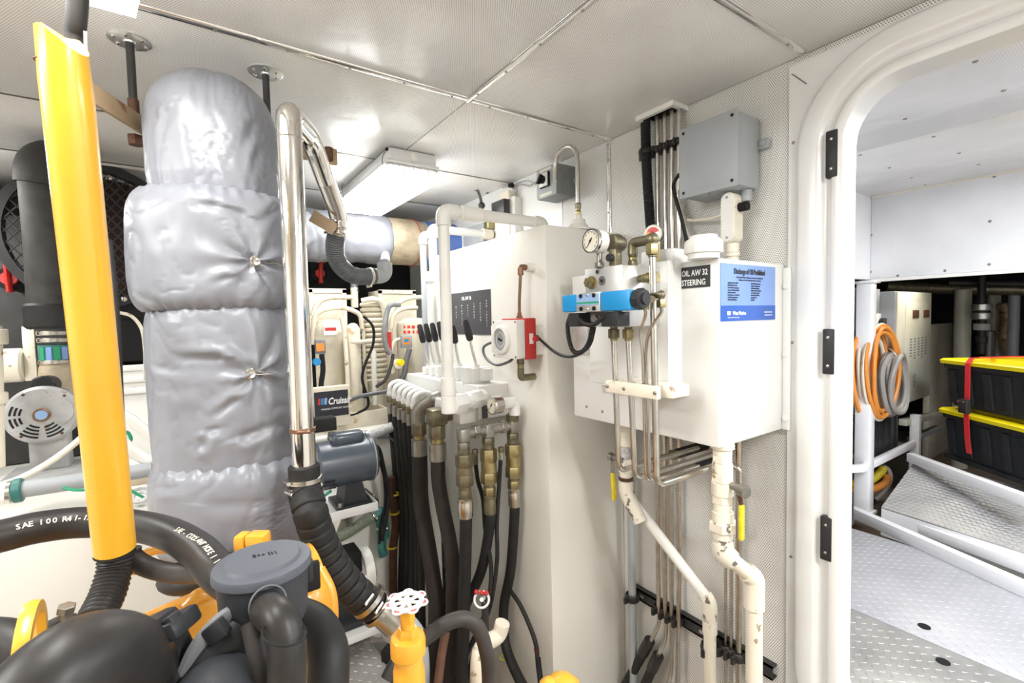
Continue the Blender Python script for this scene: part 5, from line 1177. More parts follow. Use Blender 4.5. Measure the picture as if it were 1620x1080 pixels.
q = on(562, 462, 2.9); build('stub_cap', G().tube([q, on(560, 450, 2.92), on(566, 445, 2.95)], .022, 12), 'hose_grey', cs1)
# logo box
xa, xb_ = on(499, 640, 2.38).x, on(548, 640, 2.38).x
za_, zb2 = PY(520, 657, 2.38).z, PY(520, 617, 2.38).z
lbx = thing('logo_box', 'cream electrical box with a black name panel in front of the compressor', 'electrical box', ((xa+xb_)/2, 2.36, ZB))
build('body', G().box((xa-.02, 2.345, max(ZB, za_-.05)), (xb_+.008, 2.395, zb2+.02), .003), 'cream', lbx)
pnl = build('name_panel', G().box((xa-.012, 2.343, za_), (xb_, 2.345, zb2)), 'print_black', lbx, 'black panel with white lettering')
W_ = xb_-xa
text('lettering', 'Cruisair', (xa+W_*.34, 2.342, za_+(zb2-za_)*.48), (1, 0, 0), (.15, 0, 1), .046, 'print_white', pnl, sx=.72, bold=.0012)
text('lettering', 'MARINE COMFORT SYSTEMS', (xa+W_*.12, 2.342, za_+(zb2-za_)*.28), (1, 0, 0), (0, 0, 1), .0125, 'print_white', pnl, sx=.9)
for k_, (dx, mt) in enumerate(((.02, 'red'), (.12, 'blue'), (.22, 'blue_light'))): build('emblem', G().prism([V((xa+W_*dx, 2.3425, za_+(zb2-za_)*.5)), V((xa+W_*(dx+.08), 2.3425, za_+(zb2-za_)*.5)), V((xa+W_*(dx+.10), 2.3425, za_+(zb2-za_)*.75)), V((xa+W_*(dx+.02), 2.3425, za_+(zb2-za_)*.75))], (0, -.001, 0)), mt, pnl)
# second unit, partly hidden by the pipes
YD = 2.60
ac2 = thing('compressor_unit', 'second cream compressor unit with red-lettered label behind the levers', 'compressor', (on(655, 640, YD).x, YD, ZB))
cx2 = on(658, 580, YD).x; r2 = .105
cz = on(655, 500, YD).z
build('compressor_shell', G().lathe((cx2, YD, ZB), (0, 0, 1), [(r2*.9, 0), (r2, .02), (r2, cz-ZB-.07), (r2*.95, cz-ZB-.04), (r2*.6, cz-ZB-.015), (r2*.2, cz-ZB-.01)], 36), 'cream', ac2)
g = G()
for k_ in range(2):
    for i in range(7): a = R(-145+14*i); d = V((math.cos(a), math.sin(a), 0)); t = V((-d.y, d.x, 0)); g.obox(V((cx2, YD, on(650, 517+8*k_, YD-r2).z))+d*(r2+.001), (.0085 if (i+k_) % 3 else .005, .001, .008), (t, d, V((0, 0, 1))))
build('warning_label', g, 'strap_red', ac2, 'red warning lettering band')
q0_, q1_2 = on(600, 510, 2.85), on(657, 460, 2.85)
bx = build('filter_box', G().box((q0_.x, 2.85, ZB), (q1_2.x, 3.05, q1_2.z), .003), 'cream', ac2)
build('frame', G().box((q0_.x-.0, 2.842, q1_2.z-.02), (q1_2.x, 2.85, q1_2.z+.004)).box((q0_.x, 2.842, q0_.z), (q0_.x+.022, 2.85, q1_2.z)).box((q1_2.x-.022, 2.842, q0_.z), (q1_2.x, 2.85, q1_2.z)), 'ivory', bx)
arcpipe([on(617, 545, 2.6), on(618, 500, 2.6), on(628, 482, 2.6), on(645, 472, 2.6), on(668, 470, 2.6)], .014, 'cream', ac2)
arcpipe([on(618, 520, 2.5), on(624, 497, 2.5), on(640, 488, 2.5), on(660, 487, 2.5)], .013, 'cream', ac2)
arcpipe([on(622, 590, 2.5), on(618, 560, 2.5), on(624, 540, 2.5), on(634, 536, 2.5)], .010, 'ivory', ac2)
sw = build('control_switch', G().box(on(637, 551, 2.45), on(652, 530, 2.45)+V((0, .035, 0)), .004), 'box_grey', ac2, 'grey control with blue and yellow label')
q = on(643, 540, 2.449); build('sticker', G().box(q+V((-.018, -.002, -.018)), q+V((.018, 0, .022))), 'orange', sw); build('sticker', G().box(q+V((-.012, -.003, -.002)), q+V((.012, -.001, .014))), 'blue', sw)
q = on(628, 575, 2.45); build('dial_cap', G().cyl(q, q+V((0, -.03, 0)), .026, n=18), 'ivory', ac2); q = on(630, 573, 2.43); build('dial_cap', G().cyl(q, q+V((.01, -.03, 0)), .018, n=18), 'lid_yellow', ac2, 'yellow round cap')
build('tag', G().box(on(611, 560, 2.48), on(619, 525, 2.48)+V((0, .004, 0))), 'red', ac2, 'red wiring sleeve')
single('loom', G().tube([on(648, 552, 2.44), on(643, 570, 2.43), on(640, 590, 2.42), on(632, 607, 2.42), on(620, 618, 2.42)], .015, 10), 'hose_grey', 'grey wiring sleeve curving from the second compressor control', 'cable')
single('loom', G().tube([on(618, 560, 2.45), on(610, 545, 2.46), on(608, 520, 2.47), on(612, 495, 2.5), on(618, 483, 2.5), on(632, 482, 2.52)], .014, 10), 'box_grey_dark', 'dark wrapped wiring loom rising between coil and second compressor', 'cable')
single('cable', G().tube([on(552, 634, 2.36), on(572, 626, 2.35), on(600, 621, 2.34), on(620, 617, 2.34)], .010, 10), 'hose_grey', 'grey cable crossing from the logo box to the hose bundle', 'cable')
single('cable', G().tube([on(575, 500, 2.45), on(590, 517, 2.44), on(590, 545, 2.44), on(578, 575, 2.43), on(573, 600, 2.42), on(582, 630, 2.40), on(580, 645, 2.4), on(560, 655, 2.4), on(545, 657, 2.4)], .007, 8), 'matte_black', 'black cable looping in front of the coil stack', 'cable')
single('cable', G().tube([on(595, 612, 2.42), on(610, 600, 2.42), on(618, 580, 2.44), on(622, 560, 2.45)], .009, 8), 'dark_steel', 'dark cable tangled under the yellow cap', 'cable')
# hose connector under the tray
cl2 = thing('clear_hose', 'translucent ribbed hose with clamps running to the hose bundle below the compressor tray', 'hose', PY(600, 690, 2.28))
build('hose', G().tube([PY(582, 690, 2.27), PY(600, 684, 2.27), PY(622, 674, 2.25)], rib(.024, .001, .006), 14), 'hose_clear', cl2)
build('hose_end', G().tube([PY(520, 690, 2.27), PY(550, 690, 2.27), PY(582, 690, 2.27)], .022, 12), 'dark_steel', cl2)
clampband(PY(580, 689, 2.27), (1, 0, .1), .025, .014, cl2, 'steel', (0, -1, .3)); clampband(PY(570, 690, 2.27), (1, 0, .0), .025, .03, cl2, 'aluminium', (0, -1, .3))
# ================================================================== BLUE-GREY PUMP MOTOR ON A WHITE TRAY
YP = 2.05
def pm(px, py, y=YP): return PY(px, py, y)
m0, m1 = pm(498, 738), pm(590, 722); cz = (m0.z+m1.z)/2; rm = .098
tr = thing('motor_tray', 'white bracket tray carrying the blue-grey pump motor', 'bracket', pm(550, 800))
zt2 = pm(550, 786).z
trx0, trx1 = pm(500, 790).x, pm(593, 775, YP-.1).x
build('shelf', G().box((trx0, YP-.13, zt2-.035), (trx1, YB0, zt2-.028)).box((trx0, YP-.135, zt2-.035), (trx1, YP-.128, zt2), .001).box((trx1-.006, YP-.13, zt2-.035), (trx1, YB0, zt2)), 'gloss_white', tr)
g = G()
for x in (trx0+.12, trx1-.03): g.prism([V((x, YP+.0, zt2-.035)), V((x, YB0, zt2-.035)), V((x, YB0, zt2-.28))], (.006, 0, 0))
build('gusset', g, 'tank_cream', tr)
mo = thing('pump_motor', 'blue-grey electric pump motor beside the chrome pipe', 'motor', ((m0.x+m1.x)/2, YP, zt2-.028))
build('body', G().lathe((m0.x, YP, cz), (1, 0, 0), [(rm*.86, 0), (rm, .012), (rm, m1.x-m0.x-.03), (rm*1.03, m1.x-m0.x-.028), (rm*1.03, m1.x-m0.x-.012), (rm*.9, m1.x-m0.x)], 40), 'motor_blue', mo)
build('end_rim', G().torus((m1.x-.014, YP, cz), (1, 0, 0), rm*1.02, .003, 40, 6), 'motor_grey', mo)
ca, cb_ = pm(522, 700), pm(573, 690)
build('capacitor_cover', G().obox(V(((ca.x+cb_.x)/2, YP-.015, cz+rm+.008)), ((cb_.x-ca.x)/2, .035, .026), (V((1, 0, 0)), V((0, 1, 0)), V((0, 0, 1))), .02, 4), 'motor_blue', mo)
build('foot', G().prism([V((m0.x+.09, YP-.06, zt2-.028)), V((m0.x+.20, YP-.06, zt2-.028)), V((m0.x+.175, YP-.045, cz-rm*.7)), V((m0.x+.115, YP-.045, cz-rm*.7))], (0, .12, 0)).box((m0.x+.065, YP-.085, zt2-.028), (m0.x+.235, YP+.085, zt2-.008), .004), 'black_plastic', mo)
for x in (.08, .22): bolt((m0.x+x, YP-.07, zt2-.008), (0, 0, 1), .009, mo, 'steel', .014)
for i in range(3):
    for j in range(3): build('vent_slot', G().obox(V((m0.x+.02+.016*i, YP-rm*.93, cz-.045-.014*j)), (.006, .006, .002), (V((1, 0, 0)), V((0, .9, -.4)), V((0, .4, .9)))), 'matte_black', mo)
single('cable', G().tube([pm(578, 700, 2.1), pm(598, 708, 2.1), pm(606, 735, 2.12), pm(613, 770, 2.14), pm(614, 800, 2.14), pm(607, 840, 2.15), pm(605, 855, 2.15)], .009, 10), 'rubber', 'thick black cable arching from the motor to the teal elbow', 'cable')
single('cable', G().tube([pm(584, 712, 2.12), pm(600, 730, 2.12), pm(608, 760, 2.14), pm(609, 800, 2.14), pm(602, 830, 2.16), pm(600, 860, 2.16)], .006, 10), 'matte_black', 'thinner black cable behind the thick one by the motor', 'cable')
single('cable', G().tube([PY(597, 692, 2.26), PY(615, 692, 2.25), PY(628, 700, 2.24)], .006, 8), 'hose_grey', 'short grey cable on the bench face by the hose bundle', 'cable')
single('cable', G().tube([pm(512, 785, 2.0), pm(520, 779, 1.97), pm(523, 777, 1.96)], .006, 8), 'green', 'short green wire at the motor base', 'cable')
# pale hose with teal elbow
tl = thing('strainer_hose', 'greenish clear hose ending in a teal elbow below the motor tray', 'hose', PY(560, 835, 2.2))
build('hose', G().tube([PY(530, 852, 2.2), PY(550, 842, 2.2), PY(572, 828, 2.2), PY(590, 816, 2.2)], rib(.026, .001, .007), 14), 'hose_green_clear', tl)
build('elbow', G().tube(bend([PY(590, 816, 2.2), PY(604, 809, 2.2), PY(606, 850, 2.2)], .03), .030, 16, sp=False), 'teal', tl)
build('tail', G().tube([PY(605, 840, 2.2), PY(604, 865, 2.2), PY(607, 878, 2.2)], .022, 12), 'teal', tl)
clampband(PY(591, 815, 2.2), (1, 0, .4), .029, .012, tl, 'steel', (0, -1, .3)); clampband(PY(604, 833, 2.2), (0, 0, 1), .027, .012, tl, 'steel', (0, -1, 0))
# worn fittings beside the bundle
wf = thing('wrapped_pipe', 'corroded wrapped pipe with yellow bands at the edge of the hose bundle', 'pipe', PY(620, 850, 2.2))
build('pipe', G().tube([PY(618, 755, 2.24), PY(621, 790, 2.24), PY(626, 830, 2.24), PY(622, 870, 2.24), PY(622, 960, 2.24)], .020, 12), 'rust', wf)
for px, py in ((627, 781), (626, 811), (622, 865)): build('band', G().torus(PY(px-2, py, 2.24), (0, 0, 1), .021, .005, 20, 6), 'handle_yellow', wf, 'yellow tape band')
# ================================================================== LOWER PUMP MOTOR
YQ = 2.12
lm = thing('lower_motor', 'pale grey pump motor with black terminal box behind the spiral hose', 'motor', PY(570, 975, YQ))
zt3 = PY(560, 975, YQ).z
a, b_ = PY(520, 915, YQ), PY(588, 895, YQ)
build('body', G().lathe((a.x-.03, YQ, a.z-.01), (1, 0, 0), [(.07, 0), (.082, .01), (.082, b_.x-a.x-.01), (.07, b_.x-a.x+.015)], 32), 'motor_grey', lm)
build('end_bell', G().lathe((b_.x-.05, YQ, a.z-.01), (1, 0, 0), [(.094, 0), (.098, .01), (.094, .04), (.06, .055)], 32), 'plastic_white', lm)
build('terminal_box', G().box((a.x+.02, YQ-.10, a.z+.035), (b_.x-.07, YQ+.02, a.z+.125), .006), 'matte_black', lm, 'black terminal box')
build('rating_plate', G().obox(V((a.x+.11, YQ-.075, a.z+.01)), (.05, .002, .03), (V((1, 0, 0)), V((0, .87, -.5)), V((0, .5, .87)))), 'aluminium', lm)
build('foot', G().box((a.x-.02, YQ-.09, zt3), (b_.x-.03, YQ+.08, zt3+.03), .004).box((a.x+.02, YQ-.05, zt3+.03), (b_.x-.08, YQ+.05, a.z-.06)), 'black_plastic', lm)
lt = thing('motor_tray', 'lower white bracket tray under the pale grey pump motor', 'bracket', (a.x, YQ, zt3-.03))
build('shelf', G().box((a.x-.1, YQ-.13, zt3-.008), (b_.x+.01, YB0, zt3-.001)).box((a.x-.1, YQ-.136, zt3-.03), (b_.x+.01, YQ-.13, zt3), .001), 'gloss_white', lt)
g = G()
for x in (a.x+.1, b_.x-.03): g.prism([V((x, YQ-.0, zt3-.008)), V((x, YB0, zt3-.008)), V((x, YB0, zt3-.22))], (.006, 0, 0))
build('gusset', g, 'tank_cream', lt)
single('cable', G().tube([PY(572, 978, 2.1), PY(577, 995, 2.08), PY(590, 1010, 2.05), PY(605, 1011, 2.0), PY(618, 1000, 1.95)], .008, 8), 'cable_grey', 'grey cable looping under the lower motor tray', 'cable')
# floor plate and clutter at the foot
fp = thing('tread_plate', 'grey raised-pattern floor plate between the engine and the beige bench', 'floor plate', (.45, 2.0, .001))
build('plate', G().box((.0, 1.66, .001), (.62, 2.26, .010), .002), 'ridge_plate', fp)
build('support_frame', G().box((.02, 1.70, ZB0), (.08, 2.24, .001)).box((.54, 1.70, ZB0), (.60, 2.24, .001)).box((.08, 1.70, -.06), (.54, 1.76, .001)), 'dark_steel', fp)
tread(fp, (.01, 1.67, .010), (1, 0, 0), (0, 1, 0), 20, 19, .03, .03, 'ridge_plate', .002)
single('bracket', G().bar(PZ(588, 1003, .03), PZ(640, 1000, .03), .05, .05, (0, 0, 1), .003), 'gloss_white', 'white painted angle piece on the floor by the handwheel valve', 'bracket')
single('floor_box', G().obox(PZ(625, 1040, .03)+V((.05, 0, 0)), (.055, .09, .028), (V((.8, .6, 0)), V((-.6, .8, 0)), V((0, 0, 1))), .004), 'matte_black', 'low black box on the floor behind the yellow valve', 'box')
# ================================================================== LEFT BACK: TANK TOP, PUMP, EXHAUST, MESH GUARD
ZT = .80
lt_ = thing('storage_tank', 'long white tank along the back left that carries the pump', 'tank', (-.9, 2.8, 0))
build('body', G().box((-2.2, 2.14, ZB0), (.24, 3.4, ZT), .01), 'tank_cream', lt_)
wp = thing('timber_plank', 'worn pale timber plank lying on the white tank near the grey column', 'plank', PZ(220, 720, ZT))
build('plank', G().box((-.28, 2.45, ZT), (.2, 2.62, ZT+.03), .003), 'wood', wp); 
single('timber_plank', G().box((-1.5, 2.62, ZT), (.20, 2.80, ZT+.045), .003), 'plastic_white', 'long white painted timber under the round motor', 'plank')
YM2 = 2.7
def lp(px, py, y=YM2): return PY(px, py, y)
c = lp(66, 656); rm = .119
pm_ = thing('round_motor', 'dusty grey round-faced pump motor with slotted end at the left', 'motor', (c.x, YM2+.1, c.z-rm-.04))
ax = V((-.02, -1, 0.06)).normalized(); xx, yy, _ = frame(ax)
build('body', G().lathe(c-ax*.20, ax, [(rm*.8, 0), (rm*.94, .02), (rm*.94, .17), (rm, .175), (rm, .19), (rm*.9, .203), (rm*.85, .203)], 48), 'motor_grey', pm_)
build('hub', G().lathe(c+ax*.003, ax, [(.028, 0), (.028, .004), (.022, .006), (.020, .003)], 28), 'copper', pm_, 'rust-ringed hub')
build('hub_cap', G().cyl(c+ax*.004, c+ax*.008, .020, n=24), 'blue_light', pm_, 'pale blue hub cap')
up_ = V((0, 0, 1)); rg = ax.cross(up_)*-1
rg = up_.cross(ax).normalized(); up2 = ax.cross(rg).normalized()
for a0, a1 in ((100, 135), (142, 178), (185, 222), (228, 262), (278, 310)) if False else ((152, 176), (184, 208), (225, 262), (278, 315)):
    for r_ in (.048, .062, .076, .090):
        if a0 < 200 and a0 > 100 and r_ < .05: continue
        pts_i = [c+ax*.0035+(rg*math.cos(R(a0+(a1-a0)*k/6))+up2*math.sin(R(a0+(a1-a0)*k/6)))*r_ for k in range(7)]
        pts_o = [c+ax*.0035+(rg*math.cos(R(a0+(a1-a0)*k/6))+up2*math.sin(R(a0+(a1-a0)*k/6)))*(r_+.007) for k in range(7)][::-1]
        build('vent_slot', G().prism(pts_i+pts_o, ax*.001), 'matte_black', pm_)
pts = [c+ax*.003+(rg*.066+up2*.008)+(rg*.034*math.cos(R(a))+up2*.050*math.sin(R(a))) for a in range(0, 360, 20)]
build('cover_plate', G().prism(pts, ax*.004), 'motor_grey', pm_, 'oval cover plate on the motor face')
for a in (45, 120, 232, 305): screw(c+ax*.003+(rg*math.cos(R(a))+up2*math.sin(R(a)))*rm*.86, ax, .006, pm_, 'rust')
build('cradle', G().box((c.x-.12, YM2-.10, ZT+.045), (c.x+.16, YM2+.16, ZT+.060), .002).box((c.x-.05, YM2+.02, ZT+.06), (c.x+.07, YM2+.12, c.z-rm*.80), .004), 'motor_grey', pm_)
q = lp(72, 610); build('capacitor', G().cyl(c-ax*.15-up2*(rm+.0)*(1 if up2.z < 0 else -1), c-ax*.03-up2*(rm+.0)*(1 if up2.z < 0 else -1), .042, n=24, bev=.006), 'black_plastic', pm_, 'glossy black capacitor cover')
st2 = thing('strainer', 'glass-banded inline strainer standing above the round motor', 'strainer', lp(92, 610, 2.85))
YS2 = 2.9
a = PY(92, 602, YS2); b_ = PY(90, 520, YS2)
zz = lambda py: PY(90, py, YS2).z
build('body', G().lathe((a.x, YS2, zz(625)), (0, 0, 1), [(.065, 0), (.07, .03), (.060, zz(580)-zz(625)), (.055, zz(575)-zz(625))], 24), 'fibreglass', st2)
build('sleeve', G().cyl((a.x, YS2, zz(572)), (a.x, YS2, zz(545)), .058, n=24), 'teal', st2, 'teal and blue banded sleeve')
build('stripe', G().lathe((a.x, YS2, zz(568)), (0, 0, 1), [(.0835, 0), (.0835, zz(548)-zz(568))], 24), 'tape_blue', st2) if False else None
for k in range(4):
    aa = R(-130+26*k); d = V((math.cos(aa), math.sin(aa), 0)); t = V((-d.y, d.x, 0))
    build('stripe', G().obox(V((a.x, YS2, zz(558)))+d*.058, (.0095, .0015, (zz(548)-zz(568))/2), (t, d, V((0, 0, 1)))), 'placard_blue' if k % 2 else 'green', st2)
for py in (575, 541, 530): build('ring', G().cyl((a.x, YS2, zz(py)), (a.x, YS2, zz(py-7)), .061, n=24, bev=.003), 'steel', st2)
build('bracket', G().box((a.x-.11, YS2+.02, zz(600)), (a.x-.07, YS2+.05, zz(515)), .004), 'ivory', st2)
build('flange', G().cyl((a.x-.20, YS2+.05, zz(575)), (a.x-.11, YS2+.05, zz(575)), .075, n=24, bev=.01), 'ivory', st2)
# black exhaust riser
YE2 = 2.50
e0, e1, e2 = PY(85, 515, YE2), PY(80, 400, YE2), PY(70, 285, YE2)
er = thing('exhaust_riser', 'dusty black exhaust riser pipe behind the yellow pipe', 'exhaust duct', (e0.x, YE2, e0.z))
build('pipe', G().tube([e0, e1, e2], .074, 32, seg=8), 'exhaust_black', er)
build('lagged_top', G().tube([e2-V((0, 0, .02)), PY(72, 268, YE2), PY(85, 258, YE2+.1), PY(120, 262, YE2+.2)], .085, 28), 'exhaust_black', er)
build('coupling', G().cyl(e0-V((0, 0, .012)), e0+V((0, 0, .085)), .082, n=32, bev=.01), 'rubber', er)
build('band', G().torus(e0+V((-.02, 0, -.05)), (1, -.1, 0), .10, .008, 28, 6), 'steel', er) if False else None
build('end_ring', G().cyl(PY(45, 503, YE2), PY(49, 503, YE2), .045, n=24, bev=.004), 'steel', er)
# red valve handle
for pts_, r_, l_, yb2_ in (([(10, 408), (13, 440), (16, 462)], .022, 'dark ball valve with red lever at the far left', 2.9), ([(508, 415), (507, 432), (508, 448)], .026, 'dark ball valve with red lever below the silencer', 3.15)):
    m_ = PY(*pts_[1], yb2_); bv = thing('ball_valve', l_, 'valve', m_)
    build('body', G().cyl(m_+V((0, .03, 0)), V((m_.x, 3.2 if yb2_ < 3 else 3.6, m_.z)), .05, n=16), 'matte_black', bv)
    build('handle', G().tube([PY(*c_, yb2_) for c_ in pts_], r_, 10, flat=.5).cyl(m_, m_+V((0, .04, 0)), .028, n=12), 'red', bv, 'red lever handle')
# mesh guard
YG = 2.85
mg = thing('mesh_guard', 'round dark wire-mesh guard between the yellow pipe and the grey column', 'guard', PY(190, 470, YG))
gc = PY(150, 372, YG); RG = .33
g = G(); 
for s_ in (1, -1):
    k = -13
    while k <= 13:
        o_ = k*.032; L_ = math.sqrt(max(0, (RG*.96)**2-o_**2)) if abs(o_) < RG*.96 else 0
        if L_ > .03:
            d = V((.62, 0, .78*s_)); n_ = V((-.78*s_, 0, .62)); m_ = gc+n_*o_
            g.tube([m_-d*L_, m_+d*L_], .0035, 5, sp=False)
        k += 1
build('mesh', g, 'dark_steel', mg)
build('rim', G().lathe(gc+V((0, .0, 0)), (0, -1, 0), [(RG, -.03), (RG+.0, .01), (RG-.035, .012), (RG-.04, -.03)], 48, closed=True), 'black_plastic', mg)
build('core', G().lathe(gc+V((.03, .06, 0)), (0, -1, 0), [(RG*.9, -.1), (RG*.85, -.03), (RG*.5, .0), (RG*.2, .01)], 32), 'rust_dark', mg, 'rusty core behind the mesh')
for px, py in ((173, 281), (197, 473), (178, 471)): screw(PY(px, py, YG-.02), (0, -1, 0), .012, mg, 'steel', .006)
# black machinery and box at the back
single('machinery_cover', G().box((-2.2, 3.2, ZT), (.24, 3.38, 2.0), .02), 'dark_steel', 'dark machinery casing against the back bulkhead at the left', 'machine')
q0_, q1_2 = PY(150, 575, 2.9), PY(245, 503, 2.9)
single('black_box', G().box((q0_.x, 2.9, PY(200, 572, 2.9).z), (q1_2.x+.02, 3.15, q1_2.z), .01), 'matte_black', 'black box on the white ridged cabinet by the grey column', 'box')
wc = thing('ridged_cabinet', 'white cabinet with ridged lid between the yellow pipe and the grey column', 'cabinet', (q1_2.x-.2, 3.0, ZT))
ztt = PY(210, 577, 2.88).z
build('body', G().box((q0_.x, 2.90, ZT), (q1_2.x+.05, 3.18, ztt-.02), .006), 'plastic_white', wc)
for k in range(3): build('ridge', G().box((q0_.x-.005, 2.885-.004*k, ztt-.03-.055*k), (q1_2.x+.05, 2.90, ztt-.055*k), .004), 'gloss_white', wc)
single('thin_pipe', G().tube([PY(187, 494, 2.6), PY(208, 500, 2.6), PY(224, 520, 2.6), PY(229, 550, 2.6), PY(230, 580, 2.7), PY(230, 600, 2.88)], .007, 8), 'ivory', 'thin cream wire curving down by the grey column', 'cable')
# white vertical plumbing at the far left
vp = thing('white_plumbing', 'white plastic pipe stack at the left edge', 'pipe', PY(6, 700, 2.5))
build('pipe', G().tube([PY(-22, 515, 2.5), PY(-17, 740, 2.5)], .042, 16, sp=False), 'ivory', vp)
for a_, b2_ in ((520, 545), (622, 640)): build('coupling', G().cyl(PY(-21, a_, 2.5), PY(-20, b2_, 2.5), .055, n=16, bev=.004), 'ivory', vp)
# horizontal pipe with teal clamp in front
YH2 = 2.22
hp_ = thing('suction_pipe', 'grey plastic pipe with teal clamp lying along the front of the white tank', 'pipe', PY(120, 770, YH2))
build('pipe', G().tube([PY(36, 774, YH2), PY(130, 760, YH2), PY(240, 742, YH2)], .028, 16), 'box_grey', hp_)
build('hose_end', G().tube([PY(-20, 786, YH2), PY(34, 775, YH2)], .034, 16, sp=False), 'plastic_white', hp_)
build('coupler', G().cyl(PY(20, 777, YH2), PY(37, 774, YH2), .040, n=20, bev=.004), 'teal', hp_, 'teal coupler')
build('coupler', G().cyl(PY(12, 779, YH2), PY(19, 778, YH2), .038, n=20), 'steel', hp_)
# white hoses and wires
single('white_hose', G().tube([PY(186, 652, 2.3), PY(205, 662, 2.3), PY(225, 678, 2.3), PY(250, 700, 2.3)], .020, 12), 'plastic_white', 'upper white hose passing behind the yellow pipe', 'hose')
single('white_hose', G().tube([PY(190, 694, 2.25), PY(205, 710, 2.25), PY(225, 724, 2.25), PY(250, 735, 2.25)], .020, 12), 'plastic_white', 'lower white hose passing behind the yellow pipe', 'hose')
single('white_hose', G().tube([PY(138, 684, 2.35), PY(110, 708, 2.33), PY(75, 733, 2.30), PY(35, 755, 2.28), (PY(0, 768, 2.26))], .011, 10), 'ivory', 'thin ivory hose sloping down to the left edge', 'hose')
single('wire', G().tube([PY(193, 683, 2.3), PY(202, 684, 2.3), PY(207, 694, 2.3), PY(203, 702, 2.3)], .006, 8), 'green', 'green wire loop behind the yellow pipe', 'wire')
single('wire', G().tube([PY(100, 771, 2.18), PY(120, 775, 2.17), PY(150, 773, 2.17), PY(185, 766, 2.17), PY(215, 780, 2.17), PY(232, 790, 2.17)], .005, 8), 'green', 'green wire lying along the grey suction pipe', 'wire')
single('clear_dish', G().torus(PY(222, 783, 2.16), (0, -.5, 1), .035, .006, 20, 6).torus(PY(222, 785, 2.16), (0, -.5, 1), .02, .005, 20, 6), 'hose_clear', 'pale green coil of tubing beside the grey column', 'tubing')
# ================================================================== FOREGROUND ENGINE
yp0, yp1 = P(96, 45, .64), P(182, 868, .80)
yd = (yp1-yp0).normalized()
ye_ = thing('yellow_pipe', 'long bright yellow pipe leaning through the left foreground', 'pipe', yp1)
RY = .029
g = G(); N_ = 40; x, y, _ = frame(yd); toR = CR-yd*CR.dot(yd); toR.normalize()
vs_ = []; L = (yp1-yp0).length
for j in range(13):
    for i in range(N_):
        a = 2*math.pi*i/N_; d = x*math.cos(a)+y*math.sin(a); cut = .030*max(0, d.dot(toR))*0.9+.004
        h = cut+(L-cut)*j/12; rr = RY*(.93+.07*min(1, j/1.0)) if j == 0 else RY
        vs_.append(yp0+yd*h+d*rr)
fs = [(j*N_+i, j*N_+(i+1) % N_, (j+1)*N_+(i+1) % N_, (j+1)*N_+i) for j in range(12) for i in range(N_)]+[tuple(range(N_))[::-1], tuple(range(12*N_, 13*N_))]
build('pipe', g.add(vs_, fs), 'yellow_paint', ye_)
build('seam_line', G().torus(P(99, 103, .652), yd, RY-.0006, .0011, 40, 6), 'rust', ye_, 'brown seam line near the top')
single('grey_conduit', G().tube([P(128, -60, .72), P(121, 30, .74), P(118, 60, .75), P(122, 120, .76)], .0135, 14), 'dark_steel', 'dark grey conduit rising behind the top of the yellow pipe', 'pipe')
single('steel_strip', G().bar(P(134, 50, .74), P(136, 118, .75), .004, .006), 'steel', 'thin steel strip with a screw behind the yellow pipe top', 'bracket')
single('corrugated_sleeve', G().tube([P(183, 862, .80), P(183, 890, .80), P(178, 915, .79), P(168, 945, .77), P(150, 980, .74)], rib(.0250, .0012, .0078), 24), 'rubber_gloss', 'black corrugated sleeve under the yellow pipe', 'hose')
build('wire_tie', G().torus(P(182, 876, .80), (0.1, 0, 1), .0275, .0016, 32, 6), 'matte_black', ye_)
single('black_rod', G().tube([P(170, 380, 1.02), P(181, 480, 1.02), P(189, 640, 1.02), P(192, 700, 1.02)], .0085, 10), 'rubber', 'slim black rod just behind the right edge of the yellow pipe', 'rod')
# big cooling hose with printed line
bh = [P(-60, 860, .80), P(0, 848, .84), P(60, 834, .88), P(130, 826, .92), P(200, 829, .93), P(262, 842, .90), P(310, 868, .83), P(345, 905, .76), P(372, 925, .735)]
hs = thing('coolant_hose', 'thick black hose with printed white line arching across the lower left', 'hose', P(200, 830, .93))
RH = .029
build('hose', G().tube(bh, RH, 24, seg=8), 'rubber_gloss', hs)
sp_ = spline(bh, 8); cum = [0]
for i in range(1, len(sp_)): cum.append(cum[-1]+(sp_[i]-sp_[i-1]).length)
def along(s_):
    for i in range(1, len(sp_)):
        if cum[i] >= s_: t = (s_-cum[i-1])/(cum[i]-cum[i-1]); return sp_[i-1].lerp(sp_[i], t), (sp_[i]-sp_[i-1]).normalized()
    return sp_[-1], (sp_[-1]-sp_[-2]).normalized()
def hoseprint(s_, st, ang_up, size):
    for ch in s_:
        p, t = along(st)
        st += size*(.66 if ch != ' ' else .45)
        if ch == ' ': continue
        tocam = (CAM-p); tocam -= t*tocam.dot(t); tocam.normalize(); up = t.cross(tocam)
        if up.z < 0: up = -up
        nrm = (tocam*math.cos(ang_up)+up*math.sin(ang_up)); u2 = t.cross(nrm)
        if u2.z < 0: u2 = -u2
        text('lettering', ch, p+nrm*(RH+.0004)-u2*size*.35, t, u2, size, 'dial', hs, bold=.0002)
hoseprint('SAE 100 R4 1-1/4 SAE J30', .06, .30, .0135)
hoseprint('SAE - COOLANT HOSE 1 1/4 SAE J20', .415, .35, .0135)
# lower flat hose
lh = thing('worn_hose', 'worn ridged black hose sagging from the yellow pipe foot to the grey canister', 'hose', P(270, 900, .85))
build('hose', G().tube([P(206, 868, .84), P(208, 880, .84), P(232, 896, .84), P(270, 906, .83), P(310, 907, .80), P(345, 905, .76), P(375, 905, .74)], .0165, 18), 'rubber_worn', lh)
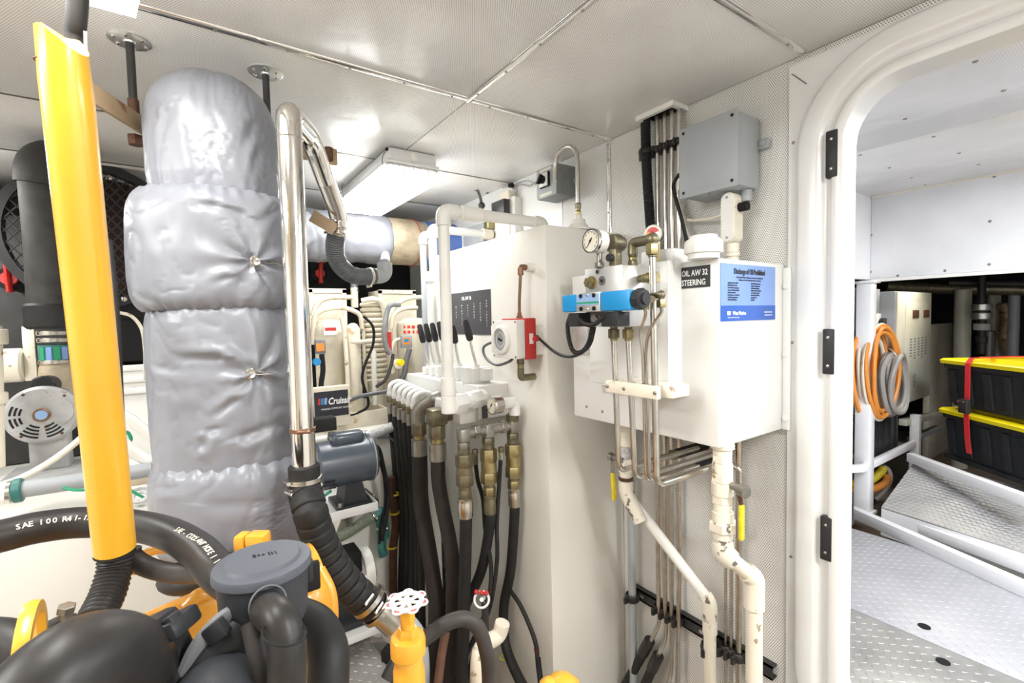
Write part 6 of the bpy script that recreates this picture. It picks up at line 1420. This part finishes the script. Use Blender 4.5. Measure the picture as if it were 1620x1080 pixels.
# crankcase breather canister
cc_ = P(416, 890, .70); RC = .0615
cn = thing('breather_canister', 'round charcoal canister with flat lid and hoses in the foreground', 'canister', V((cc_.x, cc_.y, cc_.z-.095)))
build('lid', G().lathe(cc_-V((0, 0, .010)), (0, 0, 1), [(RC*1.02, 0), (RC*1.085, .002), (RC*1.085, .010), (RC*1.06, .014), (RC*.86, .0150), (RC*.80, .0195), (RC*.1, .0195)], 56), 'canister_lid', cn)
build('body', G().lathe(cc_-V((0, 0, .088)), (0, 0, 1), [(RC*.55, -.01), (RC*.88, .0), (RC*.95, .012), (RC, .078)], 48), 'canister', cn)
upc = V((CF.x, CF.y, 0)).normalized(); rtc = V((CR.x, CR.y, 0)).normalized()
for k_, (dx_, w_, h_2) in enumerate(((-.012, .004, .010), (-.006, .003, .006), (0, .004, .004), (.008, .002, .010), (.012, .0018, .010), (.017, .0015, .011))):
    lx, ly_ = (rtc*.93+upc*.36), (upc*.93-rtc*.36); build('embossed_mark', G().obox(cc_+V((0, 0, .0098))+lx*dx_+ly_*.006, (w_/2, h_2/2, .0003), ((lx*.9+ly_*.3).normalized(), (ly_*.9-lx*.3).normalized(), V((0, 0, 1)))), 'matte_black', cn)
build('latch', G().box(cc_+V((RC*.95, -.005, -.050)), cc_+V((RC*1.12, .012, -.012)), .003), 'black_plastic', cn)
e_a, e_b = P(418, 942, .655), P(430, 950, .60)
ch_ = thing('elbow_hose', 'glossy dark elbow hose leaving the front of the charcoal canister', 'hose', P(450, 1060, .57))
build('hose', G().tube([cc_+V((0, -.03, -.055)), P(425, 966, .63), P(440, 978, .600), P(452, 1008, .59), P(455, 1050, .585), P(452, 1130, .585)], .0225, 24, seg=8), 'rubber_gloss', ch_)
tq = P(438, 962, .605); build('collar', G().torus(P(424, 955, .635), P(440, 968, .59)-P(425, 958, .63), .0228, .0012, 32, 6), 'hose_grey', ch_)
build('cable_tie', G().torus(P(450, 1000, .576), (.3, -.1, 1), .0255, .0012, 36, 6), 'matte_black', ch_)
single('worn_hose', G().tube([P(398, 985, .63), P(405, 1015, .62), P(412, 1060, .61), P(414, 1130, .61)], .0135, 16), 'rubber_worn', 'slim worn hose standing left of the glossy elbow hose', 'hose')
single('black_hose', G().tube([P(470, 975, .80), P(500, 990, .78), P(518, 1025, .75), P(520, 1070, .73), P(515, 1130, .72)], .0310, 22), 'rubber', 'thick black hose curving down right of the glossy elbow hose', 'hose')
# yellow engine parts
en = thing('engine', 'yellow marine diesel engine filling the bottom left foreground', 'engine', (.0, .95, 0))
build('block', G().box((-.55, .45, ZB0), (.12, 1.30, .60), .03), 'engine_yellow', en)
build('block', G().box((-.15, 1.2, .2), (.18, 1.62, .62), .04), 'engine_yellow', en)
ea, eb_ = P(215, 1040, .86), P(500, 905, 1.08)
exx = (eb_-ea).normalized(); 
build('rocker_cover', G().tube([ea, ea.lerp(eb_, .12), ea.lerp(eb_, .5), ea.lerp(eb_, .9), eb_], .068, 36), 'engine_yellow', en)
g = G(); 
for a_, b2_ in ((.28, .42), (.52, .62)):
    m_ = ea.lerp(eb_, a_)+V((0, 0, .055))-CF*.02; n2 = ea.lerp(eb_, b2_)+V((0, 0, .055))-CF*.02; g.tube([m_, m_.lerp(n2, .5)+V((0, 0, .012)), n2], .016, 12)
build('cover_lug', g, 'engine_yellow', en)
for k in range(4):
    p_ = ea.lerp(eb_, .30+.075*k)-CF*.052+V((0, 0, .026)); build('raised_letter', G().bar(p_-exx*.006, p_+exx*.006, .004, .005).bar(p_-exx*.006+V((0, 0, -.009)), p_+exx*.006+V((0, 0, -.009)), .003, .005), 'yellow_paint', en)
build('gear_cover', G().ball(P(480, 965, .95), .066, 28, (.9, .9, 1.15)).tube([P(505, 900, .97), P(522, 935, .96), P(526, 975, .95), P(520, 1010, .94)], .012, 12), 'engine_yellow', en)
build('mount_bracket', G().box(P(486, 910, .9)-V((.012, .01, .03)), P(496, 905, .9)+V((.012, .01, .02)), .004), 'matte_black', en)
for (a_, b2_) in (((375, 868), (392, 845)), ((393, 866), (424, 844))):
    q0_, q1_2 = P(*a_, 1.0), P(*b2_, 1.0); m_ = (q0_+q1_2)/2; hw = (q1_2-q0_).dot(CR)/2
    build('filler_cap', G().obox(m_, (hw, .018, .018), (CR, V((CF.x, CF.y, 0)).normalized(), V((0, 0, 1))), .007), 'valve_yellow', en)
build('breather_pipe', G().tube([P(212, 905, .98), P(222, 883, .98), P(245, 870, .98), P(280, 868, .99), P(320, 872, 1.0)], .0095, 12), 'engine_yellow', en)
# left yellow ring
rc_ = P(46, 1040, .56)
build('pulley_guard', G().lathe(rc_, (CR*.80+CF*.60), [(.052, -.006), (.062, -.006), (.064, 0), (.062, .008), (.050, .008), (.046, .0)], 36, closed=True, rf=None), 'valve_yellow', en)
build('casting', G().tube([P(-30, 1010, .62), P(10, 1015, .62), P(60, 1040, .62)], .026, 14), 'dark_steel', en)
build('rusty_bolt', G().cyl(P(102, 985, .62), P(104, 968, .62), .007, n=14).hex(P(104, 968, .62), P(106, 957, .62), .010), 'dull_steel', en)
build('link_arm', G().tube([P(60, 1005, .64), P(90, 990, .63), P(110, 985, .62)], .012, 10), 'dark_steel', en)
build('exhaust_blanket', G().ball(P(318, 905, 1.08), .07, 24, (1.2, 1, .5)), 'dark_steel', en)
# big rubber elbow
be = thing('intake_elbow', 'large glossy black rubber elbow with wire clamp at the bottom left', 'hose', P(160, 1080, .5))
build('elbow', G().tube([P(-30, 1200, .45), P(50, 1120, .47), P(112, 1062, .50), P(165, 1046, .54), P(200, 1066, .58), P(212, 1130, .62)], .0520, 36, seg=8), 'rubber_gloss', be)
a_, b2_ = P(100, 1075, .49), P(150, 1045, .525)
clampband(P(92, 1082, .49), P(130, 1055, .51)-P(60, 1110, .475), .0530, .004, be, 'steel', -CF-CD*.2+CR*.9)
mt_ = thing('plastic_mount', 'black plastic pipe mount block between the rubber elbow and yellow casting', 'bracket', P(275, 1070, .62))
build('block', G().obox(P(262, 1040, .62), (.022, .030, .055), (CR*.9-CD*.43, CF, (CR*.43+CD*.9)), .010), 'black_plastic', mt_)
build('cap', G().obox(P(276, 990, .61), (.020, .026, .012), (CR*.9-CD*.43, CF, (CR*.43+CD*.9)), .006), 'black_plastic', mt_)
build('knob', G().obox(P(272, 979, .60), (.007, .010, .006), (CR*.8-CD*.6, CF, (CR*.6+CD*.8)), .003), 'black_plastic', mt_)
ih = thing('intake_pipe', 'smooth black intake pipe with grey edge strip curving to the bottom', 'hose', P(350, 1060, .62))
build('pipe', G().tube([P(400, 985, .68), P(370, 1008, .66), P(335, 1050, .64), P(305, 1120, .62)], .036, 28, seg=8), 'black_plastic', ih)
build('edge_strip', G().tube([P(385, 960, .66), P(350, 980, .64), P(315, 1020, .62), P(288, 1080, .61)], .006, 8, flat=2), 'box_grey_dark', ih, 'grey edge strip')
build('clip', G().obox(P(343, 998, .625), (.014, .008, .012), (CR*.8-CD*.6, CF, (CR*.6+CD*.8)), .003), 'black_plastic', ih)
single('silver_drum', G().ball(P(345, 1120, .60), .060, 28), 'canister', 'rounded grey housing peeking up at the bottom edge', 'housing')
# ================================================================== YELLOW VALVE WITH HANDWHEEL
vx = P(645, 1000, .90); vx.z = 0; 
def vz(py): return P(645, py, .90).z
yv_ = thing('gate_valve', 'yellow gate valve with a white and red handwheel in the foreground', 'valve', V((vx.x, vx.y, vz(1080)-.1)))
def vlathe(nm, prof, n, mt, parent=yv_, **k): return build(nm, G().lathe((vx.x, vx.y, 0), (0, 0, 1), [(r, z) for r, z in prof], n), mt, parent, **k)
vlathe('body', [(.030, vz(1160)), (.030, vz(1060)), (.027, vz(1050)), (.027, vz(1038)), (.024, vz(1034))], 28, 'valve_yellow')
vlathe('bonnet', [(.028, vz(1037)), (.0335, vz(1033)), (.0335, vz(1012)), (.031, vz(1006)), (.020, vz(1003))], 32, 'valve_yellow')
vlathe('bonnet_nut', [(.020, vz(1006)), (.021, vz(1003)), (.021, vz(995)), (.018, vz(991))], 6, 'valve_yellow')
vlathe('gland', [(.013, vz(995)), (.013, vz(982)), (.0115, vz(982))], 16, 'valve_yellow')
vlathe('gland_nut', [(.0135, vz(983)), (.0145, vz(981)), (.0145, vz(963)), (.011, vz(961))], 6, 'valve_yellow')
vlathe('stem', [(.004, vz(965)), (.004, vz(945))], 10, 'steel')
side = P(655, 1062, .88); build('side_port', G().cyl(V((vx.x, vx.y, vz(1083))), V((vx.x, vx.y, vz(1083)))-V((CF.x-CR.x*.3, CF.y-CR.y*.3, .3)).normalized()*.045, .024, n=28, bev=.002).cyl(V((vx.x, vx.y, vz(1083))), V((vx.x, vx.y, vz(1083)))-V((CF.x-CR.x*.3, CF.y-CR.y*.3, .3)).normalized()*.038, .027, n=8), 'valve_yellow', yv_)
zw = vz(950); RW = .0285
wh = build('handwheel', G().torus((vx.x, vx.y, zw), (0, 0, 1), RW, .0050, 60, 8).cyl((vx.x, vx.y, zw-.006), (vx.x, vx.y, zw+.004), .009, n=16), 'gloss_white', yv_, 'white cast handwheel')
g = G(); gr = G()
for k in range(7):
    a = 2*math.pi*k/7+.2; d = V((math.cos(a), math.sin(a), 0)); t = V((-d.y, d.x, 0))
    g.torus(V((vx.x, vx.y, zw))+d*(RW+.003), (0, 0, 1), .0088, .0022, 16, 6)
    g.bar(V((vx.x, vx.y, zw))+d*.006+t*.0, V((vx.x, vx.y, zw))+d*RW, .006, .003)
    gr.cyl(V((vx.x, vx.y, zw-.0015))+d*(RW+.003), V((vx.x, vx.y, zw+.0015))+d*(RW+.003), .0070, n=14)
build('scallops', g, 'gloss_white', wh); build('red_insets', gr, 'red', wh, 'red enamel in the scallops')
build('stem_nut', G().hex((vx.x, vx.y, zw+.004), (vx.x, vx.y, zw+.009), .0055), 'dial', wh)
single('rubber_hose', G().tube([P(664, 1016, .915), P(690, 996, .93), P(715, 982, .94), P(738, 979, .95), P(757, 994, .96), P(768, 1025, .97), P(773, 1060, .98), P(774, 1130, 1.0)], .0150, 18), 'rubber_worn', 'grey-black rubber hose arching from behind the yellow gate valve', 'hose')
# small things on the floor between the hoses
sw_ = thing('gate_valve', 'small red and white handwheel half hidden behind the hoses', 'valve', P(762, 945, 1.55))
q = P(762, 948, 1.55); build('handwheel', G().torus(q, (-.5, -.6, .4), .024, .004, 28, 6).cyl(q, q+V((.02, .02, -.012)), .007, n=10), 'gloss_white', sw_); 
for k in range(3): build('inset', G().ball(q+V((-.012, .012, 0))*(k-1)+V((0, 0, .024)), .008, 8), 'red', sw_)
build('stem', G().cyl(q, q+V((.035, .04, -.05)), .006, n=8), 'steel', sw_); build('standpipe', G().cyl(V((q.x+.035, q.y+.04, ZB0)), V((q.x+.035, q.y+.04, q.z-.03)), .012, n=12), 'dark_steel', sw_)
single('ivory_elbow', G().tube([P(795, 985, 1.5), P(788, 1005, 1.5), P(765, 1020, 1.45), P(757, 1045, 1.42), P(757, 1110, 1.42)], .024, 16), 'ivory', 'ivory plastic elbow on the floor behind the hoses', 'pipe fitting')
single('brown_hose', G().tube([P(705, 1000, 1.3), P(698, 1040, 1.28), P(690, 1110, 1.25)], .012, 12), 'rust', 'reddish brown hose between the fat black hoses near the floor', 'hose')
single('yellow_casting', G().ball(P(888, 1086, 1.15), .040, 16, (1.1, 1, .7)).ball(P(868, 1088, 1.12), .025, 12).ball(P(905, 1084, 1.2), .022, 12), 'valve_yellow', 'yellow knobbly casting peeking in at the bottom centre', 'casting')
single('loom', G().tube([P(612, 1075, 1.2), P(625, 1050, 1.22), P(640, 1030, 1.25), P(650, 1010, 1.3)], .018, 12), 'dark_steel', 'dark wiring sleeve beside the yellow gate valve', 'cable')
# ================================================================== SIDE ROOM OBJECTS
U = V((.485, .875, 0)).normalized(); NRM = V((-.875, .485, 0)).normalized()   # along the hull / towards the viewer
UP = V((0, 0, 1))
pc = PX(1366, 800, 3.70)
post = thing('support_post', 'smooth white square post under the corner of the soffit in the side room', 'post', (3.70, pc.y, ZF))
build('shaft', G().box((3.655, pc.y-.045, ZF), (3.745, pc.y+.045, 1.635), .012), 'side_white', post)
build('base', G().box((3.64, pc.y-.06, ZF), (3.76, pc.y+.06, ZF+.02), .003), 'side_white', post)
build('top_cap', G().box((3.64, pc.y-.06, 1.63), (3.76, pc.y+.06, 1.648), .003), 'side_white', post)
# floor beams
b0, b1_ = PZ(1340, 797, .16), PZ(1640, 928, .16)
dd = (b1_-b0).normalized(); b0 = b0-dd*.0
single('floor_beam', G().bar(b0-V((0, 0, .035)), b1_-V((0, 0, .035)), .05, .07, UP, .004), 'side_white', 'long white beam at the edge of the bright floor plate, nearest the hatch', 'beam')
b2_, b3_ = PZ(1400, 806, .17), PZ(1640, 893, .17)
single('floor_beam', G().bar(b2_-V((0, 0, .03)), b3_-V((0, 0, .03)), .06, .06, UP, .004), 'side_white', 'second white beam just beyond, along the lower edge of the treaded ramp', 'beam')
# ramp tread plate
r0, r1, r2_, r3 = PZ(1394, 802, .20), PZ(1640, 880, .20), PZ(1640, 775, .40), PZ(1448, 728, .40)
rp = thing('tread_ramp', 'bright ridged tread plate sloping up below the black totes', 'floor plate', (r0+r2_)/2)
n_ = (r1-r0).cross(r3-r0).normalized(); n_ = n_ if n_.z > 0 else -n_
build('plate', G().prism([r0, r1, r2_, r3], -n_*.008), 'ridge_plate', rp)
def tread4(parent, a, b, c, d, nu, nv, material):
    g = G(); n = (b-a).cross(d-a).normalized(); n = n if n.z > 0 else -n
    for i in range(nu):
        for j in range(nv):
            s_, t = (i+.5)/nu, (j+.5)/nv; p = a.lerp(b, s_).lerp(d.lerp(c, s_), t)
            u = (b-a).normalized(); v = n.cross(u); dd_ = (u+v).normalized() if (i+j) % 2 else (u-v).normalized(); e = n.cross(dd_)
            g.add([p-dd_*.014, p-e*.005, p+dd_*.014, p+e*.005, p-dd_*.007+n*.0014, p+dd_*.007+n*.0014], [(0, 1, 4), (1, 2, 5, 4), (2, 3, 5), (3, 0, 4, 5)])
    return build('tread_pattern', g, material, parent, stuff=True, smooth=False)
tread4(rp, r0, r1, r2_, r3, 44, 20, 'ridge_plate_bright')
build('support', G().prism([r0-n_*.008, r1-n_*.008, V((r1.x, r1.y, .02)), V((r0.x, r0.y, .02))], (.02, -.01, 0)), 'side_white', rp)
# rail / stringer that carries the totes
s0, s1 = PZ(1440, 716, .46), PZ(1640, 788, .46)
single('stringer', G().bar(s0-V((0, 0, .03)), s1-V((0, 0, .03)), .05, .06, UP, .004), 'side_white', 'white stringer rail directly below the stacked black totes', 'beam')
# totes
tb = PZ(1487, 716, .47)+V((.02, 0, 0))
Ut = -(PZ(1640, 770, .47)-PZ(1487, 716, .47)).normalized()  # towards far end
Nt = V((-Ut.y, Ut.x, 0)); Nt = Nt if Nt.dot(CAM-tb) > 0 else -Nt
Lt = .80; Wt = .50; zl = tb.z
ztop1 = P(1487, 560, (tb-CAM).dot(CF)).z; zmid = P(1487, 645, (tb-CAM).dot(CF)).z
Ht = (ztop1-zl)/2
single('tote_deck', G().prism([tb-Nt*.02+Ut*.0+V((0, 0, -.03)), tb-Nt*.02-Ut*1.0+V((0, 0, -.03)), tb-Ut*1.0-Nt*.7+V((0, 0, -.03)), tb+Ut*.1-Nt*.7+V((0, 0, -.03))], (0, 0, .028)), 'dark_bulkhead', 'dark deck board under the stacked totes', 'shelf')
def tote(label, z0):
    t_ = thing('storage_tote', label, 'storage tote', tb+V((0, 0, 0))-Ut*.4-Nt*.25+V((0, 0, z0-zl)), 'black totes with yellow lids')
    h = Ht-.055; g = G(); a = tb+V((0, 0, z0-zl)); ins = .03
    def ring(z, k, c=.03):
        pts = []
        for (s_, w_) in ((0, 0), (-Lt, 0), (-Lt, -Wt), (0, -Wt)):
            sx_ = k if s_ == 0 else -k; wx = -k if w_ == 0 else k
            pts.append(a+Ut*(s_-sx_)+Nt*(w_+wx)+V((0, 0, z)))
        out = []
        for i in range(4):
            p, q, r = pts[i], pts[i-1], pts[(i+1) % 4]; out += [p+(q-p).normalized()*c, p+(r-p).normalized()*c]
        return out
    rings = [ring(.002, ins), ring(h*.9, .004), ring(h*.9, -.008), ring(h, -.008)]
    vs_ = [v for r in rings for v in r]; n = 8
    fs = [(j*n+i, j*n+(i+1) % n, (j+1)*n+(i+1) % n, (j+1)*n+i) for j in range(3) for i in range(n)]+[tuple(range(n))[::-1], tuple(range(3*n, 4*n))]
    bd = build('bin', G().add(vs_, fs), 'tote_black', t_, smooth=False)
    g = G()
    for k in range(6):
        s_ = .07+.13*k; p0_ = a-Ut*s_+Nt*(-.022)+V((0, 0, .02)); p1_ = a-Ut*s_+Nt*(.002)+V((0, 0, h*.85)); g.bar(p0_, p1_, .035 if k % 2 else .05, .012, Nt)
    build('rib', g, 'tote_black', bd)
    rings = [ring(h, -.02), ring(h+.022, -.024), ring(h+.030, -.015), ring(h+.030, .035), ring(h+.020, .045), ring(h+.020, .10), ring(h+.046, .11)]
    vs_ = [v for r in rings for v in r]; K_ = len(rings)
    fs = [(j*n+i, j*n+(i+1) % n, (j+1)*n+(i+1) % n, (j+1)*n+i) for j in range(K_-1) for i in range(n)]+[tuple(range(n))[::-1], tuple(range((K_-1)*n, K_*n))]
    build('lid', G().add(vs_, fs), 'lid_yellow', t_, 'bright yellow lid', smooth=False)
    return t_
tote('lower black tote with yellow lid in the strapped stack', zl); tote('upper black tote with yellow lid in the strapped stack', zl+Ht)
ss = thing('ratchet_strap', 'red ratchet strap around the two stacked totes', 'strap', tb-Ut*.28+Nt*.02)
o_ = tb-Ut*.235
pts = [o_-Nt*.52+V((0, 0, 2*Ht-.00)), o_-Nt*.2+V((0, 0, 2*Ht+.002)), o_+Nt*.010+V((0, 0, 2*Ht-.005)), o_+Nt*.032+V((0, 0, 2*Ht-.04)), o_+Nt*.030+V((0, 0, 1.05*Ht)), o_+Nt*.034+V((0, 0, .98*Ht)), o_+Nt*.026+V((0, 0, .5*Ht)), o_+Nt*.012+V((0, 0, .06))]
g = G()
for i in range(len(pts)-1): g.bar(pts[i], pts[i+1], .004, .036, Ut.cross((pts[i+1]-pts[i]).normalized())*-1 if False else Ut)
build('webbing', g, 'strap_red', ss)
q = o_+Nt*.045+V((0, 0, 1.08*Ht)); build('ratchet', G().obox(q, (.030, .016, .045), (Ut, Nt, UP), .004), 'black_plastic', ss, 'black ratchet buckle')
for s_ in (-.02, .02): build('pin', G().cyl(q+Ut*s_+Nt*.016+V((0, 0, .03)), q+Ut*s_+Nt*.024+V((0, 0, .03)), .006, n=10), 'steel', ss)
# electrical cabinet
DC = 3.35
a = P(1417, 640, DC); yca = a.y
x1_ = PY(1472, 560, yca).x; zt_, zb_ = PY(1417, 460, yca).z, PY(1417, 645, yca).z
ec = thing('control_cabinet', 'cream and grey electrical cabinet with two dark square meters in the side room', 'cabinet', ((a.x+x1_)/2, yca+.15, zb_))
build('body', G().box((a.x, yca+.012, zb_), (x1_, yca+.42, zt_), .006), 'cabinet_grey', ec)
dr = build('door', G().box((a.x+.01, yca, zb_+.005), (x1_-.0, yca+.012, zt_-.005), .003), 'cabinet_cream', ec)
wd_ = x1_-a.x; hg = zt_-zb_
ip = build('instrument_panel', G().box((a.x+wd_*.22, yca-.004, zb_+hg*.10), (x1_-wd_*.06, yca, zt_-hg*.10), .002), 'cabinet_cream', dr)
for fx_ in (.40, .72): build('meter', G().box((a.x+wd_*(fx_), yca-.010, zt_-hg*.235), (a.x+wd_*(fx_+.17), yca-.004, zt_-hg*.165), .002), 'rust', ec, 'dark red square meter')
g = G()
for i in range(5):
    for j in range(7+i % 2): g.box((a.x+wd_*(.34+.11*i), yca-.0048, zt_-hg*(.42+.025*j)), (a.x+wd_*(.40+.11*i), yca-.004, zt_-hg*(.43+.025*j)))
build('printed_legend', g, 'box_grey_dark', ec)
g = G()
for k in range(9): g.box((a.x+wd_*(.44+.018*(k % 3)), yca-.0048, zb_+hg*(.14+.014*k)), (a.x+wd_*(.50+.012*(k % 4)), yca-.004, zb_+hg*(.148+.014*k)))
build('printed_legend', g, 'box_grey_dark', ec)
build('lock', G().cyl((a.x+.03, yca, zb_+hg*.42), (a.x+.03, yca-.014, zb_+hg*.42), .014, n=14), 'steel', ec)
# grey cabinet left of it with socket
a2 = PY(1383, 600, yca+.1); 
gc2 = thing('socket_cabinet', 'grey cabinet with a black round socket behind the white post', 'cabinet', (a.x-.1, yca+.3, zb_))
xg0 = PY(1345, 600, yca+.10).x
build('body', G().box((xg0-.1, yca+.10, zb_), (a.x-.004, yca+.5, zt_+.02), .005), 'cabinet_grey', gc2)
q = PY(1391, 513, yca+.10); build('socket_plate', G().box((q.x-.07, yca+.094, q.z-.05), (q.x+.06, yca+.10, q.z+.08), .003), 'plastic_white', gc2)
build('socket', G().cyl((q.x, yca+.094, q.z), (q.x, yca+.06, q.z), .045, n=20, bev=.004), 'black_plastic', gc2, 'black round socket')
# hanging cable coils
def coil(name, label, cpx, cpy, d, rx, rz, n, mt, seed, r=.011):
    random.seed(seed); t_ = thing(name, label, 'cable coil', P(cpx, cpy, d))
    c = P(cpx, cpy, d)
    for k in range(n):
        ox = random.uniform(-.03, .03); oy = -.022*k/2; s_ = random.uniform(.86, 1.08); pts = []
        for i in range(25):
            a = 2*math.pi*i/24; pts.append(c+V((1, 0, 0))*(math.cos(a)*rx*s_+ox)+V((0, 1, 0))*(oy+.01*math.sin(a*2+k))+V((0, 0, 1))*(math.sin(a)*rz*s_*(1.0 if math.sin(a) > 0 else 1.12)-.5*abs(ox)))
        build('turn', G().tube(pts, r, 8, seg=3, cap=False), mt if k % 4 else ('ivory' if mt == 'orange' else mt), t_)
    build('hook', G().tube([c+V((0, .06, rz+.06)), c+V((0, -.02, rz+.04)), c+V((0, -.07, rz-.02)), c+V((0, -.10, rz+.01))], .008, 8), 'steel', t_)
    return t_
coil('extension_cable', 'bundle of hanging orange cable coils beside the white post', 1366, 582, 3.26, .235, .29, 12, 'orange', 3, .013)
coil('shore_cable', 'hanging grey cable coils in front of the control cabinet', 1402, 603, 3.31, .155, .19, 8, 'cable_grey', 5, .017)
# battery box on a white steel shelf
sh0, sh1 = P(1340, 738, 3.35), P(1450, 690, 3.9)
sf_ = thing('steel_shelf', 'white steel angle shelf carrying the black battery boxes', 'shelf', (sh0+sh1)/2)
ra_, rb_ = PZ(1366, 740, .42), PZ(1448, 700, .42)
rl_ = PZ(1330, 742, .42)
build('front_rail', G().bar(rl_, ra_, .03, .05, UP, .003).bar(ra_, rb_, .03, .05, UP, .003), 'side_white', sf_)
build('upper_rail', G().bar(P(1428, 668, 3.6), P(1484, 655, 4.0), .05, .05, UP, .003), 'cabinet_cream', sf_)
build('lower_rail', G().bar(P(1440, 695, 3.75), P(1484, 676, 4.0), .05, .035, UP, .003), 'cabinet_grey', sf_)
build('upright', G().box((rb_.x-.03, rb_.y-.03, ZF), (rb_.x+.03, rb_.y+.03, .64), .004), 'side_white', sf_)
q = V((ra_.x, ra_.y, .40)); build('shelf_board', G().prism([V((rl_.x, rl_.y+.02, .39)), V((ra_.x, ra_.y+.02, .39)), V((rb_.x, rb_.y+.02, .39)), V((rb_.x+.1, rb_.y+.6, .39)), V((rl_.x, rl_.y+.9, .39))], (0, 0, .015)), 'brown_floor', sf_)
zs_ = .406
for k, (pxa, pxb, l) in enumerate(((1384, 1421, 'black ribbed battery box right of the white post'), (1336, 1356, 'black battery box between the hatch frame and the white post'))):
    pa_ = P(pxa, 700, 3.32); pb_ = PY(pxb, 700, pa_.y); t_ = thing('battery_box', l, 'battery', (pa_.x, pa_.y+.1, zs_))
    ztb = P(1400, 652, 3.32).z
    build('case', G().box((pa_.x, pa_.y, zs_), (pb_.x, pa_.y+.22, ztb-.06), .006), 'black_plastic', t_)
    build('cover', G().box((pa_.x-.008, pa_.y-.008, ztb-.055), (pb_.x+.008, pa_.y+.23, ztb), .01), 'matte_black', t_)
    g = G()
    for i in range(4): x = pa_.x+(pb_.x-pa_.x)*(i+.5)/4; g.box((x-.008, pa_.y-.006, zs_+.02), (x+.008, pa_.y, ztb-.08))
    build('rib', g, 'black_plastic', t_)
# yellow hoses below the shelf
for k, (pts, mt, l, r) in enumerate((([(1340, 765), (1372, 762), (1392, 748), (1398, 738)], 'handle_yellow', 'upper yellow hose on the floor under the white shelf', .028), ([(1342, 776), (1375, 775), (1400, 764), (1404, 750)], 'orange', 'lower orange-yellow hose on the floor under the white shelf', .026), ([(1385, 790), (1398, 778), (1408, 760), (1406, 744), (1396, 736)], 'cable_grey', 'grey cable loop on the floor under the white shelf', .016))):
    single('floor_hose', G().tube([P(a_, b_2, 3.55) for a_, b_2 in pts], r, 12), mt, l, 'hose')
# background pipes and machinery in the recess
for k, (px, d, y0, y1, r, mt, l) in enumerate(((1524, 4.4, 468, 548, .062, 'cabinet_cream', 'cream upright pipe behind the black totes'), (1573, 4.6, 466, 520, .05, 'cabinet_cream', 'second cream upright pipe, right of the first behind the totes'), (1605, 4.3, 470, 548, .04, 'cabinet_grey', 'grey upright pipe at the right edge behind the totes'))):
    single('recess_pipe', G().tube([P(px, y0-10, d), V((P(px, y0-10, d).x, P(px, y0-10, d).y, -.06))], r, 18, sp=False), mt, l, 'pipe')
single('recess_pipe', G().tube([P(1400, 452, 4.6), P(1500, 456, 4.5), P(1640, 458, 4.2)], .055, 16), 'olive_fitting', 'long dark pipe running under the soffit at the back of the recess', 'pipe')
single('recess_pipe', G().tube([P(1500, 447, 4.4), P(1640, 449, 4.1)], .03, 12), 'dark_steel', 'thin dark pipe above the long recess pipe', 'pipe')
wb = thing('recess_box', 'cream open-topped box behind the black totes', 'box', P(1500, 545, 4.6))
a_, b2_ = P(1472, 548, 4.6), P(1538, 510, 4.9); build('body', G().box((a_.x, a_.y, -.06), (b2_.x, b2_.y+.2, b2_.z), .01), 'cream', wb)
sr = thing('recess_strainer', 'clear-bowled filter with shiny rings behind the totes', 'strainer', P(1551, 540, 4.2))
for py, r, mt in ((484, .07, 'aluminium'), (491, .06, 'dark_steel'), (498, .07, 'aluminium'), (515, .055, 'clear_plastic'), (535, .04, 'dark_steel')): q = P(1553, py, 4.2); build('ring', G().cyl(q-V((0, 0, .04)), q+V((0, 0, .02)), r, n=20, bev=.006), mt, sr)
build('stem', G().cyl(P(1553, 400, 4.2), P(1553, 560, 4.2), .03, n=12), 'dark_steel', sr)
single('recess_machine', G().box(P(1560, 540, 4.5)-V((0, 0, .2)), P(1640, 520, 4.7)+V((0, .2, 0)), .02), 'motor_grey', 'grey machine housing behind the totes at the right', 'machine')
single('recess_hose', G().tube([P(1585, 480, 4.5), P(1592, 500, 4.5), P(1588, 530, 4.5), P(1596, 560, 4.5)], .04, 12), 'bracket_tan', 'brown hose hanging behind the totes', 'hose')
